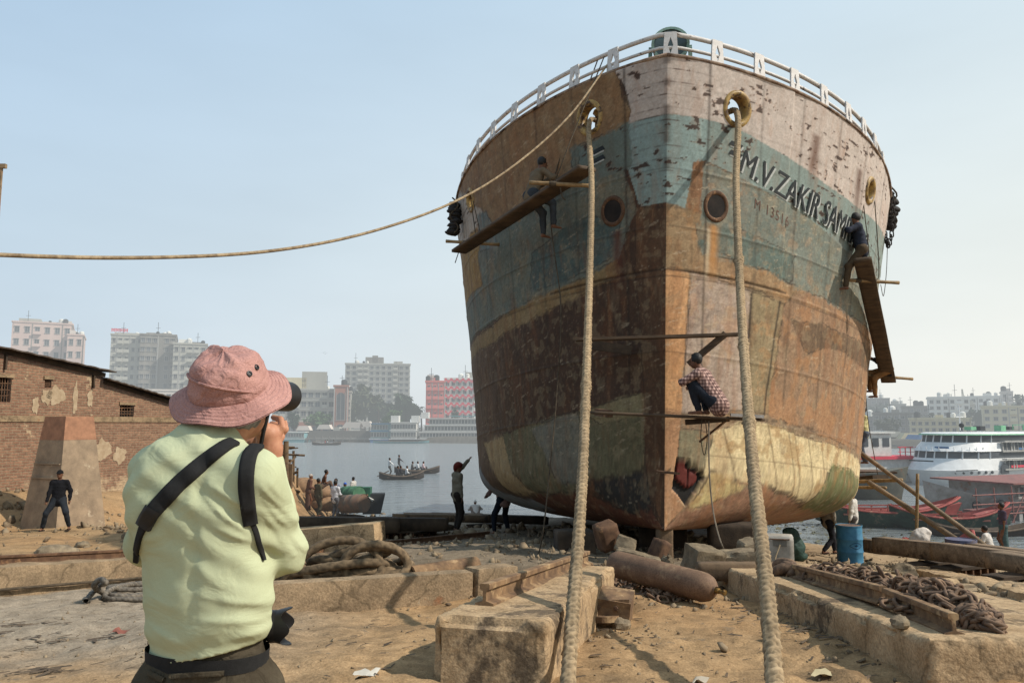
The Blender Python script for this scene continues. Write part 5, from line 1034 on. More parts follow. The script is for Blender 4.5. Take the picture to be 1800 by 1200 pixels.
# the men on the left bank
p = on(541, 896, 20, 55); g_ = 'men standing on the left bank'
person('barefoot man in brown standing hunched, leftmost of the bank group', p, R(-60), .98, shirt=(112, 78, 64), trousers=(96, 70, 58), skirt=True, cap=(190, 176, 164), vox=.024, group=g_, hands=((-.1, .24, 1.0), (.12, .24, 1.02)), lean=(0, .15))
p = on(558, 908, 20, 55); person('man in olive shirt and trousers standing on the left bank', p, R(-40), 1.05, shirt=(96, 88, 66), trousers=(76, 70, 54), vox=.022, group=g_, feet=((-.1, .1, 0), (.1, -.08, 0)))
p = on(588, 913, 20, 55); person('man in white shirt standing with back turned on the left bank', p, R(-25), 1.05, shirt=(212, 212, 216), trousers=(104, 104, 108), vox=.022, group=g_, hands=((-.12, .26, 1.02), (.12, .28, 1.05)), hair=True)
p = on(598, 911, 20, 55); p.x += .12; p.y += .4; person('man in blue cap and pale blue shirt in the bank group', p, R(30), 1.03, shirt=(170, 186, 204), trousers=(82, 84, 92), cap=(66, 104, 190), vox=.022, group=g_)
p = on(582, 909, 20, 55); p.y += .9; person('man with black hair behind the man in white shirt', p, R(170), 1.1, shirt=(150, 156, 170), trousers=(70, 70, 76), vox=.024, group=g_)
p = on(608, 893, 20, 60); p.y += 2; person('man in pale vest behind the green barrel on the bank', p, R(60), 1.0, shirt=(206, 200, 190), trousers=(90, 84, 80), sleeves=.3, vox=.026, group=g_)
p = at(566, 858, 37); person('bare-chested man sitting on the brown sacks by the water', p, R(-70), 1.0, pz=.12, lean=(0, .3), feet=((-.12, .48, -.20), (.12, .5, -.2)), hands=((-.12, .36, .2), (.12, .36, .2)), shirt=None, trousers=(116, 92, 76), vox=.024)
# right-hand people
p = at(1766, 968, 26.5); p.z = G(p.x, p.y); person('man in purple shirt and checked wrap skirt standing at the right edge', p, R(75), 1.0, shirt=(74, 60, 76), trousers=(70, 92, 92), skirt=True, vox=.018, sleeves=.5, hands=((-.22, .05, .8), (.22, .02, .8)))
p = at(1742, 964, 26.3); p.z = G(p.x, p.y); person('man in white vest sitting with his back turned, beside the man in purple', p, R(40), 1.0, pz=.16, lean=(0, .25), feet=((-.15, .5, 0), (.15, .5, 0)), knee=((-.3, .5, 1), (.3, .5, 1)), hands=((-.2, .4, .3), (.2, .4, .3)), shirt=(220, 214, 206), trousers=(110, 100, 92), sleeves=.2, vox=.018)
p = on(1457, 974, 10, 40); person('man striding behind the blue drum, head hidden by the hull', p, R(-70), 1.0, pz=.86, feet=((-.08, .26, 0), (.08, -.24, .04)), shirt=(158, 148, 132), trousers=(44, 44, 48), vox=.018, shoes=(70, 60, 52))
p = at(1502, 936, 22.5); p.z = G(p.x, p.y); person('man in white shirt and white cap standing behind the blue drum', p, R(50), .98, shirt=(216, 212, 204), trousers=(96, 92, 90), cap=(226, 222, 214), vox=.018)
p = at(1521, 800, 23); p.z -= .25; person('man in yellow shirt standing on the staging behind the hull at the right', p, R(80), 1.0, shirt=(214, 204, 150), trousers=(92, 98, 110), vox=.02, hands=((-.1, .3, 1.1), (.1, .3, 1.1)))
# the workers on the hull's stagings
m_plaid = mat('plaid_shirt', lin((214, 180, 166)), lin((200, 164, 150)), sc=6, rough=.9, bump=.3)
def make_plaid():
    t = m_plaid.node_tree; b = t.nodes['Principled BSDF']; L = t.links.new; tc_ = nd(t, 'ShaderNodeTexCoord'); last = b.inputs['Base Color'].links[0].from_socket
    for ax, sc_ in (('X', 40), ('Z', 34), ('Y', 40)):
        w_ = nd(t, 'ShaderNodeTexWave', ins={'Scale': sc_/6.0, 'Distortion': .6, 'Detail': 1}); w_.bands_direction = ax; L(tc_.outputs['Object'], w_.inputs['Vector'])
        r_ = nd(t, 'ShaderNodeValToRGB'); r_.color_ramp.elements[0].position = .45; r_.color_ramp.elements[1].position = .6; r_.color_ramp.elements[0].color = (.34, .29, .30, 1); r_.color_ramp.elements[1].color = (1, 1, 1, 1); L(w_.outputs['Fac'], r_.inputs[0])
        mm = nd(t, 'ShaderNodeMix', data_type='RGBA', blend_type='MULTIPLY'); mm.inputs[0].default_value = .75; L(last, mm.inputs[6]); L(r_.outputs[0], mm.inputs[7]); last = mm.outputs[2]
    L(last, b.inputs['Base Color'])
make_plaid()
p = at(1240, 729, 12.55); person('man in plaid shirt squatting on the staging in front of the bow', p, R(52), 1.06, pz=.22, py=-.16, lean=(-.05, .45), feet=((-.11, .06, 0), (.12, .04, 0)), knee=((-.3, 1, .7), (.3, 1, .7)), hands=((-.10, .34, .52), (.20, .30, .44)), elbow=((-1, 0, -.4), (1, -.2, -.3)), shirt=(1, 1, 1), smat=m_plaid, long=True, trousers=(46, 50, 58), vox=.011, look=(-.4, .25), face=True)
p = at(934, 352, 14.2); person('man in grey tunic sitting on the left staging plank, legs dangling', p, R(-58), 1.0, pz=.12, lean=(.05, .35), feet=((-.10, .34, -.66), (.14, .42, -.52)), hands=((-.05, .52, .55), (.25, .42, .45)), knee=((-.1, 1, .2), (.1, 1, .2)), shirt=(120, 104, 84), trousers=(66, 70, 74), vox=.013, look=(.3, .3))
p = at(1515, 450, 15.5); person('man in dark shirt sitting at the upper end of the right staging plank', p, R(72), 1.0, pz=.14, lean=(.05, .12), feet=((-.06, .34, -.70), (.22, .30, .04)), knee=((-.1, 1, .3), (.8, .8, .6)), hands=((-.1, .34, .62), (.1, .30, .66)), elbow=((-.8, .2, -.6), (.8, .2, -.6)), shirt=(56, 60, 72), trousers=(92, 78, 62), vox=.014, look=(.2, 0))
p = at(1561, 656, 18.9); person('man sitting at the lower end of the right staging plank, bare feet dangling', p, R(80), .98, pz=.12, lean=(0, .2), feet=((-.12, .36, -.62), (.10, .42, -.48)), hands=((-.15, .36, .36), (.15, .36, .4)), shirt=(44, 44, 48), trousers=(150, 112, 74), vox=.016)

# ------------------------------------------------------------------ stagings slung on the hull
def staging(label, a, b, w, th, poles, ropes, thick=.035, roll=Vector((0, 0, 1))):
    a, b = Vector(a), Vector(b); t_ = thing('staging', label, 'staging', (a+b)/2)
    P, Q = rough_box(((b-a).length, w, th), rnd=.008, amp=.008, res=.08, seed=int(a.x*10) % 17+2); v = (b-a).normalized(); M_ = Matrix.Identity(3); y = roll.cross(v).normalized(); z = v.cross(y); M_ = Matrix((v, y, z)).transposed()
    me = np_mesh('plank', P @ np.array(M_).T-np.array(M_ @ Vector((0, 0, th)))[None], Q); link('plank', me, m_wood, t_, smooth=True)
    for q0, q1 in poles:
        q0, q1 = Vector(q0), Vector(q1); k = 9; pts = [q0.lerp(q1, i/k) for i in range(k+1)]; rr = [thick*(1+.12*(i % 3 == 0)) for i in range(k+1)]; MB().tube(pts, rr, 9).build('pole', m_bamboo, t_, world=True, smooth=True)
        mq = q0.lerp(q1, .5); MB().lathe([(thick*1.25, -.06), (thick*1.4, 0), (thick*1.25, .06)], 9, mq.lerp(q0, .25), q1-q0).build('lashing', m_dark_rope, t_, world=True)
    for pts in ropes: MB().tube(spline([Vector(p_) for p_ in pts], 24), .011, 6).build('sling_rope', m_dark_rope, t_, world=True)
    return t_
rl = lambda side, arc, k=1: ship_M @ rail_pt(side, float(np.interp(arc, *arc_table(side)[::-1])), k)
A_, B_ = at(806, 440, 17.0), at(1032, 292, 12.6)
staging('left staging plank slung under the bow on two bamboo poles', A_, B_, .36, .07, [(at(930, 321, 12.95), at(1042, 327, 12.85)), (at(784, 424, 16.6), at(878, 430, 16.4))], [[at(975, 322, 12.95), at(1002, 250, 12.9), rl(-1, 1.35)], [at(985, 330, 12.9), at(988, 345, 12.9), at(994, 352, 12.9)], [at(838, 428, 16.5), at(828, 352, 17.4)], [at(848, 428, 16.5), at(832, 354, 17.4)], [at(806, 444, 16.8), at(800, 462, 16.8)]])
A_, B_ = at(1516, 452, 15.2), at(1562, 668, 19.2)
staging('right staging plank slung along the side of the hull', A_, B_, .34, .08, [(at(1465, 491, 15.7), at(1580, 497, 15.8)), (at(1520, 659, 19.0), at(1604, 666, 19.2))], [[at(1528, 494, 15.7), at(1527, 440, 15.7), at(1517, 352, 15.9)], [at(1540, 494, 15.7), at(1545, 470, 16), at(1536, 330, 16.4)], [at(1545, 655, 19.0), at(1530, 560, 18.3)], [at(1524, 630, 19), at(1552, 640, 19.0)]])
c_a, c_b = at(1038, 722, 12.9), at(1340, 735, 12.75)
staging('lower staging board across the stem carrying the squatting man', c_a, c_b, .34, .05, [], [], roll=Vector((0, 0, 1)))
t_ = thing('staging_bracket', 'dark timber bracket under the lower staging board right of the stem', 'bracket', at(1240, 745, 12.9))
MB().bar(at(1205, 742, 13.0), at(1282, 736, 12.75), .1, .09).build('bearer', m_timberd, t_, world=True); MB().tube([at(1230, 776, 13.3), at(1280, 736, 12.7)], .02, 7).build('strut', m_rust, t_, world=True)
tag(MB().tube(spline([at(1234, 736, 12.7), at(1232, 770, 12.8), at(1238, 800, 12.8), at(1243, 772, 12.8), at(1240, 738, 12.7)], 20), .008, 5).build('rope_loop', m_dark_rope), 'small rope loop hanging below the squatting man', 'rope')
tag(MB().bar(at(1284, 729, 12.6), at(1342, 732, 12.55), .09, .05).build('white_board', mat('board_white', lin((206, 200, 192)), lin((160, 152, 144)), sc=5)), 'short white board lying at the right end of the lower staging', 'board')
tag(MB().bar(at(1012, 597, 13.0), at(1298, 588, 12.8), .25, .045).build('hull_batten', m_wood), 'long thin board fixed across the stem above the squatting man', 'board')
tag(MB().bar(at(1040, 606, 13.7), at(1110, 616, 13.55), .10, .16).build('bracket_stub', m_timberd), 'dark stub bracket under the left end of the upper board', 'bracket')
tag(MB().bar(at(1050, 724, 13.6), at(1072, 727, 13.2), .12, .12).build('bracket_stub', m_rust), 'small stub bracket under the left end of the lower staging board', 'bracket')
tag(MB().bar(at(1211, 640, 13.05), at(1276, 586, 12.75), .12, .09).build('leaning_board', m_wood), 'thick board propped slantwise behind the squatting man', 'board')
tag(MB().bar(at(1156, 828, 13.3), at(1192, 832, 13.0), .10, .03).build('cleat', m_rust), 'small steel cleat sticking out of the stem beside the torn plate', 'cleat')
# lines and fenders hanging from the ship
tag(MB().tube(spline([rl(-1, 1.5), ship_M @ HS(-1, 1.35, 6.4, .12), at(986, 540, 13.9), at(978, 700, 13.7), at(966, 830, 13.4), at(955, 930, 13.0), on(945, 978), on(930, 985), on(950, 990), on(965, 984)], 90), .012, 6).build('hanging_line', m_dark_rope), 'thin brown line hanging down the left of the bow to the ground', 'rope')
tag(MB().tube(spline([at(1246, 740, 12.7), at(1247, 830, 12.4), at(1254, 900, 12.2), at(1270, 960, 11.4), on(1292, 992), on(1330, 996), on(1380, 1000)], 70), .012, 6).build('welding_lead', mat('lead_grey', lin((120, 108, 92)))), 'thin grey lead hanging from the lower staging to the ground', 'cable')
def fender(label, px, py0, py1, Y):
    a, b = at(px, py0, Y), at(px, py1, Y); t_ = thing('hull_fender', label, 'fender', b, 0, None); h_ = a.z-b.z; x = (a-b).x
    rg = np.random.default_rng(px); mb = MB()
    for i in range(9): f = (i+.5)/9; mb.ball((x*f+rg.normal()*.03, rg.normal()*.03, h_*f), (.15+.04*rg.random(), .16, h_/9*.9), 7, seed=i+1, amp=.4)
    mb.build('rubber_bundle', m_black, t_, smooth=True); MB().tube([(x*f+.1*math.sin(f*9), -.15, h_*f) for f in np.linspace(0, 1.1, 14)], .02, 6).build('lashing', m_dark_rope, t_)
fender('black rubber fender on the left shoulder of the bow', 799, 356, 412, 18.9); fender('black rubber fender on the right shoulder of the bow', 1564, 338, 402, 18.2)
cp = [at(1569, 352, 17.9), at(1570, 395, 17.9), at(1562, 430, 17.9), at(1556, 412, 17.9)]; P = spline(cp, 40); mbV, mbF = [], []
for i in range(16):
    f = P[int(i*39/15)]; E_ = Euler((R(90), R(90 if i % 2 else 0), R(90))).to_matrix(); mbV.append(LV*1.0 @ np.array(Euler((0, R(90), R(90*(i % 2)))).to_matrix()).T+f); mbF.append(LF+i*len(LV))
tag(link('hanging_chain', np_mesh('hanging_chain', np.vstack(mbV), np.vstack(mbF)), m_black, smooth=True), 'short black chain hanging from the right shoulder of the bow', 'chain')
tag(MB().tube(spline([at(1560, 430, 18), at(1558, 480, 18), at(1553, 520, 18.2), at(1548, 500, 18.2)], 20), .008, 5).tube(spline([at(1520, 660, 22), at(1526, 740, 22), at(1545, 845, 22)], 12), .012, 5).build('stray_wire', m_dark_rope), 'thin stray wire dangling by the right staging', 'wire')
# poles and staging at the right foot of the hull
m_pole = mat('grey_pole', lin((142, 122, 98)), lin((108, 92, 74)), sc=4)
pg = 'slanting poles at the right of the hull'
def pole(label, a, b, r=.045, g=pg, m=m_pole, name='wooden_pole'): a, b = Vector(a), Vector(b); tag(MB().tube([a.lerp(b, i/8) for i in range(9)], [r*(1+.1*math.sin(i*2.1)) for i in range(9)], 9).build(name, m, smooth=True), label, 'pole', g)
pole('longest slanting pole from the hull down to the seated man in a vest', at(1514, 796, 21), at(1736, 962, 16.6), .055)
pole('thicker slanting pole crossing below the longest one', at(1528, 848, 20.5), at(1682, 948, 17.2), .065)
pole('upright thin pole by the white sack', at(1611, 958, 17.3), at(1613, 832, 17.3), .035, None, m_bamboo)
pole('upper level bamboo sticking out right of the hull', at(1508, 846, 21.5), at(1586, 843, 20.5), .05, None, m_bamboo, 'bamboo_pole')
pole('lower level bamboo sticking out right of the hull', at(1500, 856, 21.8), at(1558, 857, 21.0), .045, None, m_bamboo, 'bamboo_pole')
tag(MB().bar(at(1510, 842, 22.5), at(1548, 838, 21.6), .5, .12).build('staging_board', m_timberd), 'dark board on the level bamboos right of the hull', 'board')
p = at(1618, 957, 17.0); V, F = sdf([('e', (0, 0, .16), (.20, .16, .17)), ('e', (.08, 0, .26), (.17, .10, .10)), ('e', (-.1, .03, .1), (.13, .13, .12))], .02, disp=lambda q: .06*(fbm(q*10, 3, 8)-.5)); o = link('white_sack', np_mesh('white_sack', V, F), cloth((216, 208, 200), (180, 170, 160)), smooth=True); o.location = p; tag(o, 'crumpled white sack resting on the middle timber at the right', 'sack')
p = at(1690, 968, 15.9); MBo = MB().lathe([(.0, .22), (.27, .225), (.275, .24), (.29, .24), (.29, .2), (.285, .1), (.285, -.4)], 30).build('half_drum', mat('drum_violet', lin((104, 108, 134)), lin((84, 84, 104)), sc=5, c3=lin((110, 96, 90)), sc3=4), smooth=35); MBo.location = p; tag(MBo, 'grey violet drum sunk behind the near right timber', 'drum')

# ------------------------------------------------------------------ the photographer
Pm = lambda px, py, Y: np.array(at(px, py, Y)[:])
m_shirt = mat('green_jersey', lin((194, 199, 164)), lin((188, 194, 158)), sc=3, rough=.95, bump=.25, bsc=420, spec=.02, fine=700, fr=(.86, 1.08), bump2=(.13, 8, (1, 1, 1.6)))
m_trous = mat('olive_trousers', lin((88, 80, 66)), lin((70, 63, 52)), sc=9, rough=.95, bump=.3, bsc=300, fine=500, fr=(.75, 1.15), bump2=(.5, 14, (1, 1, .8)), spec=.05)
m_hat = mat('pink_hat', lin((192, 146, 136)), lin((168, 124, 116)), sc=9, fine=300, bump2=(.5, 26, (1, 1, 1)), rough=.9, bump=.35, bsc=160)
m_cam = mat('camera_black', (.014, .014, .015), (.02, .02, .02), sc=20, rough=.45, bump=.15, bsc=200)
m_strap = mat('strap_black', (.012, .012, .012), (.018, .018, .018), sc=60, rough=.9, bump=.4, bsc=300)
foot0 = Vector((-.78, 1.98, 0)); foot0.z = G(foot0.x, foot0.y)
ph = thing('person', 'photographer in pale green jersey and pink sun hat seen from behind, camera raised', 'person', foot0)
pel = Pm(366, 1190, 1.98); wst = Pm(366, 1040, 1.97); cst = Pm(352, 890, 1.97); nck = Pm(368, 768, 1.98); shl, shr = Pm(279, 830, 2.03), Pm(448, 842, 1.92)
elr = Pm(500, 968, 2.04); wrr = Pm(476, 815, 2.24); ell = Pm(258, 955, 2.22); wrl = Pm(430, 790, 2.33); hd = Pm(412, 706, 2.05); yv = np.array((.30, .954, 0))
St = [('c', pel+np.array((0, 0, -.02)), wst, .152, .150, .06, yv, .68), ('c', wst, cst, .150, .158, .08, yv, .68), ('c', cst, nck+np.array((-.01, .0, -.09)), .156, .125, .07, yv, .66), ('c', shl, shr, .060, .056, .06), ('c', nck-np.array((0, 0, .05)), nck+np.array((.0, .005, -.022)), .084, .058, .05),
      ('c', shl, ell, .060, .052, .06), ('c', ell, wrl, .052, .036, .04), ('c', shr, elr, .060, .052, .05), ('c', elr, wrr, .054, .037, .035), ('e', cst+np.array((-.075, -.045, .03)), (.09, .06, .12), .06), ('e', cst+np.array((.07, -.045, .0)), (.085, .06, .12), .06)]
FOLD = [((440, 928), (372, 866), .009, .008), ((446, 948), (384, 916), .009, .007), ((452, 892), (378, 842), .010, .006), ((472, 1062), (345, 1030), .013, .008), ((478, 1088), (352, 1078), .013, .009), ((250, 1098), (338, 1124), .012, .007), ((472, 1108), (398, 1118), .012, .007), ((262, 768), (236, 806), .008, .005), ((278, 766), (254, 806), .008, .005), ((294, 766), (270, 800), .008, .004), ((226, 955), (305, 930), .010, .006), ((232, 970), (318, 958), .010, .006), ((468, 846), (520, 940), .010, .006), ((482, 842), (530, 952), .010, .006), ((500, 985), (468, 898), .011, .007), ((522, 988), (484, 926), .010, .006), ((505, 955), (470, 870), .008, .005), ((352, 850), (358, 1080), .020, -.003), ((345, 845), (368, 935), .022, .008), ((400, 1020), (330, 960), .016, .005), ((250, 1040), (330, 1060), .014, .005), ((455, 800), (464, 842), .004, -.004), ((464, 842), (452, 900), .004, -.004), ((340, 748), (362, 766), .006, .005), ((362, 766), (404, 772), .006, .005), ((470, 1005), (455, 1100), .006, -.004)]
def folds(q):
    q = q.astype(np.float32); c = q-pel.astype(np.float32); d = .014*(fbm(q*np.array([6, 5, 8]), 3, 5)-.5); low = sstep(.28, .02, c[:, 2]); bend = fbm(q*4, 2, 9)*.09
    d += low*.006*np.sin((c[:, 2]+.35*np.abs(c[:, 0]-.03)+bend*1.6)*70); r_ = q-np.array(shr, np.float32); dist = np.sqrt((r_**2).sum(1)); d += .0035*np.sin((r_[:, 0]*.55+r_[:, 2]+bend*.7)*88)*np.exp(-((dist-.17)/.10)**2)
    e_ = q-np.array(elr, np.float32); de = np.sqrt((e_**2).sum(1)); d += .0032*np.sin((e_[:, 0]*1.0+e_[:, 2]*.45+bend*.5)*95)*np.exp(-(de/.15)**2); l_ = q-np.array(shl, np.float32); dl = np.sqrt((l_**2).sum(1)); d += .003*np.sin((l_[:, 0]*.6-l_[:, 2]*.9+bend)*80)*np.exp(-((dl-.13)/.1)**2)
    for (ax_, ay_), (bx_, by_), wd_, am_ in FOLD: 
        a3, b3 = np.array(at(ax_, ay_, 1.88)[:], np.float32), np.array(at(bx_, by_, 1.88)[:], np.float32); a2, b2 = a3[[0, 2]], b3[[0, 2]]; v2 = b2-a2; p2 = q[:, [0, 2]]-a2; t2_ = np.clip((p2 @ v2)/(v2 @ v2), 0, 1); dd = p2-t2_[:, None]*v2+(bend*.12)[:, None]; d -= am_*np.exp(-((dd**2).sum(1))/(wd_*.75*(.55+.45*np.sin(np.pi*t2_)))**2)*(.25+.75*np.sin(np.pi*np.clip(t2_, .04, .96)))*(q[:, 1] < 2.06)
    sp_l = np.exp(-((c[:, 0]+.01-.04*c[:, 2])/.016)**2)*sstep(.1, .25, c[:, 2])*.006
    return d+sp_l
hm0, hm1 = at(258, 1172, 1.9), at(480, 1126, 1.9)
V, F = sdf(St, .0052, 0, folds, cut=lambda g: (hm0.z+(g[..., 0]-hm0.x)/(hm1.x-hm0.x)*(hm1.z-hm0.z)-g[..., 2])); me = np_mesh('jersey', V-np.array(foot0), F); link('jersey', me, m_shirt, ph, smooth=True)
bvh = BVHTree.FromPolygons([tuple(v) for v in V], [tuple(int(i) for i in f) for f in F])
# skin: head, neck, hands
fdir = np.array((.18, .93, .30)); fdir /= np.linalg.norm(fdir); hup = np.array((.0, .03, 1)); hup -= fdir*(hup@fdir); hup /= np.linalg.norm(hup); hrt = np.cross(fdir, hup); RM = [hrt, fdir, hup]
Sk = [('e', hd+hup*.02, (.078, .098, .11), .03, RM), ('e', hd+fdir*.045-hup*.06, (.056, .06, .055), .04, RM), ('c', nck-np.array((0, 0, .04)), hd-hup*.04-fdir*.02, .064, .058, .03), ('e', hd+hrt*.08-hup*.015-fdir*.005, (.012, .022, .034), .008, RM), ('e', hd-hrt*.08-hup*.015-fdir*.005, (.012, .022, .034), .008, RM), ('c', hd+fdir*.095, hd+fdir*.115-hup*.03, .009, .014, .012), ('e', hd+fdir*.088-hup*.065, (.026, .016, .01), .01, RM)]
wdir = (wrr-elr)/np.linalg.norm(wrr-elr); lens_c = Pm(478, 712, 2.22)
# right hand: palm behind the grip, four fingers closing over it, thumb along the back
def chain(pts, rs, k=.006): return [('c', np.array(pts[i]), np.array(pts[i+1]), rs[i], rs[i+1], k) for i in range(len(pts)-1)]
Sk += chain([wrr-wdir*.06, wrr, Pm(474, 790, 2.235), Pm(472, 765, 2.23)], [.034, .028, .034, .036], .015)
Sk += chain([Pm(486, 770, 2.23), Pm(497, 752, 2.235), Pm(493, 737, 2.26), Pm(480, 733, 2.28)], [.0105, .0100, .0095, .0085])
Sk += chain([Pm(483, 780, 2.245), Pm(494, 768, 2.26), Pm(490, 750, 2.285), Pm(478, 744, 2.30)], [.0105, .0105, .0095, .0085])
Sk += chain([Pm(480, 790, 2.255), Pm(490, 782, 2.275), Pm(486, 766, 2.30), Pm(474, 758, 2.31)], [.0100, .0100, .009, .008])
Sk += chain([Pm(474, 798, 2.26), Pm(482, 793, 2.28), Pm(478, 780, 2.30), Pm(468, 774, 2.31)], [.0095, .009, .0085, .0075])
Sk += chain([Pm(466, 782, 2.22), Pm(458, 760, 2.205), Pm(463, 742, 2.20), Pm(468, 732, 2.205)], [.014, .0125, .0115, .009], .01)
# left hand under the lens
ldir = (wrl-ell)/np.linalg.norm(wrl-ell); Sk += chain([wrl-ldir*.07, wrl, wrl+ldir*.04, wrl+np.array((.05, .02, .02))], [.033, .027, .033, .034], .015)
for i in range(4): b0 = wrl+np.array((.055, .035-.02*i, .02)); Sk += chain([b0, b0+np.array((.035, .004, .012)), b0+np.array((.055, .004, .04)), b0+np.array((.052, .004, .062))], [.0105, .010, .009, .008])
b0 = wrl+np.array((.02, .0, .02)); Sk += chain([b0, b0+np.array((-.01, .0, .04)), b0+np.array((.005, .0, .07))], [.013, .0115, .009])
V, F = sdf(Sk, .0058); link('body', np_mesh('body', V-np.array(foot0), F), m_skinp, ph, smooth=True)
hp = [('e', hd-hup*.005-fdir*.02, (.082, .092, .09), .02, RM)]; V, F = sdf(hp, .008, 0, lambda q: .014*(fbm(q*np.array([70, 70, 18]), 2, 4)-.5), lambda g: np.maximum(((g-hd.astype(np.float32)) @ fdir.astype(np.float32))-.01, np.maximum((hd[2]-.075)-g[..., 2], g[..., 2]-hd[2]-.02))); link('hair', np_mesh('hair', V-np.array(foot0), F), mat('grey_hair', lin((150, 146, 142)), lin((96, 90, 86)), sc=60, stretch=(1, 1, .2)), ph, smooth=True)
for k in (-1, 1): MB().ball(tuple(hd+fdir*.09+hrt*.03*k+hup*.005-np.array(foot0)), .011, 8).build('eye', m_eye, ph)
# trousers and shoes
Tr = []
for k in (-1, 1):
    hip = pel+np.array((.085*k, 0, -.05)); kn = np.array((foot0.x+.11*k, foot0.y-.0+.02, foot0.z+.50)); an = np.array((foot0.x+.12*k, foot0.y-.01, foot0.z+.10)); Tr += [('c', hip, kn, .108, .078, .05), ('c', kn, an, .076, .062, .03)]
Tr += [('c', pel+np.array((0, 0, -.06)), pel+np.array((0, 0, .085)), .150, .140, .05, yv, .70)]
V, F = sdf(Tr, .01, 0, lambda q: .018*(fbm(q*np.array([10, 10, 14]), 3, 6)-.5)); tr = link('trousers', np_mesh('trousers', V-np.array(foot0), F), m_trous, ph, smooth=True); bt = BVHTree.FromPolygons([tuple(v) for v in V], [tuple(int(i) for i in f) for f in F])
for k in (-1, 1): V, F = sdf([('c', (foot0.x+.12*k, foot0.y-.05, foot0.z+.05), (foot0.x+.125*k, foot0.y+.17, foot0.z+.045), .05, .045, .02), ('c', (foot0.x+.12*k, foot0.y-.02, foot0.z+.05), (foot0.x+.12*k, foot0.y-.02, foot0.z+.11), .05, .048, .02)], .012); link('shoe', np_mesh('shoe', V-np.array(foot0), F), cloth((70, 62, 54)), ph, smooth=True)
def on_back(px, py, tree, off=.004):
    o_ = Vector((0, 0, CZ)); d = (at(px, py, 1.0)-o_).normalized(); h_, n_, _, _ = tree.ray_cast(o_, d); return (h_, n_) if h_ else (None, None)
def ribbon(pts, w, tree, off=.004, th=.004):
    """a strap lying on the cloth through the given places of the back"""
    S_ = spline([(a, b, 0) for a, b in pts], 46); C_ = []; N_ = []
    for a, b, _ in S_:
        h_, n_ = on_back(a, b, tree)
        if h_ is None: continue
        C_.append(h_); N_.append(n_)
    V = []; F = []
    for i, (c, n_) in enumerate(zip(C_, N_)):
        d = (C_[min(i+1, len(C_)-1)]-C_[max(0, i-1)]).normalized(); nn = sum((N_[j] for j in range(max(0, i-3), min(len(N_), i+4))), Vector()).normalized(); s_ = d.cross(nn).normalized(); ww = w if not hasattr(w, '__len__') else float(np.interp(i/len(C_), [0, .3, .7, 1], w)); lift = off+th
        V += [c+s_*ww/2+nn*off*.2, c+s_*ww/2+nn*lift, c+s_*ww*.25+nn*lift*1.15, c-s_*ww*.25+nn*lift*1.15, c-s_*ww/2+nn*lift, c-s_*ww/2+nn*off*.2]
    for i in range(len(C_)-1):
        for j in range(5): F.append((i*6+j, i*6+j+1, (i+1)*6+j+1, (i+1)*6+j))
    return MB().add(V, F)
# belt, pocket flaps
mb = MB()
V = []; n = 40; bz = pel[2]+.055
for i in range(n):
    q = 2*math.pi*i/n; dv = Vector((math.cos(q), math.sin(q), 0)); h_, n_, _, _ = bt.ray_cast(Vector((pel[0], pel[1], bz))+dv*.5, -dv); h_ = h_ or Vector((pel[0], pel[1], bz))+dv*.14
    V += [h_+dv*.006+Vector((0, 0, -.018)), h_+dv*.008+Vector((0, 0, .018))]
MB().add(V, [(2*i, (2*i+2) % (2*n), (2*i+3) % (2*n), 2*i+1) for i in range(n)]).build('belt', m_strap, ph, world=True, smooth=True)
for pts in ([(300, 1188), (340, 1185), (395, 1182)], [(262, 1182), (275, 1188), (290, 1195)]): ribbon(pts, .012, bt, .003).build('pocket_welt', m_trous, ph, world=True)
# camera raised to the eye, with its neck strap
cdir = Vector((.14, .97, .10)).normalized(); cp_ = Vector(Pm(448, 692, 2.17)); c1 = thing('camera', 'black camera with long zoom lens held up to the photographer\'s eye', 'camera', cp_, -math.atan2(cdir.x, cdir.y))
P, Q = rough_box((.14, .065, .10), rnd=.018, amp=.001, res=.014, seed=2); P[:, 2] -= .05; link('camera_body', np_mesh('camera_body', P, Q), m_cam, c1, smooth=True)
MB().lathe([(.0, .02), (.036, .02), (.038, .06), (.041, .062), (.041, .10), (.039, .102), (.039, .125), (.046, .15), (.046, .215), (.043, .215), (.038, .17), (0, .165)], 30, (0, 0, 0), (0, 1, 0)).build('lens', m_cam, c1, smooth=30)
MB().box((0, -.01, .06), (.06, .06, .03), taper=.7).build('viewfinder', m_cam, c1)
MB().tube(spline([Vector((.07, 0, .03)), Vector((.075, -.05, -.02)), Vector((.06, -.06, -.10)), Vector((.045, -.05, -.16))], 16), .006, 6).tube(spline([Vector((-.07, 0, .03)), Vector((-.075, -.05, -.05)), Vector((-.085, -.06, -.12))], 12), .01, 6).build('neck_strap', m_strap, c1)
# the second camera slung at the hip
c2p = Vector(Pm(428, 1102, 2.02)); c2 = thing('camera', 'second black camera with petal lens hood slung at the photographer\'s right hip', 'camera', c2p, R(-82))
P, Q = rough_box((.13, .06, .10), rnd=.018, amp=.001, res=.014, seed=4); P[:, 2] -= .05; link('camera_body', np_mesh('camera_body', P, Q), m_cam, c2, smooth=True)
prof = [(0, .02), (.034, .02), (.036, .045), (.034, .047), (.034, .06), (.040, .065), (.040, .08)]; mb = MB().lathe(prof, 32, (0, 0, 0), (0, 1, 0)); V = []; F = []; n = 48
for i in range(n): q = 2*math.pi*i/n; L_ = .108+.012*math.cos(4*q); V += [Vector((.039*math.cos(q), .078, .039*math.sin(q))), Vector((.047*math.cos(q), L_, .047*math.sin(q))), Vector((.044*math.cos(q), L_, .044*math.sin(q))), Vector((.036*math.cos(q), .08, .036*math.sin(q)))]
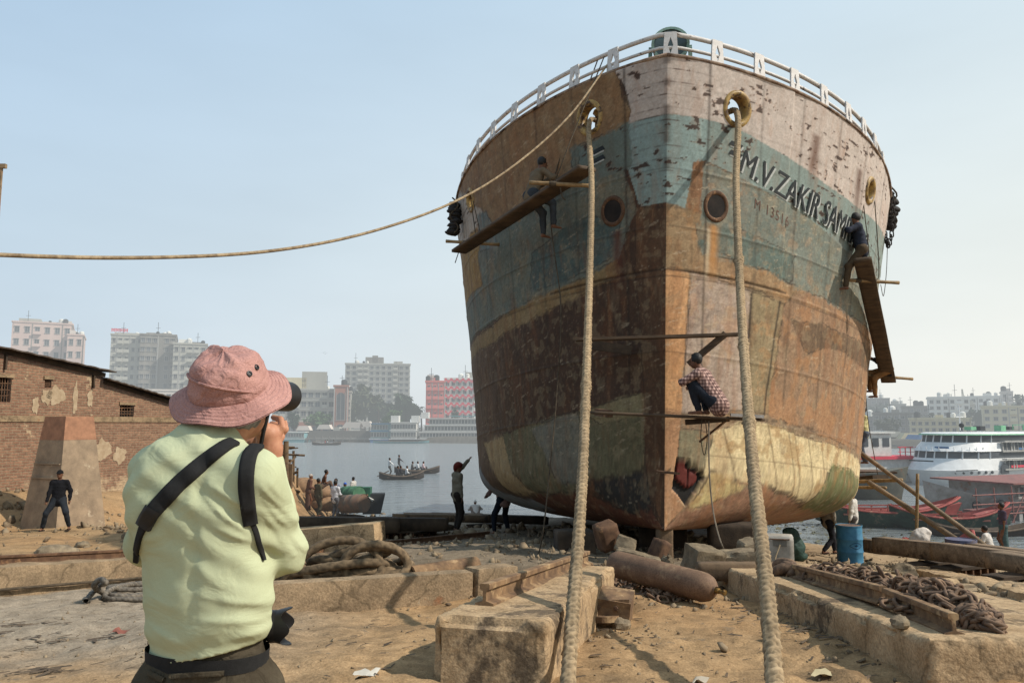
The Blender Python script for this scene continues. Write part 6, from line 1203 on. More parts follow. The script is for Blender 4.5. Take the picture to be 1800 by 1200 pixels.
for i in range(n):
    for j in range(3): a, b = i*4+j, ((i+1) % n)*4+j; F.append((a, b, b+1, a+1))
mb.add(V, F).lathe([(0, .082), (.034, .08)], 24, (0, 0, 0), (0, 1, 0)); mb.build('lens', m_cam, c2, smooth=35)
MB().lathe([(.0365, .03), (.0385, .031), (.0385, .043), (.0365, .044)], 32, (0, 0, 0), (0, 1, 0)).build('zoom_ring', m_black, c2, smooth=30)
t2 = bvh
ribbon([(452, 786), (440, 800), (434, 830), (434, 870), (440, 920)], [.034, .036, .036, .034], t2, .005).build('shoulder_pad', m_strap, c2, world=True, smooth=True)
ribbon([(440, 912), (447, 930), (453, 950), (462, 985)], .012, t2, .003).build('strap_web', m_strap, c2, world=True)
ribbon([(412, 778), (395, 786), (360, 812), (320, 846), (285, 882), (262, 908)], [.032, .038, .040, .036], t2, .005).build('sling_pad', m_strap, c2, world=True, smooth=True)
ribbon([(272, 893), (262, 910), (255, 925)], .040, t2, .008).build('pad_end', m_cam, c2, world=True, smooth=True)
ribbon([(258, 915), (248, 940), (242, 965), (240, 985)], [.022, .016, .014, .014], t2, .004).build('sling_web', m_strap, c2, world=True)
# hat: wavy stitched brim, creased crown, band
hc = Vector(hd)+Vector(hup)*.044-Vector(fdir)*.012; hx = Vector(hrt); hf = Vector(fdir); tilt = Matrix.Rotation(R(6), 3, hf) @ Matrix.Rotation(R(13), 3, hx); hu = tilt @ Vector(hup); hx = tilt @ hx; hf = hu.cross(hx)
def brim_pt(q, f):
    r0 = .098; r1 = .152*(1+.03*math.cos(2*q+.6)); r = r0+(r1-r0)*f; drop = .004-.032*f**1.1*(1+.10*math.sin(3*q+1.2)+.10*math.cos(2*q+.4))-.006*f*math.sin(q*5)
    st = .0013*math.sin(f*2*math.pi*6.0); return hc+hx*(math.cos(q)*r)+hf*(math.sin(q)*r*1.04)+hu*(drop+st)
nq, nf = 96, 34; V = [brim_pt(2*math.pi*j/nq, i/(nf-1)) for i in range(nf) for j in range(nq)]
mb = MB().add(V, [tuple(int(x) for x in f) for f in grid_faces(nf, nq, True)]); mb.add([v-hu*.004 for v in V], [tuple(int(x) for x in f[::-1]) for f in grid_faces(nf, nq, True)])
hat = thing('sun_hat', 'pink cotton sun hat with wide stitched brim on the photographer', 'hat', hc)
mb.build('brim', m_hat, hat, world=True, smooth=True)
def crown(q, f):
    a = f*math.pi/2; r = .101*math.cos(a)**.52 if f < 1 else 0; z = .010+.099*math.sin(a)**.9; w = 1.5*fbm(np.array([[math.cos(q)*2.2+5, math.sin(q)*2.2, f*3]]), 4, 17)[0]-.75; cre = .010*math.exp(-((math.sin(q+.5)*r)/.012)**2)*sstep(.35, .8, f); k = 1+.11*w
    return hc+hx*(math.cos(q)*r*.95*k)+hf*(math.sin(q)*r*1.08*k)+hu*(z*(1+.10*w)-.012+float(cre)*1.0)
nf = 40; V = [crown(2*math.pi*j/nq, i/(nf-1)*.9999) for i in range(nf) for j in range(nq)]; MB().add(V, [tuple(int(x) for x in f) for f in grid_faces(nf, nq, True)]).build('crown', m_hat, hat, world=True, smooth=True)
V = []
for i, f in enumerate((-.06, .0, .10, .16)):
    for j in range(nq): q = 2*math.pi*j/nq; c_ = crown(q, max(f, .0)); o_ = (c_-hc); o_ = o_-hu*o_.dot(hu); V.append(c_+o_.normalized()*(.004 if i in (1, 2) else .0)+hu*(-.01 if f < 0 else .0))
MB().add(V, [tuple(int(x) for x in f) for f in grid_faces(4, nq, True)]).build('hat_band', m_hat, hat, world=True, smooth=True)
for q, f in ((-.30, .42), (.05, .44)):
    c_ = crown(q, f); n_ = (c_-hc).normalized(); MB().lathe([(.0, .001), (.004, .001), (.0045, .0035), (.0075, .003), (.0085, .0)], 14, c_, n_).build('eyelet', m_cam, hat, world=True)
# chin cord lying along the crown
V = []; S_ = np.linspace(0, 1, 40); pts = [crown(-2.65+2.35*t, .36-.30*t+.16*math.sin(t*3.14)) for t in S_]; pts = [c_+(c_-hc).normalized()*.002 for c_ in pts]; MB().tube(pts, .0035, 6).build('chin_cord', m_hat, hat, world=True)
# ------------------------------------------------------------------ brick shed and pier on the left
m_brick = bpy.data.materials.new('brickwork'); m_brick.use_nodes = True
def brickmat():
    t = m_brick.node_tree; b = t.nodes['Principled BSDF']; L = t.links.new; tc_ = nd(t, 'ShaderNodeTexCoord'); mp = nd(t, 'ShaderNodeMapping', ins={2: (math.pi/2, 0, 0)}); L(tc_.outputs['Object'], mp.inputs[0])
    nz = nd(t, 'ShaderNodeTexNoise', ins={'Scale': 2.2, 'Detail': 4}); L(tc_.outputs['Object'], nz.inputs['Vector']); ad = nd(t, 'ShaderNodeMix', data_type='RGBA', blend_type='ADD'); ad.inputs[0].default_value = .05; L(mp.outputs[0], ad.inputs[6]); L(nz.outputs['Color'], ad.inputs[7])
    br = nd(t, 'ShaderNodeTexBrick', ins={'Scale': 1.0, 'Mortar Size': .014, 'Mortar Smooth': .35, 'Bias': -.1, 'Brick Width': .27, 'Row Height': .09}); L(ad.outputs[2], br.inputs['Vector'])
    br.inputs['Color1'].default_value = lin((142, 108, 86))+(1,); br.inputs['Color2'].default_value = lin((112, 82, 66))+(1,); br.inputs['Mortar'].default_value = lin((138, 120, 98))+(1,)
    n2 = nd(t, 'ShaderNodeTexNoise', ins={'Scale': 1.1, 'Detail': 7, 'Roughness': .7}); L(tc_.outputs['Object'], n2.inputs['Vector']); r2 = nd(t, 'ShaderNodeValToRGB'); r2.color_ramp.elements[0].position = .62; r2.color_ramp.elements[1].position = .66; L(n2.outputs['Fac'], r2.inputs[0])
    sz_ = nd(t, 'ShaderNodeSeparateXYZ'); L(tc_.outputs['Object'], sz_.inputs[0]); ml_ = nd(t, 'ShaderNodeMath', operation='MULTIPLY_ADD', ins={1: 2.6, 2: -1.3}); L(n2.outputs['Fac'], ml_.inputs[0]); su_ = nd(t, 'ShaderNodeMath', operation='SUBTRACT'); L(ml_.outputs[0], su_.inputs[0]); L(sz_.outputs['Z'], su_.inputs[1]); lo_ = nd(t, 'ShaderNodeMapRange', ins={1: -1.5, 2: -1.2, 3: 0, 4: .85}); L(su_.outputs[0], lo_.inputs[0]); mxm = nd(t, 'ShaderNodeMath', operation='MAXIMUM'); L(r2.outputs[0], mxm.inputs[0]); L(lo_.outputs[0], mxm.inputs[1])
    m1 = nd(t, 'ShaderNodeMix', data_type='RGBA'); L(mxm.outputs[0], m1.inputs[0]); L(br.outputs['Color'], m1.inputs[6]); m1.inputs[7].default_value = lin((176, 154, 124))+(1,)
    n3 = nd(t, 'ShaderNodeTexNoise', ins={'Scale': 9, 'Detail': 6, 'Roughness': .7}); L(tc_.outputs['Object'], n3.inputs['Vector']); r3 = nd(t, 'ShaderNodeMapRange', ins={1: .3, 2: .7, 3: .62, 4: 1.25}); L(n3.outputs['Fac'], r3.inputs[0])
    m2 = nd(t, 'ShaderNodeMix', data_type='RGBA', blend_type='MULTIPLY'); m2.inputs[0].default_value = 1; L(m1.outputs[2], m2.inputs[6]); L(r3.outputs[0], m2.inputs[7]); L(m2.outputs[2], b.inputs['Base Color']); b.inputs['Roughness'].default_value = .95; b.inputs['Specular IOR Level'].default_value = .1
    bp = nd(t, 'ShaderNodeBump', ins={'Strength': .8, 'Distance': .03}); L(br.outputs['Fac'], bp.inputs['Height']); bp.invert = True; n4 = nd(t, 'ShaderNodeBump', ins={'Strength': .5, 'Distance': .03}); L(n3.outputs['Fac'], n4.inputs['Height']); L(bp.outputs[0], n4.inputs['Normal']); L(n4.outputs[0], b.inputs['Normal'])
    g = nd(t, 'ShaderNodeGroup'); g.node_tree = HG; L(b.outputs[0], g.inputs[0]); L(g.outputs[0], t.nodes['Material Output'].inputs[0])
brickmat()
W0 = at(-260, 640, 20.2); W0.z = 0; W1 = at(345, 700, 32.5); W1.z = 0; wv = W1-W0; WL = wv.length; wd = wv.normalized(); shed = thing('brick_shed', 'old brick shed with stepped sloping tin roof and small barred windows', 'shed', (W0.x, W0.y, -1.9), math.atan2(wd.y, wd.x))
# local: x along the wall to the right, y into the building, z up from -1.9
def wloc(px, py):
    """where a line of sight meets the wall's face, in the shed's frame (x, z)"""
    d = at(px, py, 1.0)-Vector((0, 0, CZ)); n_ = Vector((-wd.y, wd.x, 0)); t_ = (W0).dot(n_)/Vector((d.x, d.y, 0)).dot(n_); q = Vector((d.x*t_, d.y*t_, CZ+d.z*t_)); return (Vector((q.x, q.y, 0))-W0).dot(wd), q.z+1.9
xa, za = wloc(-255, 560); xm, zm = wloc(182, 657); x2, z2 = wloc(176, 668); xb, zb = wloc(342, 718); DEP = 5.0
wins = [wloc(-6, 706)+wloc(21, 664), wloc(78, 681)+wloc(91, 667), wloc(210, 733)+wloc(236, 712)]
def wall_mesh():
    """the wall's face with its real openings cut out, as a grid of cells under the sloping eaves"""
    xs_ = sorted(set([xa, xm, xb]+[w[0] for w in wins]+[w[2] for w in wins])); mb = MB()
    topz = lambda x: za+(zm-za)*(x-xa)/(xm-xa) if x <= xm else z2+(zb-z2)*(x-xm)/(xb-xm)
    th = .24
    for i in range(len(xs_)-1):
        a, b = xs_[i], xs_[i+1]; mid = (a+b)/2; ws = [w for w in wins if w[0]-1e-4 <= a and b <= w[2]+1e-4]; e = 1e-3
        tops = (topz(a+e), topz(b-e)); segs = [((0, 0), (ws[0][1], ws[0][1])), ((ws[0][3], ws[0][3]), tops)] if ws else [((0, 0), tops)]
        for lo_, hi_ in segs: mb.add([(a, 0, lo_[0]), (b, 0, lo_[1]), (b, 0, hi_[1]), (a, 0, hi_[0]), (a, th, lo_[0]), (b, th, lo_[1]), (b, th, hi_[1]), (a, th, hi_[0])], [(0, 1, 2, 3), (7, 6, 5, 4), (0, 4, 5, 1), (3, 2, 6, 7), (1, 5, 6, 2), (0, 3, 7, 4)])
    return mb.add([(xb, 0, 0), (xb, DEP, 0), (xb, DEP, zb), (xb, 0, zb)], [(0, 1, 2, 3)]).add([(xa, 0, 0), (xa, DEP, 0), (xa, DEP, za), (xa, 0, za)], [(3, 2, 1, 0)]).add([(xa, DEP, 0), (xb, DEP, 0), (xb, DEP, zb), (xm, DEP, zm), (xa, DEP, za)], [(0, 1, 2, 3, 4)])
wall_mesh().build('brick_wall', m_brick, shed)
m_tin = mat('tin_roof', lin((96, 84, 74)), lin((66, 58, 52)), sc=3, rough=.7, bump=.2)
def roof(x0, z0, x1, z1, name='roof'):
    V = []; n = 46
    for i in range(n+1):
        x = x0+(x1-x0)*i/n; z = z0+(z1-z0)*i/n+.03*math.sin(i*1.9)*.4+.05
        V += [(x, -.32, z-.01), (x, DEP, z+.3), (x, -.32, z+.035)]
    F = []
    for i in range(n): a, b = 3*i, 3*i+3; F += [(a, b, b+1, a+1), (a+2, a+1, b+1, b+2), (a, a+2, b+2, b)]
    return MB().add(V, F).build(name, m_tin, shed)
roof(xa-.3, za+.02, xm+.28, zm+.02); roof(xm-.12, z2-.0, xb+.3, zb-.01)
MB().bar((xa, -.06, za+.08), (xm, -.06, zm-.05), .08, .16).bar((xm, -.05, z2-.06), (xb, -.05, zb-.06), .08, .12).build('eaves_beam', m_timberd, shed)
xb1, zb1 = wloc(100, 736); MB().box(((xa+xb)/2, -.012, zb1), (xb-xa-.02, .05, .20)).build('concrete_band', m_concd, shed)
for w in wins:
    o = MB().box(((w[0]+w[2])/2, .20, (w[1]+w[3])/2), (w[2]-w[0], .02, w[3]-w[1])).build('window', m_pit, shed)
    mb = MB()
    for k in range(1, 5): x = w[0]+(w[2]-w[0])*k/5; mb.bar((x, .06, w[1]), (x, .06, w[3]), .025, .025)
    for k in range(1, 4): z = w[1]+(w[3]-w[1])*k/4; mb.bar((w[0], .05, z), (w[2], .05, z+.02*(k % 2)), .025, .025)
    mb.build('window_bars', m_rust, o); MB().bar((w[0]-.06, -.01, w[3]+.05), (w[2]+.06, -.01, w[3]+.05), .08, .1).build('lintel', m_concd, o)
for px, y0, y1 in ((9, 620, 650), (163, 660, 682)): x_, zt = wloc(px, y0); _, zl = wloc(px, y1); MB().bar((x_, -.04, zl), (x_, -.04, zt), .12, .06).build('corbel_post', m_timberd, shed)
# plaster remains on the wall
for i, (px, py, w_, h_) in enumerate(((98, 695, .55, .5), (132, 700, .16, .9), (158, 700, .2, .5), (62, 712, .2, .45), (82, 697, .35, .4), (210, 800, .5, .5), (180, 790, .6, .6))):
    x_, z_ = wloc(px, py); V = []; n = 22
    for k in range(n): q = 2*math.pi*k/n; r = 1+.16*math.sin(k*1.3+i)+.12*math.cos(k*2.1+i*2); V.append((x_+math.cos(q)*w_*r*.6, -.014, z_+math.sin(q)*h_*r*.6))
    MB().add(V, [tuple(range(n-1, -1, -1))]).build('plaster_patch', mat('plaster', lin((186, 166, 138)), lin((160, 138, 110)), sc=5), shed)
# the tapered pier
b0 = on(96, 927, 12, 40); zt = at(95, 732, b0.y+1.1).z; bz_ = b0.z-.3; pier = thing('concrete_pier', 'tapering square concrete pier with brick-red top band beside the shed', 'pier', (b0.x-.40, b0.y+1.1, bz_), R(66))
m_pier = mat('pier_concrete', lin((168, 146, 120)), lin((136, 118, 98)), sc=2.5, rough=.95, bump=.5, bsc=30, c3=lin((198, 182, 156)), sc3=1.7, t3=.64, haze=True); H_ = zt-bz_; B0, B1 = .82, .44; f_ = .80
def sq(r, z): return [(-r, -r, z), (r, -r, z), (r, r, z), (-r, r, z)]
rm = B0+(B1-B0)*f_; F4 = [(0, 1, 5, 4), (1, 2, 6, 5), (2, 3, 7, 6), (3, 0, 4, 7)]
MB().add(sq(B0*1.0, -.3)+sq(rm, H_*f_), F4).build('pier_shaft', m_pier, pier); MB().add(sq(rm+.004, H_*f_)+sq(B1+.004, H_), F4+[(4, 5, 6, 7)]).build('pier_cap', mat('pier_red', lin((178, 130, 100)), lin((146, 106, 82)), sc=4, haze=True, bump=.4), pier)
for zf in (.48, .60): r = B0+(B1-B0)*zf; MB().bar((-r-.012, -r*.9, H_*zf), (-r-.012, r*.9, H_*zf), .05, .04).build('form_line', m_pier, pier)
tag(MB().box((0, 0, .75), (1.2, .06, 1.3)).box((.05, 0, 1.36), (1.3, .09, .12)).box((.58, .0, -.1), (.05, .05, .5)).build('broken_wall', m_concd), 'sliver of broken wall and post at the left picture edge, far up', 'wall').location = at(-39, 375, 21)
# ------------------------------------------------------------------ left bank: hut, sacks, barrels, small boat
hut = thing('bamboo_staging', 'open timber and bamboo staging on the left bank by the water', 'staging', at(505, 850, 36)); mb = None
for px, y0, y1, Y, r in ((503, 775, 855, 36, .12), (516, 792, 848, 37, .06), (478, 785, 860, 36.5, .09), (490, 790, 850, 38, .06), (523, 822, 845, 36.5, .05)): MB().tube([at(px, y1, Y)-Vector((0, 0, .3)), at(px, y0, Y)], r, 8).build('post', m_timber, hut, world=True)
for a, b, r in (((470, 797, 36), (536, 800, 36.5), .05), ((472, 784, 36.5), (518, 786, 37), .05), ((470, 812, 36.2), (512, 809, 36.2), .07), ((474, 828, 36.3), (512, 825, 36.3), .07), ((505, 818, 36), (520, 802, 36.4), .04), ((512, 834, 36.3), (524, 828, 36.3), .06)): MB().tube([at(*a), at(*b)], r, 7).build('rail', m_timber, hut, world=True)
MB().bar(at(470, 790, 37.2), at(514, 788, 37.2), 2.0, .06).build('roof_boards', m_timberd, hut, world=True); MB().bar(at(468, 824, 37.2), at(512, 822, 37.2), 1.8, .06).build('floor_boards', m_timberd, hut, world=True)
MB().bar(at(500, 836, 36.1), at(514, 836, 36.1), .2, 1.1).build('plank_panel', m_timber, hut, world=True)
for px, py, lb in ((481, 822, 'bare-chested man standing in the timber staging, nearer the photographer'), (493, 822, 'bare-chested man standing in the timber staging, nearer the big post')):
    p = at(px, py+8, 37.2); person(lb, p, R(-150), .95, pz=.88, shirt=None, trousers=(90, 70, 60), skirt=True, vox=.028)
for px, py, rx_, rz_, sd, lb in ((535, 856, .9, .5, 1, 'largest brown sack, topmost of the pile on the bank'), (560, 866, .8, .45, 2, 'brown sack right of the largest one, under the sitting man'), (570, 883, .85, .42, 3, 'lowest brown sack at the right foot of the pile'), (533, 872, .8, .45, 4, 'brown sack at the left foot of the pile')):
    p = at(px, py, 38.3); o = MB().ball((0, 0, 0), (rx_, .6, rz_), 9, seed=sd, amp=.28).build('sack', mat('jute', lin((156, 124, 92)), lin((120, 94, 70)), sc=5, bump=.5, haze=True), smooth=True); o.location = p; tag(o, lb, 'sack', 'brown sacks piled on the bank')
def barrel(label, a, b, r, m, cat='barrel'):
    a, b = Vector(a), Vector(b); L_ = (b-a).length; t_ = thing('barrel', label, cat, (a+b)/2); MB().lathe([(0, 0), (r*.97, 0), (r, .02), (r, L_*.32), (r*1.04, L_*.34), (r, L_*.36), (r, L_*.64), (r*1.04, L_*.66), (r, L_*.68), (r, L_-.02), (r*.97, L_)], 22, a, b-a).build('shell', m, t_, world=True, smooth=35); MB().lathe([(0, L_-.02), (r*.97, L_-.02)], 22, a, b-a).build('lid', m, t_, world=True)
barrel('green barrel lying on its side at the water edge', at(605, 869, 37.6), at(632, 869, 36.8), .40, mat('barrel_green', lin((78, 124, 92)), lin((58, 100, 76)), sc=4, haze=True)); barrel('rusty brown barrel lying in front of the green barrel', at(604, 886, 36.2), at(640, 884, 35.4), .42, mat('barrel_brown', lin((136, 104, 84)), lin((96, 92, 84)), sc=3, haze=True))
m_gp = mat('green_paint', lin((52, 108, 84)), lin((40, 84, 66)), sc=4, haze=True); m_whp = mat('white_paint', lin((220, 218, 212)), lin((196, 194, 188)), sc=3, haze=True, rough=.6, bump=.08); m_dkp = mat('dark_paint', (.03, .035, .04), (.02, .024, .026), sc=4, haze=True)
sb = thing('moored_boat', 'stubby green and white boat end moored at the left bank, sheet over it', 'boat', at(648, 890, 38))
MB().box(at(642, 874, 37.5), (.55, .5, 1.0), mi=0).build('stern_box', m_gp, sb, world=True); MB().prism([(-.5, -.5), (.35, -.5), (.55, .45), (-.5, .45)], at(656, 882, 38), (1, .2, 0), (0, 0, 1), .7).build('hull', m_dkp, sb, world=True); MB().add([at(630, 862, 37.3), at(655, 878, 37), at(667, 876, 38.4), at(642, 860, 38.6), at(632, 866, 37.3), at(655, 881, 37)], [(0, 1, 2, 3), (0, 4, 5, 1)]).build('canopy_sheet', m_whp, sb, world=True)
MB().box(at(643.5, 874, 37.22), (.18, .02, .28)).build('side_panel', mat('panel_orange', lin((206, 150, 110)), haze=True), sb, world=True)
# ------------------------------------------------------------------ boats on the river
def boat_mb(L_, W_, D_, sheer=.5, bow=.6, stern=.4, n=18, flat=.5):
    """a wooden hull: x fore and aft (bow at +x), open top; returns outer skin and inner floor"""
    V = []; k = 7
    for i in range(n+1):
        t_ = i/n; x = -L_/2+L_*t_; u = 2*t_-1; w = W_/2*(1-abs(u)**2.4)**.8+.02; top = D_+sheer*(bow*max(0, u)**2.2+stern*max(0, -u)**2.2)*2; kz = .30*top*max(0, abs(u)-.55)/.45
        for j in range(k): a = -1+2*j/(k-1); V.append((x, w*math.copysign(abs(a)**.7, a), kz+(top-kz)*abs(a)**2.2))
    F = [tuple(int(q) for q in f) for f in grid_faces(n+1, k)]; return V, F, k
def wooden_boat(name, label, px, py, Y, L_, W_, D_, yaw, m_out, m_in, sheer=.35, bow=.6, stern=.5, group=None, seats=4, haze=True, z=None):
    p = at(px, py, Y); p.z = WATER-.12 if z is None else z; t_ = thing(name, label, 'boat', p, yaw, group); V, F, k = boat_mb(L_, W_, D_, sheer, bow, stern); V2 = [(x*.97, y*.92, z_+.06) for x, y, z_ in V]
    MB().add(V, F).build('hull', m_out, t_, smooth=35); MB().add(V2, [f[::-1] for f in F]).build('lining', m_in, t_); n = len(V)//k; mb = MB()
    for s in (0, k-1): mb.tube([Vector(V[i*k+s]) for i in range(n)], .05, 6)
    mb.build('gunwale', m_in, t_)
    for i in range(seats): x = -L_*.3+L_*.6*i/max(1, seats-1); MB().box((x, 0, D_*.8), (.25, W_*.86, .05)).build('seat', m_in, t_)
    return t_
m_bd = mat('boat_dark', lin((70, 62, 56)), lin((48, 44, 42)), sc=2, haze=True); m_bi = mat('boat_inside', lin((112, 96, 80)), lin((84, 72, 62)), sc=2, haze=True)
def crew(pts, facing, grp):
    for px, py, Y, lb, sh, stand in pts:
        p = at(px, py, Y); p.z = WATER+(.25 if not stand else .12)
        kw = dict(pz=.88, hands=((-.2, .4, 1.0), (.2, .4, 1.0))) if stand else dict(pz=.16, lean=(0, .1), feet=((-.12, .5, -.1), (.12, .5, -.1)), hands=((-.15, .35, .3), (.15, .35, .3)))
        person(lb, p, facing, 1.0, shirt=sh, trousers=(80, 78, 76), vox=.04, group=grp, **kw)
Bt = 68; wooden_boat('river_boat', 'nearer dark wooden ferry boat crossing the river with an oar at its stern', 706, 838, Bt, 3.9, 1.25, .42, R(12), m_bd, m_bi); wooden_boat('river_boat', 'farther dark wooden ferry boat crossing the river', 733, 831, Bt+8, 4.4, 1.25, .42, R(8), m_bd, m_bi)
tag(MB().tube([at(663, 837, Bt), at(684, 828, Bt)+Vector((0, 0, .05))], .05, 6).build('oar', m_bi), 'long oar at the stern of the nearer ferry boat', 'oar')
crew([(698, 832, Bt, 'person in dark clothes sitting aft in the nearer ferry boat', (60, 58, 62), 0), (703, 833, Bt, 'person in black sitting beside the white-clad one in the nearer boat', (40, 40, 46), 0), (714, 832, Bt, 'person in white sitting amidships in the nearer ferry boat', (226, 226, 226), 0)], R(-80), 'people in the ferry boats')
crew([(684.5, 832, Bt+2.2, 'boatman in white rowing at the stern of the nearer boat', (220, 220, 220), 1), (701, 826, Bt+9, 'boatman in dark clothes standing at the stern of the farther boat', (66, 62, 66), 1)], R(-80), 'people in the ferry boats')
crew([(724, 825, Bt+8, 'person in grey sitting aft in the farther boat', (110, 104, 100), 0), (733, 825, Bt+8, 'person in white sitting amidships in the farther boat', (226, 226, 226), 0), (743, 825, Bt+8, 'person in white and red sitting forward in the farther boat', (222, 190, 190), 0)], R(-80), 'people in the ferry boats')
wooden_boat('river_boat', 'small dark boat far off before the left jetty', 574, 780, 178, 6.6, 1.5, .5, R(3), m_bd, m_bi); crew([(571, 779, 178, 'person in red in the far small boat', (170, 84, 80), 0), (575, 779, 178, 'person in pale clothes in the far small boat', (190, 190, 190), 0), (586, 779, 178, 'person in grey at the end of the far small boat', (110, 110, 112), 0)], R(-80), 'people in the far small boat')
# ------------------------------------------------------------------ far bank
m_glass = mat('window_glass', (.045, .055, .065), (.09, .10, .11), sc=.6, rough=.6, haze=True, bump=0, rnd=.5, spec=.15)
WM = {}
def window_mesh(w, h, arch=False):
    key = (round(w, 2), round(h, 2), arch)
    if key in WM: return WM[key]
    mb = MB()
    if arch: poly = [(-w/2, 0), (w/2, 0)]+[(w/2*math.cos(q), h-w/2+w/2*math.sin(q)) for q in np.linspace(0, math.pi, 9)]
    else: poly = [(-w/2, 0), (w/2, 0), (w/2, h), (-w/2, h)]
    mb.prism(poly, (0, -.03, 0), (1, 0, 0), (0, 0, 1), .02); b = .12
    mb.box((-w/2-b/2, -.06, h/2), (b, .12, h), mi=1).box((w/2+b/2, -.06, h/2), (b, .12, h), mi=1).box((0, -.10, -.08), (w+.5, .22, .12), mi=1)
    if not arch: mb.box((0, -.18, h+.1), (w+.5, .40, .10), mi=1)
    mb.box((0, -.055, h/2), (.08, .05, h), mi=1)
    me = bpy.data.meshes.new('window'); me.from_pydata([tuple(v) for v in mb.v], [], mb.f); me.materials.append(m_glass); me.materials.append(m_trim); me.polygons.foreach_set('material_index', mb.m); me.update(); WM[key] = me; return me
m_trim = mat('window_trim', lin((170, 168, 162)), haze=True, bump=0)
def far_mat(nm, c, c2=None): return mat(nm, lin(c), lin(c2) if c2 else tuple(v*.8 for v in lin(c)), sc=.25, stretch=(1, 1, .25), rough=.9, bump=0, haze=True, c3=tuple(v*.6 for v in lin(c)), sc3=.5, t3=.62, alb=.95)  # painted haze mixed in; facade tones also raised to look washed out
F_GREY = far_mat('facade_grey', (160, 158, 148)); F_GREYD = far_mat('facade_stained', (132, 128, 120), (96, 92, 86)); F_PALE = far_mat('facade_pale', (196, 186, 176)); F_PINK = far_mat('facade_pinkish', (190, 166, 156)); F_ROSE = far_mat('facade_rose', (206, 112, 104)); F_WHITE = far_mat('facade_white', (214, 212, 204)); F_BRICK = far_mat('facade_brick', (150, 102, 86)); F_CREAM = far_mat('facade_cream', (196, 184, 150)); F_DARK = far_mat('facade_dark', (104, 100, 94)); F_RED = far_mat('facade_red', (200, 58, 76))
NW = [0]
def block(name, label, px0, px1, ptop, Y, dep, m, rows, cols, wfrac=(.5, .5), base=-2.2, yaw=0, group=None, extras=(), arch=False, skip=None, win_px=None, cat='building', parts=True, side=False):
    """a building: walls, parapet, a window for every opening"""
    p0, p1 = at(px0, 745, Y), at(px1, 745, Y); w = (p1-p0).length; top = at((px0+px1)/2, ptop, Y).z; h = top-base; yaw = yaw-math.atan2((p0.x+p1.x)/2, Y)*(.9 if Y > 150 else 0); t_ = thing(name, label, cat, ((p0.x+p1.x)/2, Y, base), yaw, group)
    MB().box((0, dep/2, h/2), (w, dep, h)).build('wall', m, t_); MB().box((0, dep/2, h+.35), (w+.5, dep+.5, .5)).build('parapet', m, t_)
    fh = h/rows; bw = w/cols; wm_ = window_mesh(bw*wfrac[0], fh*wfrac[1], arch)
    for r in range(rows):
        for c in range(cols):
            if skip and skip(r, c): continue
            zz = r*fh+fh*.25
            if at((px0+px1)/2, 745, Y).z and base+zz+fh < (win_px or -9): continue
            o = bpy.data.objects.new('window', wm_); C.objects.link(o); o.parent = t_; o.location = (-w/2+bw*(c+.5), 0, zz); NW[0] += 1
    rb = np.random.default_rng(int(px0*7+Y)); k_ = int(rb.integers(2, 5))
    for _ in range(k_):
        x_ = rb.uniform(-.42, .42)*w; s_ = rb.uniform(.7, 1.6); MB().lathe([(s_*.6, 0), (s_*.6, s_), (s_*.3, s_*1.25), (0, s_*1.3)], 10, (x_, dep*rb.uniform(.1, .5), h+.6)).build('water_tank', m_dkp if rb.random() < .5 else F_WHITE, t_)
    x_ = rb.uniform(-.4, .4)*w; MB().bar((x_, 1, h+.5), (x_, 1, h+rb.uniform(3, 5)), .14).bar((x_-.7, 1, h+2.6), (x_+.7, 1, h+2.7), .1).build('aerial', m_dkp, t_)
    if rows > 3:
        bm_ = MB().box((0, -.55, 0), (bw*.8, 1.1, .16)).box((0, -1.06, .5), (bw*.8, .08, .9))
        bme = bpy.data.meshes.new('balcony'); bme.from_pydata([tuple(v) for v in bm_.v], [], bm_.f); bme.materials.append(m); bme.update()
        cl = [c for c in range(cols) if rb.random() < .28]
        for c in cl:
            for r in range(1, rows):
                if base+r*fh+fh < (win_px or -9) or (skip and skip(r, c)): continue
                o = bpy.data.objects.new('balcony', bme); C.objects.link(o); o.parent = t_; o.location = (-w/2+bw*(c+.5), 0, r*fh+fh*.12)
        for _ in range(3):
            x_ = -w/2+bw*int(rb.integers(1, cols+1)) if cols > 1 else 0; MB().box((x_, -.06, h/2), (.28, .12, h-.1)).build('drain_pipe', m_trim if rb.random() < .6 else F_GREYD, t_)
    for k, (a, b, tp, mm) in enumerate(extras): q0, q1 = at(a, 745, Y), at(b, 745, Y); hh = at((a+b)/2, tp, Y).z-top; MB().box(((q0.x+q1.x)/2-(p0.x+p1.x)/2, dep*.45, h+.6+hh/2), ((q1-q0).length, dep*.5, max(.6, hh))).build('roof_room', mm, t_)
    return t_
def bands(t_, w, h, rows, m, dz=0, th=.5, nm='floor_band', out=.18):
    for r in range(1, rows+1): MB().box((0, -out/2, h*r/rows+dz), (w+.2, out, th)).build(nm, m, t_)
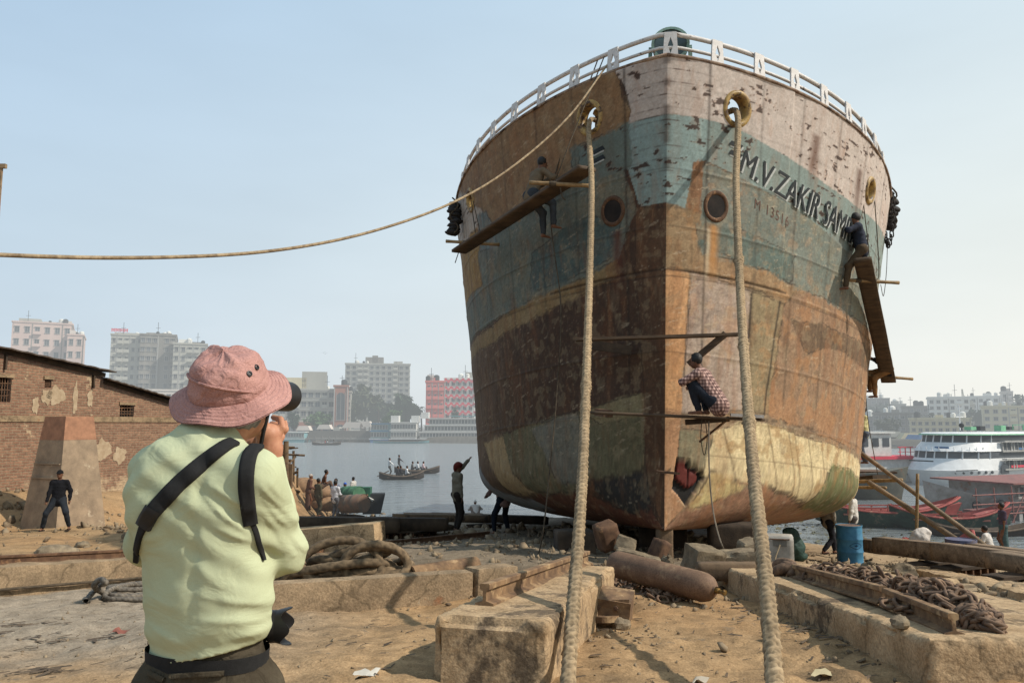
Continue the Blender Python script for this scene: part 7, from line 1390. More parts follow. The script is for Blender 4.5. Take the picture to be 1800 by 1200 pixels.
# left skyline
block('apartment_block', 'pale pinkish apartment block with roof terrace at the far left', 18, 110, 569, 262, 18, F_PINK, 9, 6, (.42, .45), group=None, extras=((26, 60, 562, F_GREY), (64, 92, 566, F_PALE), (96, 108, 563, F_PALE)), win_px=18)
block('apartment_block', 'narrow pinkish wing at the right of the far left apartment block', 111, 136, 590, 262, 16, F_PINK, 8, 2, (.42, .45), extras=((113, 122, 582, F_PALE),), win_px=18)
b_ = block('apartment_tower', 'pale grey tower with red rooftop sign, left of three joined towers', 190, 241, 590, 250, 18, F_GREY, 11, 5, (.40, .42), extras=((194, 236, 586, F_GREY),), win_px=14)
sg = MB()
for k in range(12): q = at(199+2.2*k, 585, 250); sg.box((q.x-b_.location.x, 2, q.z-b_.location.z+1.0), (.28, .2, 1.1-.35*(k % 3 == 1))); sg.box((q.x-b_.location.x, 2.02, q.z-b_.location.z+1.35), (.42, .18, .2))
sg.build('roof_sign', F_RED, b_)
block('apartment_tower', 'dark stained middle tower of the three joined towers at the left', 242, 300, 590, 251, 20, F_GREYD, 11, 6, (.55, .45), extras=((250, 292, 586, F_GREYD),), win_px=14, skip=lambda r, c: c == 3)
block('apartment_tower', 'pale right tower with a water tank, of the three joined towers', 301, 356, 606, 250, 18, F_GREY, 10, 5, (.44, .45), extras=((308, 322, 598, F_WHITE), (326, 350, 602, F_GREYD)), win_px=14)
block('waterfront_block', 'low pale long building below the joined towers at the left', 250, 420, 688, 232, 14, F_PALE, 5, 16, (.55, .4), win_px=2)
# brick hall with tall arched bay
b_ = block('brick_hall', 'long grey and brick waterfront hall with an arched end bay', 480, 586, 686, 226, 18, F_GREY, 5, 9, (.66, .52), extras=((484, 536, 666, F_CREAM), (528, 572, 655, F_GREY)), skip=lambda r, c: r < 2)
w_ = (at(586, 745, 226)-at(480, 745, 226)).length; hh_ = at(533, 686, 226).z+2.2; MB().box((0, -.15, hh_*.16), (w_+.3, .28, hh_*.32)).build('brick_plinth', F_BRICK, b_); bands(b_, w_, hh_, 5, m_trim, 0, .35)
for k in range(5): o = bpy.data.objects.new('window', window_mesh(3.0, hh_*.24, True)); C.objects.link(o); o.parent = b_; o.location = (-w_/2+w_*(k+.5)/5, -.30, 0)
b_ = block('brick_bay', 'narrow brick bay with one tall arched window at the end of the hall', 586, 610, 680, 225, 14, F_BRICK, 1, 1, (.56, .42), arch=True, skip=lambda r, c: True)
hh_ = at(598, 680, 225).z+2.2; o = bpy.data.objects.new('window', window_mesh(2.3, hh_*.55, True)); C.objects.link(o); o.parent = b_; o.location = (0, 0, hh_*.34); o = bpy.data.objects.new('window', window_mesh(2.2, hh_*.24, True)); C.objects.link(o); o.parent = b_; o.location = (0, 0, .2)
for sx in (-1.85, 1.85): MB().box((sx, -.12, hh_/2), (.3, .24, hh_)).build('pilaster', m_trim, b_)
block('grey_tenement', 'narrow grey building behind the arched bay', 608, 616, 690, 240, 10, F_GREY, 6, 1, (.5, .4))
b_ = block('apartment_block', 'big grey apartment slab with many windows behind the trees', 606, 719, 641, 300, 18, F_GREY, 12, 11, (.5, .5), extras=((640, 672, 629, F_GREYD), (652, 662, 626, F_GREYD), (690, 706, 636, F_GREY)), win_px=4); bands(b_, (at(719, 745, 300)-at(606, 745, 300)).length, at(660, 641, 300).z+2.2, 12, m_trim, 0, .25)
b_ = block('hotel', 'rose pink plain building with a turret on its roof', 748, 781, 672, 236, 15, F_ROSE, 6, 3, (.22, .4), extras=((749, 764, 666, F_ROSE), (750, 762, 661, F_PALE)))
b_ = block('apartment_block', 'white building with wavy red balcony bands next to the ship', 781, 842, 667, 242, 16, F_WHITE, 7, 6, (.5, .45), extras=((818, 834, 656, F_GREY),)); w_ = (at(842, 745, 242)-at(781, 745, 242)).length; hh_ = at(811, 667, 242).z+2.2
for r in range(8):
    V = []; n = 36
    for i in range(n+1): x = -w_/2+w_*i/n; z = hh_*r/7-.3+.32*math.copysign(1, math.sin(i*math.pi/3.0+.5)); V += [(x, -.35, z-.42), (x, -.35, z+.42)]
    MB().add(V, [(2*i, 2*i+2, 2*i+3, 2*i+1) for i in range(n)]).build('balcony_band', F_RED, b_)
# trees
def leafy(name, label, px, pbase, ptop, pw, Y, m, seed, group, n=900, trunk=True, leaf=None, palm=False):
    base = at(px, pbase, Y); top = at(px, ptop, Y); w = pw/FPX*Y; h = top.z-base.z; t_ = thing(name, label, 'tree', base, 0, group); rg = np.random.default_rng(seed)
    MB().tube(spline([(0, 0, -.5), (.1*h*.1, 0, h*.3), (0, .0, h*.75)], 8), np.linspace(h*.035, h*.012, 8), 7).build('trunk', m_bd, t_)
    V, F = [], []; lf = leaf or max(.22, h*.045)
    if palm:
        for i in range(26):
            q = rg.random()*6.28; el = rg.uniform(-.4, 1.0); L_ = w*.55; 
            for j in range(7):
                f = j/7; p = np.array([math.cos(q)*L_*f, math.sin(q)*L_*f, h*.8+L_*(el*f-.9*f*f)]); s_ = L_*.09*(1-f*.6); a = rg.normal(size=3)*s_*.5; d = np.array([math.cos(q), math.sin(q), el-1.8*f])*L_*.16; k = len(V); V += [tuple(p+a*.3+np.array([-math.sin(q), math.cos(q), -.5])*s_), tuple(p+d), tuple(p-np.array([-math.sin(q), math.cos(q), .5])*s_)]; F.append((k, k+1, k+2))
    else:
        K = 16; cs = rg.normal(size=(K, 3))*np.array([w*.24, w*.2, h*.17])+np.array([0, 0, h*.64]); cs[:, 0] = np.clip(cs[:, 0], -w*.4, w*.4); cr_ = rg.uniform(.13, .24, K)*max(w, h*.6)
        for i in range(n):
            c = rg.integers(K); d = rg.normal(size=3); d /= np.linalg.norm(d); p = cs[c]+d*cr_[c]*rg.random()**.35*np.array([1, 1, .8]); p[2] = max(p[2], h*.12); s_ = lf*rg.uniform(.5, 1.2); a, b2 = rg.normal(size=3)*s_, rg.normal(size=3)*s_; k = len(V); V += [tuple(p+a), tuple(p+b2), tuple(p-a*.8), tuple(p-b2*.8)]; F.append((k, k+1, k+2, k+3))
    MB().add(V, F).build('crown', m, t_); return t_
m_l1 = mat('foliage_dark', (.045, .075, .04), (.025, .045, .028), sc=.5, rough=.9, bump=0, haze=True); m_l2 = mat('foliage_fresh', (.075, .13, .05), (.045, .085, .035), sc=.6, rough=.9, bump=0, haze=True); m_l3 = mat('foliage_olive', (.075, .085, .045), (.05, .06, .032), sc=.5, rough=.9, bump=0, haze=True)
tg = 'trees on the far bank'
for a in ((560, 770, 720, 40, 214, m_l2, 1, 'bright round tree in front of the brick hall', 700), (516, 770, 726, 26, 213, m_l1, 2, 'small dark tree left of the bright one before the hall', 500), (640, 768, 681, 62, 260, m_l3, 3, 'tallest bushy tree below the big grey apartment slab', 1300), (612, 770, 704, 36, 246, m_l3, 4, 'bushy tree beside the arched brick bay', 700), (676, 768, 692, 44, 262, m_l1, 5, 'dark tree in the middle of the far tree row', 900), (702, 768, 697, 34, 252, m_l1, 6, 'dark tree right of the middle one in the far row', 800), (728, 766, 694, 38, 256, m_l1, 7, 'dark tree at the right end of the far row by the rose building', 900), (690, 768, 722, 34, 226, m_l2, 8, 'light green low tree before the dark row', 600), (800, 770, 722, 12, 232, m_l1, 9, 'small tree before the red-banded building', 250)): leafy('leafy_tree', a[7], a[0], a[1], a[2], a[3], a[4], a[5], a[6], tg, a[8])
for px, pt, Y, sd, lb in ((664, 696, 244, 21, 'palm in front of the tallest bushy tree'), (712, 700, 240, 22, 'palm in front of the dark tree row'), (740, 704, 238, 23, 'palm beside the rose pink building')): leafy('palm_tree', lb, px, 768, pt, 26, Y, m_l1, sd, 'palms on the far bank', palm=True)
# jetty with canopies
t_ = thing('jetty', 'long low landing stage with piles and awnings on the far bank', 'jetty', at(590, 772, 206))
a, b = at(470, 771, 206), at(668, 771, 204); MB().bar(a, b, 4, .5).build('deck', F_GREYD, t_, world=True)
for k in range(17): q = a.lerp(b, k/16); MB().bar(q+Vector((0, -1.8, -1.6)), q+Vector((0, -1.8, .8)), .35).build('pile', F_DARK, t_, world=True)
for px0, px1, py, hh in ((556, 582, 754, 1.2), (600, 640, 752, 1.6), (520, 545, 756, 1.2), (585, 598, 757, 1.0), (632, 652, 750, 1.5)):
    a_, b2 = at(px0, py, 208), at(px1, py, 208); MB().prism([(0, 0), ((b2-a_).length, 0), ((b2-a_).length*.85, hh), ((b2-a_).length*.2, hh)], a_, (1, 0, 0), (0, 0, 1), -3).build('awning', F_PALE if px0 != 585 else F_GREY, t_, world=True); MB().bar(Vector((a_.x+.4, a_.y, a_.z-.02)), Vector((a_.x+.4, a_.y, WATER+.8)), .3).bar(Vector((b2.x-.4, b2.y, b2.z-.02)), Vector((b2.x-.4, b2.y, WATER+.8)), .3).build('awning_post', F_DARK, t_, world=True)
MB().bar(at(540, 764, 207), at(660, 764, 207), .3, 2.2).build('back_wall', F_DARK, t_, world=True)
def launch(name, label, px0, px1, Y, hull_c, decks, m_sup, roof_m, ptop, bow=1, arches=False, cols=12, off0=0.0, off1=0.0):
    """passenger launch seen from the side: hull, decks with openings, roof"""
    a, b = at(px0, 745, Y), at(px1, 745, Y); L_ = (b-a).length; top = at((px0+px1)/2, ptop, Y).z; base = WATER; t_ = thing(name, label, 'passenger launch', ((a.x+b.x)/2, Y, base)); D_ = 7
    hh = 1.1; MB().add([(-L_/2+.6, 0, -.5), (L_/2-.6, 0, -.5), (L_/2, 0, hh), (-L_/2, 0, hh), (-L_/2+.6, D_, -.5), (L_/2-.6, D_, -.5), (L_/2, D_, hh), (-L_/2, D_, hh)], [(0, 1, 2, 3), (7, 6, 5, 4), (1, 5, 6, 2), (0, 3, 7, 4), (3, 2, 6, 7)]).build('hull', hull_c, t_); MB().bar((-L_/2, -.08, hh-.1), (L_/2, -.08, hh-.1), .16, .2).build('rubbing_strake', m_whp, t_)
    dh = (top-base-hh)/decks
    for d in range(decks):
        x0, x1 = -L_/2+.4+off0*d, L_/2-.4-off1*d; z = hh+dh*d; MB().box(((x0+x1)/2, D_/2, z+dh/2), (x1-x0, D_-.8-.4*d, dh)).build('deckhouse', m_sup, t_); MB().box(((x0+x1)/2, D_/2, z+dh-.02), (x1-x0+.6, D_, .18)).build('deck_edge', roof_m, t_)
        c_ = max(3, int(cols*(x1-x0)/L_)); wme = window_mesh((x1-x0)/c_*.62, dh*.52, arches)
        for k in range(c_): o = bpy.data.objects.new('window', wme); C.objects.link(o); o.parent = t_; o.location = (x0+(x1-x0)*(k+.5)/c_, .4+.2*d-.02, z+dh*.24); NW[0] += 1
    return t_, L_, top-base
m_blp = mat('blue_paint', lin((84, 128, 170)), lin((66, 104, 144)), sc=2, haze=True); m_tealp = mat('teal_paint', lin((120, 168, 172)), lin((96, 140, 146)), sc=2, haze=True)
launch('passenger_launch', 'blue hulled launch with open blue decks, leftmost of the three moored launches', 649, 684, 200, m_blp, 2, m_tealp, m_blp, 744, cols=8)
t_, L_, h_ = launch('passenger_launch', 'white launch with arched openings between the blue one and the long one', 684, 734, 199, m_dkp, 2, m_whp, m_whp, 742, arches=True, cols=11)
for x in (-L_/2+1.2, -L_/2+6.5): MB().box((x, 3, h_+.9), (2.0, 3, 1.7)).build('wheelhouse', m_whp, t_)
t_, L_, h_ = launch('passenger_launch', 'longest white launch with three rows of windows, partly behind the ship', 735, 870, 200, m_dkp, 3, m_whp, m_whp, 735, cols=24, off0=1.2); MB().bar((-L_/2+8, 3, h_+.6), (-L_/2+24, 3, h_+.6), 4, .15).build('roof_canopy', m_tealp, t_)
for k in range(5): MB().bar((-L_/2+9+3.5*k, 2, h_), (-L_/2+9+3.5*k, 2, h_+.6), .12).build('canopy_post', m_whp, t_)
MB().tube([(-L_/2+14, 3, h_), (-L_/2+14, 3, h_+3.2)], .12, 6).build('mast', m_whp, t_); MB().box((-L_/2+1.5, 3, h_+.8), (2, 2.5, 1.6)).build('wheelhouse', m_whp, t_)
launch('passenger_launch', 'small pale blue launch moored at the left jetty', 494, 537, 203, m_tealp, 1, m_tealp, m_whp, 759, cols=10)
wooden_boat('river_boat', 'long low teal boat lying before the longest launch', 705, 778, 194, 14, 2.2, .6, R(3), m_tealp, m_bi, sheer=.25)
# right skyline
rg_ = 'buildings on the right bank'
RB = [(1500, 1562, 702, 320, F_DARK, 6, 6, 'dark building on the rise at the left end of the right skyline'), (1560, 1592, 712, 300, F_GREY, 5, 3, 'small grey block next to the dark building on the right bank'), (1590, 1642, 716, 260, F_GREYD, 5, 5, 'stained low block left of the tall white one on the right bank'), (1638, 1702, 700, 250, F_WHITE, 6, 6, 'tall whitish block with flat roof, middle of the right skyline'), (1700, 1714, 712, 256, F_GREY, 5, 1, 'slim grey building right of the tall whitish block'), (1712, 1768, 698, 285, F_WHITE, 6, 5, 'white stepped block at the right of the skyline'), (1766, 1782, 690, 280, F_PALE, 7, 2, 'pale narrow tower at the right of the skyline'), (1734, 1800, 716, 226, F_CREAM, 4, 5, 'cream block below the white stepped one'), (1606, 1700, 738, 190, F_CREAM, 3, 9, 'long yellowish house with balconies behind the white ferry'), (1540, 1612, 728, 215, F_GREYD, 4, 7, 'long stained house on the right waterfront'), (1782, 1860, 708, 320, F_GREY, 5, 6, 'grey block at the right picture edge'), (1500, 1548, 735, 230, F_GREYD, 3, 4, 'low stained house right behind the ship')]
for x0, x1, tp, Y, m, r, c, lb in RB: block('town_house', lb, x0, x1, tp, Y, 12, m, r, c, (.45, .45), group=rg_, extras=(((x0+x1)/2-6, (x0+x1)/2+6, tp-5, m),), win_px=-1)
for px, py, w_, Y, m, lb in ((1566, 768, 30, 168, F_GREY, 'tin shed on piles, left on the right waterfront'), (1600, 772, 30, 166, F_CREAM, 'tan tin shed on piles, middle of the right waterfront'), (1540, 776, 28, 160, m_blp, 'blue tin shed on piles beside the ship'), (1625, 776, 26, 158, m_blp, 'blue tin shed on piles behind the white ferry'), (1790, 768, 40, 164, F_GREY, 'grey tin shed at the right edge of the waterfront')):
    a = at(px-w_/2, py, Y); b = at(px+w_/2, py, Y); L_ = (b-a).length; t_ = thing('tin_shed', lb, 'shed', ((a.x+b.x)/2, Y, -2.4)); MB().box((0, 2, (a.z+2.4)/2), (L_, 4, a.z+2.4)).build('wall', F_DARK, t_); MB().prism([(-L_/2-.5, 0), (L_/2+.5, 0), (L_/2, 1.2), (-L_/2+.6, 1.4)], (0, 4.6, a.z+2.4), (1, 0, 0), (0, 0, 1), 5).build('roof', m, t_)
    for k in range(4): MB().box((-L_/2+L_*(k+.5)/4, -.03, (a.z+2.4)*.5), (L_*.13, .06, (a.z+2.4)*.5)).build('shutter', m_glass if k % 2 else m_blp, t_)
for px, pb, pt, w_, Y, m, sd, lb in ((1545, 770, 708, 50, 300, m_l1, 31, 'dark tree mass on the rise behind the ship'), (1610, 765, 728, 44, 240, m_l1, 32, 'tree between the houses left of the tall whitish block'), (1715, 765, 722, 40, 238, m_l1, 33, 'tree right of the tall whitish block'), (1790, 765, 705, 40, 270, m_l1, 34, 'tree at the right end of the skyline'), (1560, 775, 738, 40, 200, m_l3, 35, 'tree above the tin sheds'), (1640, 768, 730, 36, 222, m_l3, 36, 'tree below the tall whitish block')): leafy('leafy_tree', lb, px, pb, pt, w_, Y, m, sd, tg, 700)
t_ = thing('quay_wall', 'low stone quay along the right waterfront', 'wall', at(1650, 790, 152)); MB().bar(at(1480, 786, 158), at(1860, 790, 146), 1.0, 1.4).build('quay_stone', F_GREYD, t_, world=True)
t_ = thing('radio_mast', 'thin lattice mast on the skyline above the tall whitish block', 'mast', at(1692, 706, 255)); MB().bar((0, 0, -1), (0, 0, 4.2), .25).bar((.8, 0, -1), (.2, 0, 4.2), .2).bar((-.4, 0, 1.5), (.9, 0, 2), .15).build('lattice', F_GREY, t_)
# ------------------------------------------------------------------ vessels at the right
def sheer_hull(L_, W_, H_, n=20, bowrise=.0, taper=2.2, flare=.75):
    """hull with bow at x=0 running to x=L_; returns verts and faces of the shell (with deck)"""
    V = []; k = 9
    for i in range(n+1):
        t_ = i/n; x = L_*t_; w = W_/2*(1-(1-min(1, t_/.42))**taper); h = H_+bowrise*max(0, 1-t_/.35)**1.6; st = -(1-1)*0
        for j in range(k): a = -1+2*j/(k-1); f = abs(a); V.append((x+(1-f)*.0+(H_*.35*(1-f**2) if t_ < .3 else 0)*(1-t_/.3 if t_ < .3 else 0), w*math.copysign(f**.8, a)*(flare+(1-flare)*f), -.5+(h+.5)*f**1.7))
    F = [tuple(int(q) for q in f) for f in grid_faces(n+1, k)]
    for i in range(n): F.append((i*k, (i+1)*k, (i+1)*k+k-1, i*k+k-1))
    F.append(tuple(n*k+j for j in range(k))); return V, F
# white double-deck ferry, bow towards the yard
fp = at(1622, 845, 62); fp.z = WATER; fy = math.atan2(10, 19)
fer = thing('passenger_ferry', 'white double-decked passenger ferry with curved window bands and green roof', 'ferry', fp, fy)
def plan(r, x0, L_, W_, n=12):
    """rounded-front deck outline"""
    P_ = [(x0+r*(1-math.cos(q)), -W_/2*math.sin(q)) for q in np.linspace(.0, math.pi/2, n)]; P_ = [(x, -abs(y)) for x, y in P_]; R_ = P_[::-1]; full = [(x0+L_, -W_/2)]+[(x, y) for x, y in R_]+[(x, -y) for x, y in P_[1:]]+[(x0+L_, W_/2)]; return full
def tier(name, o0, o1, z0, z1, m, cap=True):
    n = len(o0); V = [(x, y, z0) for x, y in o0]+[(x, y, z1) for x, y in o1]; F = [(i, n+i, n+(i+1) % n, (i+1) % n) for i in range(n)]
    if cap: F.append(tuple(range(2*n-1, n-1, -1))[::-1])
    return MB().add(V, F).build(name, m, fer, smooth=30)
m_fw = mat('ferry_white', lin((232, 232, 230)), lin((214, 214, 212)), sc=1.5, rough=.5, bump=.03, haze=True); m_fg = mat('ferry_green', lin((120, 180, 140)), lin((100, 160, 124)), sc=2, haze=True)
Wf, Lf = 6.4, 26
tier('hull', plan(4.2, .6, Lf, Wf-.8), plan(4.6, -.3, Lf+.9, Wf), -.5, 1.2, m_fw); tier('lower_deckhouse', plan(4.4, .1, Lf, Wf-.1), plan(3.8, 1.0, Lf-1, Wf-.4), 1.2, 2.1, m_fw); tier('lower_window_band', plan(3.7, 1.05, Lf-1, Wf-.45), plan(3.7, 1.2, Lf-1.2, Wf-.5), 2.1, 2.65, m_glass, False)
tier('upper_deckhouse', plan(3.8, .95, Lf-1, Wf-.35), plan(3.3, 2.0, Lf-2, Wf-.8), 2.65, 3.35, m_fw); tier('upper_window_band', plan(3.2, 2.05, Lf-2, Wf-.85), plan(3.1, 2.25, Lf-2.3, Wf-.9), 3.35, 3.92, m_glass, False)
for i_, (z0_, z1_, r_, x0_, L2_, W2_) in enumerate(((2.1, 2.65, 3.75, 1.0, Lf-1, Wf-.40), (3.35, 3.92, 3.25, 2.02, Lf-2, Wf-.82))):
    for q in (.12, .42, .75, 1.1, 1.4): 
        for sg in (-1, 1): x_, y_ = x0_+.08+r_*(1-math.cos(q)), sg*(W2_/2+.0)*math.sin(q); MB().bar((x_-.03, y_*1.005, z0_), (x_+.12, y_*.985, z1_), .10, .06).build('window_pillar', m_fw, fer)
tier('roof', plan(3.3, 1.85, Lf-2, Wf-.6), plan(3.0, 2.3, Lf-2.4, Wf-.9), 3.92, 4.12, m_fw); tier('roof_trim', plan(3.3, 1.82, Lf-2, Wf-.54), plan(3.3, 1.9, Lf-2, Wf-.62), 3.93, 4.02, m_fg, False)
sy = -Wf/2
MB().bar((-.05, -1.0, 1.9), (-.05, 1.0, 1.9), .12, .1).bar((-.3, -3.0, 1.28), (2.0, -3.25, 1.28), .05, .06).build('bow_fender', m_dkp, fer); MB().box((1.3, -.9, 2.95), (.05, 1.3, .16), rz=R(-8)).build('front_name_board', m_blp, fer)
mb = MB()
for q in np.linspace(-1.35, 1.35, 16): x_, y_ = 1.0+3.4*(1-math.cos(q)), (Wf/2-.35)*math.sin(q); mb.bar((x_, y_, 2.72), (x_, y_, 3.0), .04)
mb.build('deck_railing', m_fw, fer)
for k in range(11):
    x = 6.2+1.55*k; wme = window_mesh(1.05, .62); o = bpy.data.objects.new('window', wme); C.objects.link(o); o.parent = fer; o.location = (x, sy+.02, 1.3); o2 = bpy.data.objects.new('window', wme); C.objects.link(o2); o2.parent = fer; o2.location = (x+.2, sy+.24, 2.72)
for k in range(7): q = .55+.15*k; MB().lathe([(0, .05), (.11, .05), (.13, .0)], 10, (-.02+4.5*(1-math.cos(q)), -Wf/2*math.sin(q)-.02, 1.05), (-math.cos(q)*.4, -1, 0)).build('porthole', m_glass, fer)
MB().prism([(0, 0), (1.0, 0), (1.0, .55), (.5, .85), (0, .55)], (5.0, sy-.06, .9), (1, 0, 0), (0, 0, 1), .05).build('side_door', m_glass, fer); MB().prism([(0, 0), (2.2, 0), (2.2, .16), (0, .16)], (8.0, sy+.16, 2.75), (1, 0, 0), (0, 0, 1), .02).build('name_board', m_blp, fer)
MB().prism([(0, 0), (1.8, 0), (1.8, .18), (0, .18)], (6.4, sy-.06, 1.35), (1, 0, 0), (0, 0, 1), .02).build('side_lettering', F_RED, fer)
for sx in (18.5, 22): MB().bar((sx, sy+.6, 4.3), (sx, sy+.6, 5.6), .5, .5).build('funnel', m_fw, fer)
mb = MB(); mb.tube([(4.8, -.3, 4.3), (4.8, -.3, 6.4)], .05, 6).tube([(4.3, -.3, 5.4), (5.3, -.3, 5.4)], .035, 6).build('mast', m_fw, fer); MB().ball((3.4, -1.3, 4.7), .2, 7).build('searchlight', m_dkp, fer); MB().tube(spline([(3.4, -1.3, 4.3), (3.4, -1.3, 4.6)], 4), .05, 6).build('searchlight_post', m_dkp, fer)
for k in range(7): MB().box((6+2.1*k, -.4+.5*(k % 2), 4.45), (.7, .6, .28+.1*(k % 3))).build('roof_locker', m_dkp if k % 2 else m_fg, fer)
mb = MB()
for k in range(12): x = 8+1.5*k; mb.bar((x, sy+.5, 4.3), (x, sy+.5, 4.75), .05)
mb.bar((8, sy+.5, 4.75), (24.5, sy+.5, 4.75), .05).build('roof_railing', m_fg, fer)
# vessel under repair in front of it: grey bow, red staging, long side with windows
vp = at(1624, 893, 40); vp.z = WATER; ves = thing('vessel_under_repair', 'grey and white launch under repair with red pipe staging, in front of the ferry', 'launch', vp, math.atan2(3.6, 9))
m_vg = mat('primer_grey', lin((176, 176, 176)), lin((140, 136, 132)), sc=2, haze=True, c3=lin((150, 110, 90)), sc3=1.6, t3=.62); m_vr = mat('staging_red', lin((150, 96, 90)), lin((116, 84, 78)), sc=3, haze=True)
V, F = sheer_hull(13, 4.2, .85, bowrise=1.1); MB().add(V, F).build('hull', m_vg, ves, smooth=40)
MB().box((8.4, 0, 1.3), (8.6, 3.6, .95)).build('deckhouse', m_vg, ves); MB().box((8.2, 0, 1.82), (9.6, 4.8, .08)).build('deck_roof', m_vr, ves)
for k in range(7): o = bpy.data.objects.new('window', window_mesh(.8, .42)); C.objects.link(o); o.parent = ves; o.location = (4.9+1.15*k, -1.81, 1.16)
for x in (1.6, 3.0): MB().lathe([(0, .06), (.24, .06), (.28, 0)], 14, (x+.2, -1.25-.2*x, .75), (-.25, -1, 0)).build('hawse_opening', m_dkp, ves)
mb = MB()
for x in np.arange(.3, 12.6, 1.25): mb.tube([(x, -2.75, -.3), (x, -2.7, 1.75)], .03, 6)
for z in (.45, .95, 1.4): mb.tube([(.0, -2.75, z), (12.6, -2.75, z)], .035, 6)
mb.tube([(2.5, -2.75, -.2), (4.0, -2.7, 1.7)], .035, 6); mb.build('pipe_staging', m_vr, ves)
for k in range(12): MB().bar((.8+1.0*k, -2.3, -.4), (.8+1.0*k, -2.3, .55), .2, .25).build('fender_pile', m_vg, ves)
MB().bar((.2, -2.3, .62), (12.8, -2.3, .62), .5, .12).build('side_walkway', m_vr, ves)
# tug with red trim near the ship, grey bow vessel behind the red boats
tp = at(1545, 842, 66); tp.z = WATER; tug = thing('workboat', 'small white workboat with red-edged roof and railing right of the ship', 'workboat', tp, R(12))
MB().box((0, 0, 1.0), (6.2, 2.6, 1.9)).build('lower_cabin', m_whp, tug); MB().box((.2, 0, 2.0), (7.0, 3.2, .22)).build('red_roof', F_RED, tug); MB().box((-1.0, 0, 3.1), (3.0, 2.2, 1.9)).build('wheelhouse', m_whp, tug); MB().box((-1.0, 0, 4.1), (3.6, 2.6, .15)).build('wheelhouse_roof', m_whp, tug)
for k in range(3): MB().box((-2.0+1.0*k, -1.12, 3.3), (.6, .05, .7)).build('window', m_glass, tug)
V, F = sheer_hull(9, 3.2, 1.0, bowrise=.5); MB().add([(x-4.5, y, z) for x, y, z in V], F).build('hull', m_dkp, tug, smooth=40); mb = MB()
for k in range(6): mb.bar((1.0+.5*k, -1.5, 2.1), (1.0+.5*k, -1.5, 2.9), .06)
mb.bar((.8, -1.5, 2.9), (3.6, -1.5, 2.9), .07).bar((.8, -1.5, 2.5), (3.6, -1.5, 2.5), .05).build('railing', F_RED, tug); MB().tube([(-1.2, 0, 4.1), (-1.2, 0, 5.2)], .06, 6).box((-1.2, 0, 4.8), (.8, .3, .3)).build('mast', m_whp, tug)
gp_ = at(1600, 872, 50); gp_.z = WATER; gb_ = thing('barge', 'rusty olive steel barge bow between the workboat and the red boats', 'barge', gp_, R(168)); V, F = sheer_hull(9, 3.4, 1.7, bowrise=.4); MB().add(V, F).build('hull', mat('barge_olive', lin((104, 104, 92)), lin((80, 78, 70)), sc=1.5, c3=lin((120, 84, 64)), sc3=1.6, haze=True), gb_, smooth=40); MB().box((4.5, 0, 1.76), (7, 2.4, .12)).build('deck', m_rust, gb_)
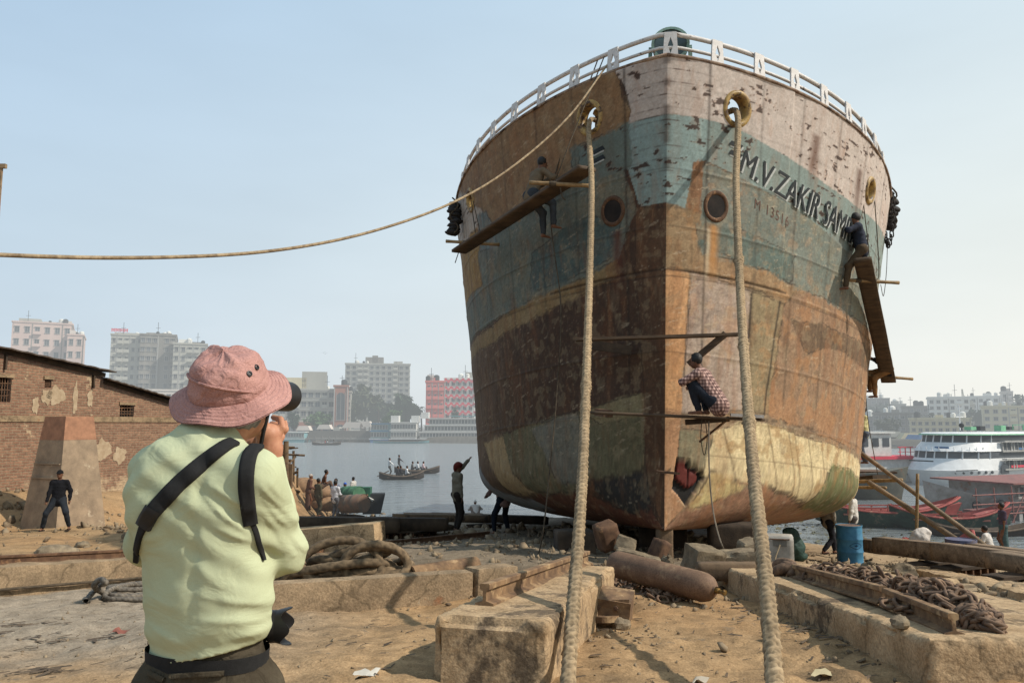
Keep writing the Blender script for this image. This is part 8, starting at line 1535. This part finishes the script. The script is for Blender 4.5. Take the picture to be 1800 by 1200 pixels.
# red and green country boats
m_rb = mat('boat_red', lin((176, 92, 86)), lin((144, 76, 70)), sc=2.5, haze=True, c3=lin((190, 150, 130)), sc3=2, t3=.62); m_gbt = mat('boat_green', lin((58, 84, 74)), lin((40, 58, 54)), sc=2, haze=True, c3=lin((110, 104, 90)), sc3=2)
def country_boat(label, px, py, Y, L_, W_, D_, yaw, deck=True, z=None, roll=0):
    t_ = wooden_boat('country_boat', label, px, py, Y, L_, W_, D_, yaw, m_gbt, m_rb, sheer=.42, bow=.8, stern=.6, seats=0, z=z); t_.rotation_euler.x = roll
    if deck: MB().box((-L_*.02, 0, D_*.86), (L_*.62, W_*.80, .07)).build('deck', mat('deck_red', lin((176, 110, 96)), lin((140, 96, 84)), sc=2, haze=True), t_); MB().prism([(0, 0), (L_*.22, 0), (L_*.26, .5), (0, .12)], (L_*.22, W_*.28, D_*.95), (1, 0, 0), (0, 0, 1), W_*.56).build('bow_deck', m_rb, t_)
    mb = MB()
    for s in (-1, 1): mb.bar((-L_*.3, s*W_*.36, D_*1.2), (L_*.15, s*W_*.36, D_*1.25), .06)
    for k in range(5):
        for s in (-1, 1): mb.bar((-L_*.3+L_*.45*k/4, s*W_*.36, D_*.8), (-L_*.3+L_*.45*k/4, s*W_*.36, D_*1.22), .05)
    mb.build('side_rail', m_rb, t_); return t_
country_boat('longest red and green country boat moored next to the ship', 1560, 905, 37, 6.6, 1.7, .85, R(-6)); country_boat('red bowed country boat in front of the vessel under repair', 1668, 900, 36, 5.2, 1.5, .7, R(-8))
wooden_boat('dugout', 'slim dark dugout lying below the vessel under repair', 1735, 913, 34, 5.4, .8, .35, R(4), m_bd, m_bi, sheer=.4, seats=3)
t_ = country_boat('small worn pink boat stranded in the shallows by the upright pole', 1655, 952, 27.5, 2.9, 1.1, .42, R(14), z=WATER-.05, roll=R(-6)); MB().box((-1.25, -.2, .55), (.45, .8, .35)).build('stern_box', m_rb, t_)
# weeds and flotsam in the right shallows
rg = np.random.default_rng(77); V, F = [], []
for i in range(2600):
    x, y = 11+rg.normal()*3.5, 27.5+abs(rg.normal())*2.6
    if rg.random() < .35: x, y = 14+rg.normal()*5, 30+rg.random()*9
    if G(x, y) > WATER+.02: continue
    s_ = rg.uniform(.02, .09); a = rg.normal(size=3)*s_; b2 = rg.normal(size=3)*s_; a[2] = abs(a[2])*.4; k = len(V); p = np.array([x, y, WATER+.02]); V += [tuple(p+a), tuple(p+b2*np.array([1, 1, .2])), tuple(p-a*.8), tuple(p-b2*np.array([1, 1, .2]))]; F.append((k, k+1, k+2, k+3))
tag(MB().add(V, F).build('water_weeds', mat('weed_mix', (.10, .11, .05), (.20, .18, .13), sc=3, bump=0)), 'floating weeds and flotsam in the shallows at the right', 'water weeds', kind='stuff')
# birds over the river
for px, py, lb in ((568, 620, 'nearer of the two tiny birds over the river'), (571, 622, 'farther of the two tiny birds over the river')): tag(MB().add([(-.5, 0, .15), (0, .12, 0), (.5, 0, .18), (0, -.12, .0), (0, .3, 0), (0, -.35, .02)], [(0, 3, 1), (1, 3, 2), (4, 1, 3), (3, 5, 1)]).build('bird', m_dkp), lb, 'bird', 'birds over the river').location = at(px, py, 120 if px < 570 else 128)
print('windows', NW[0], 'objects', len(bpy.data.objects))
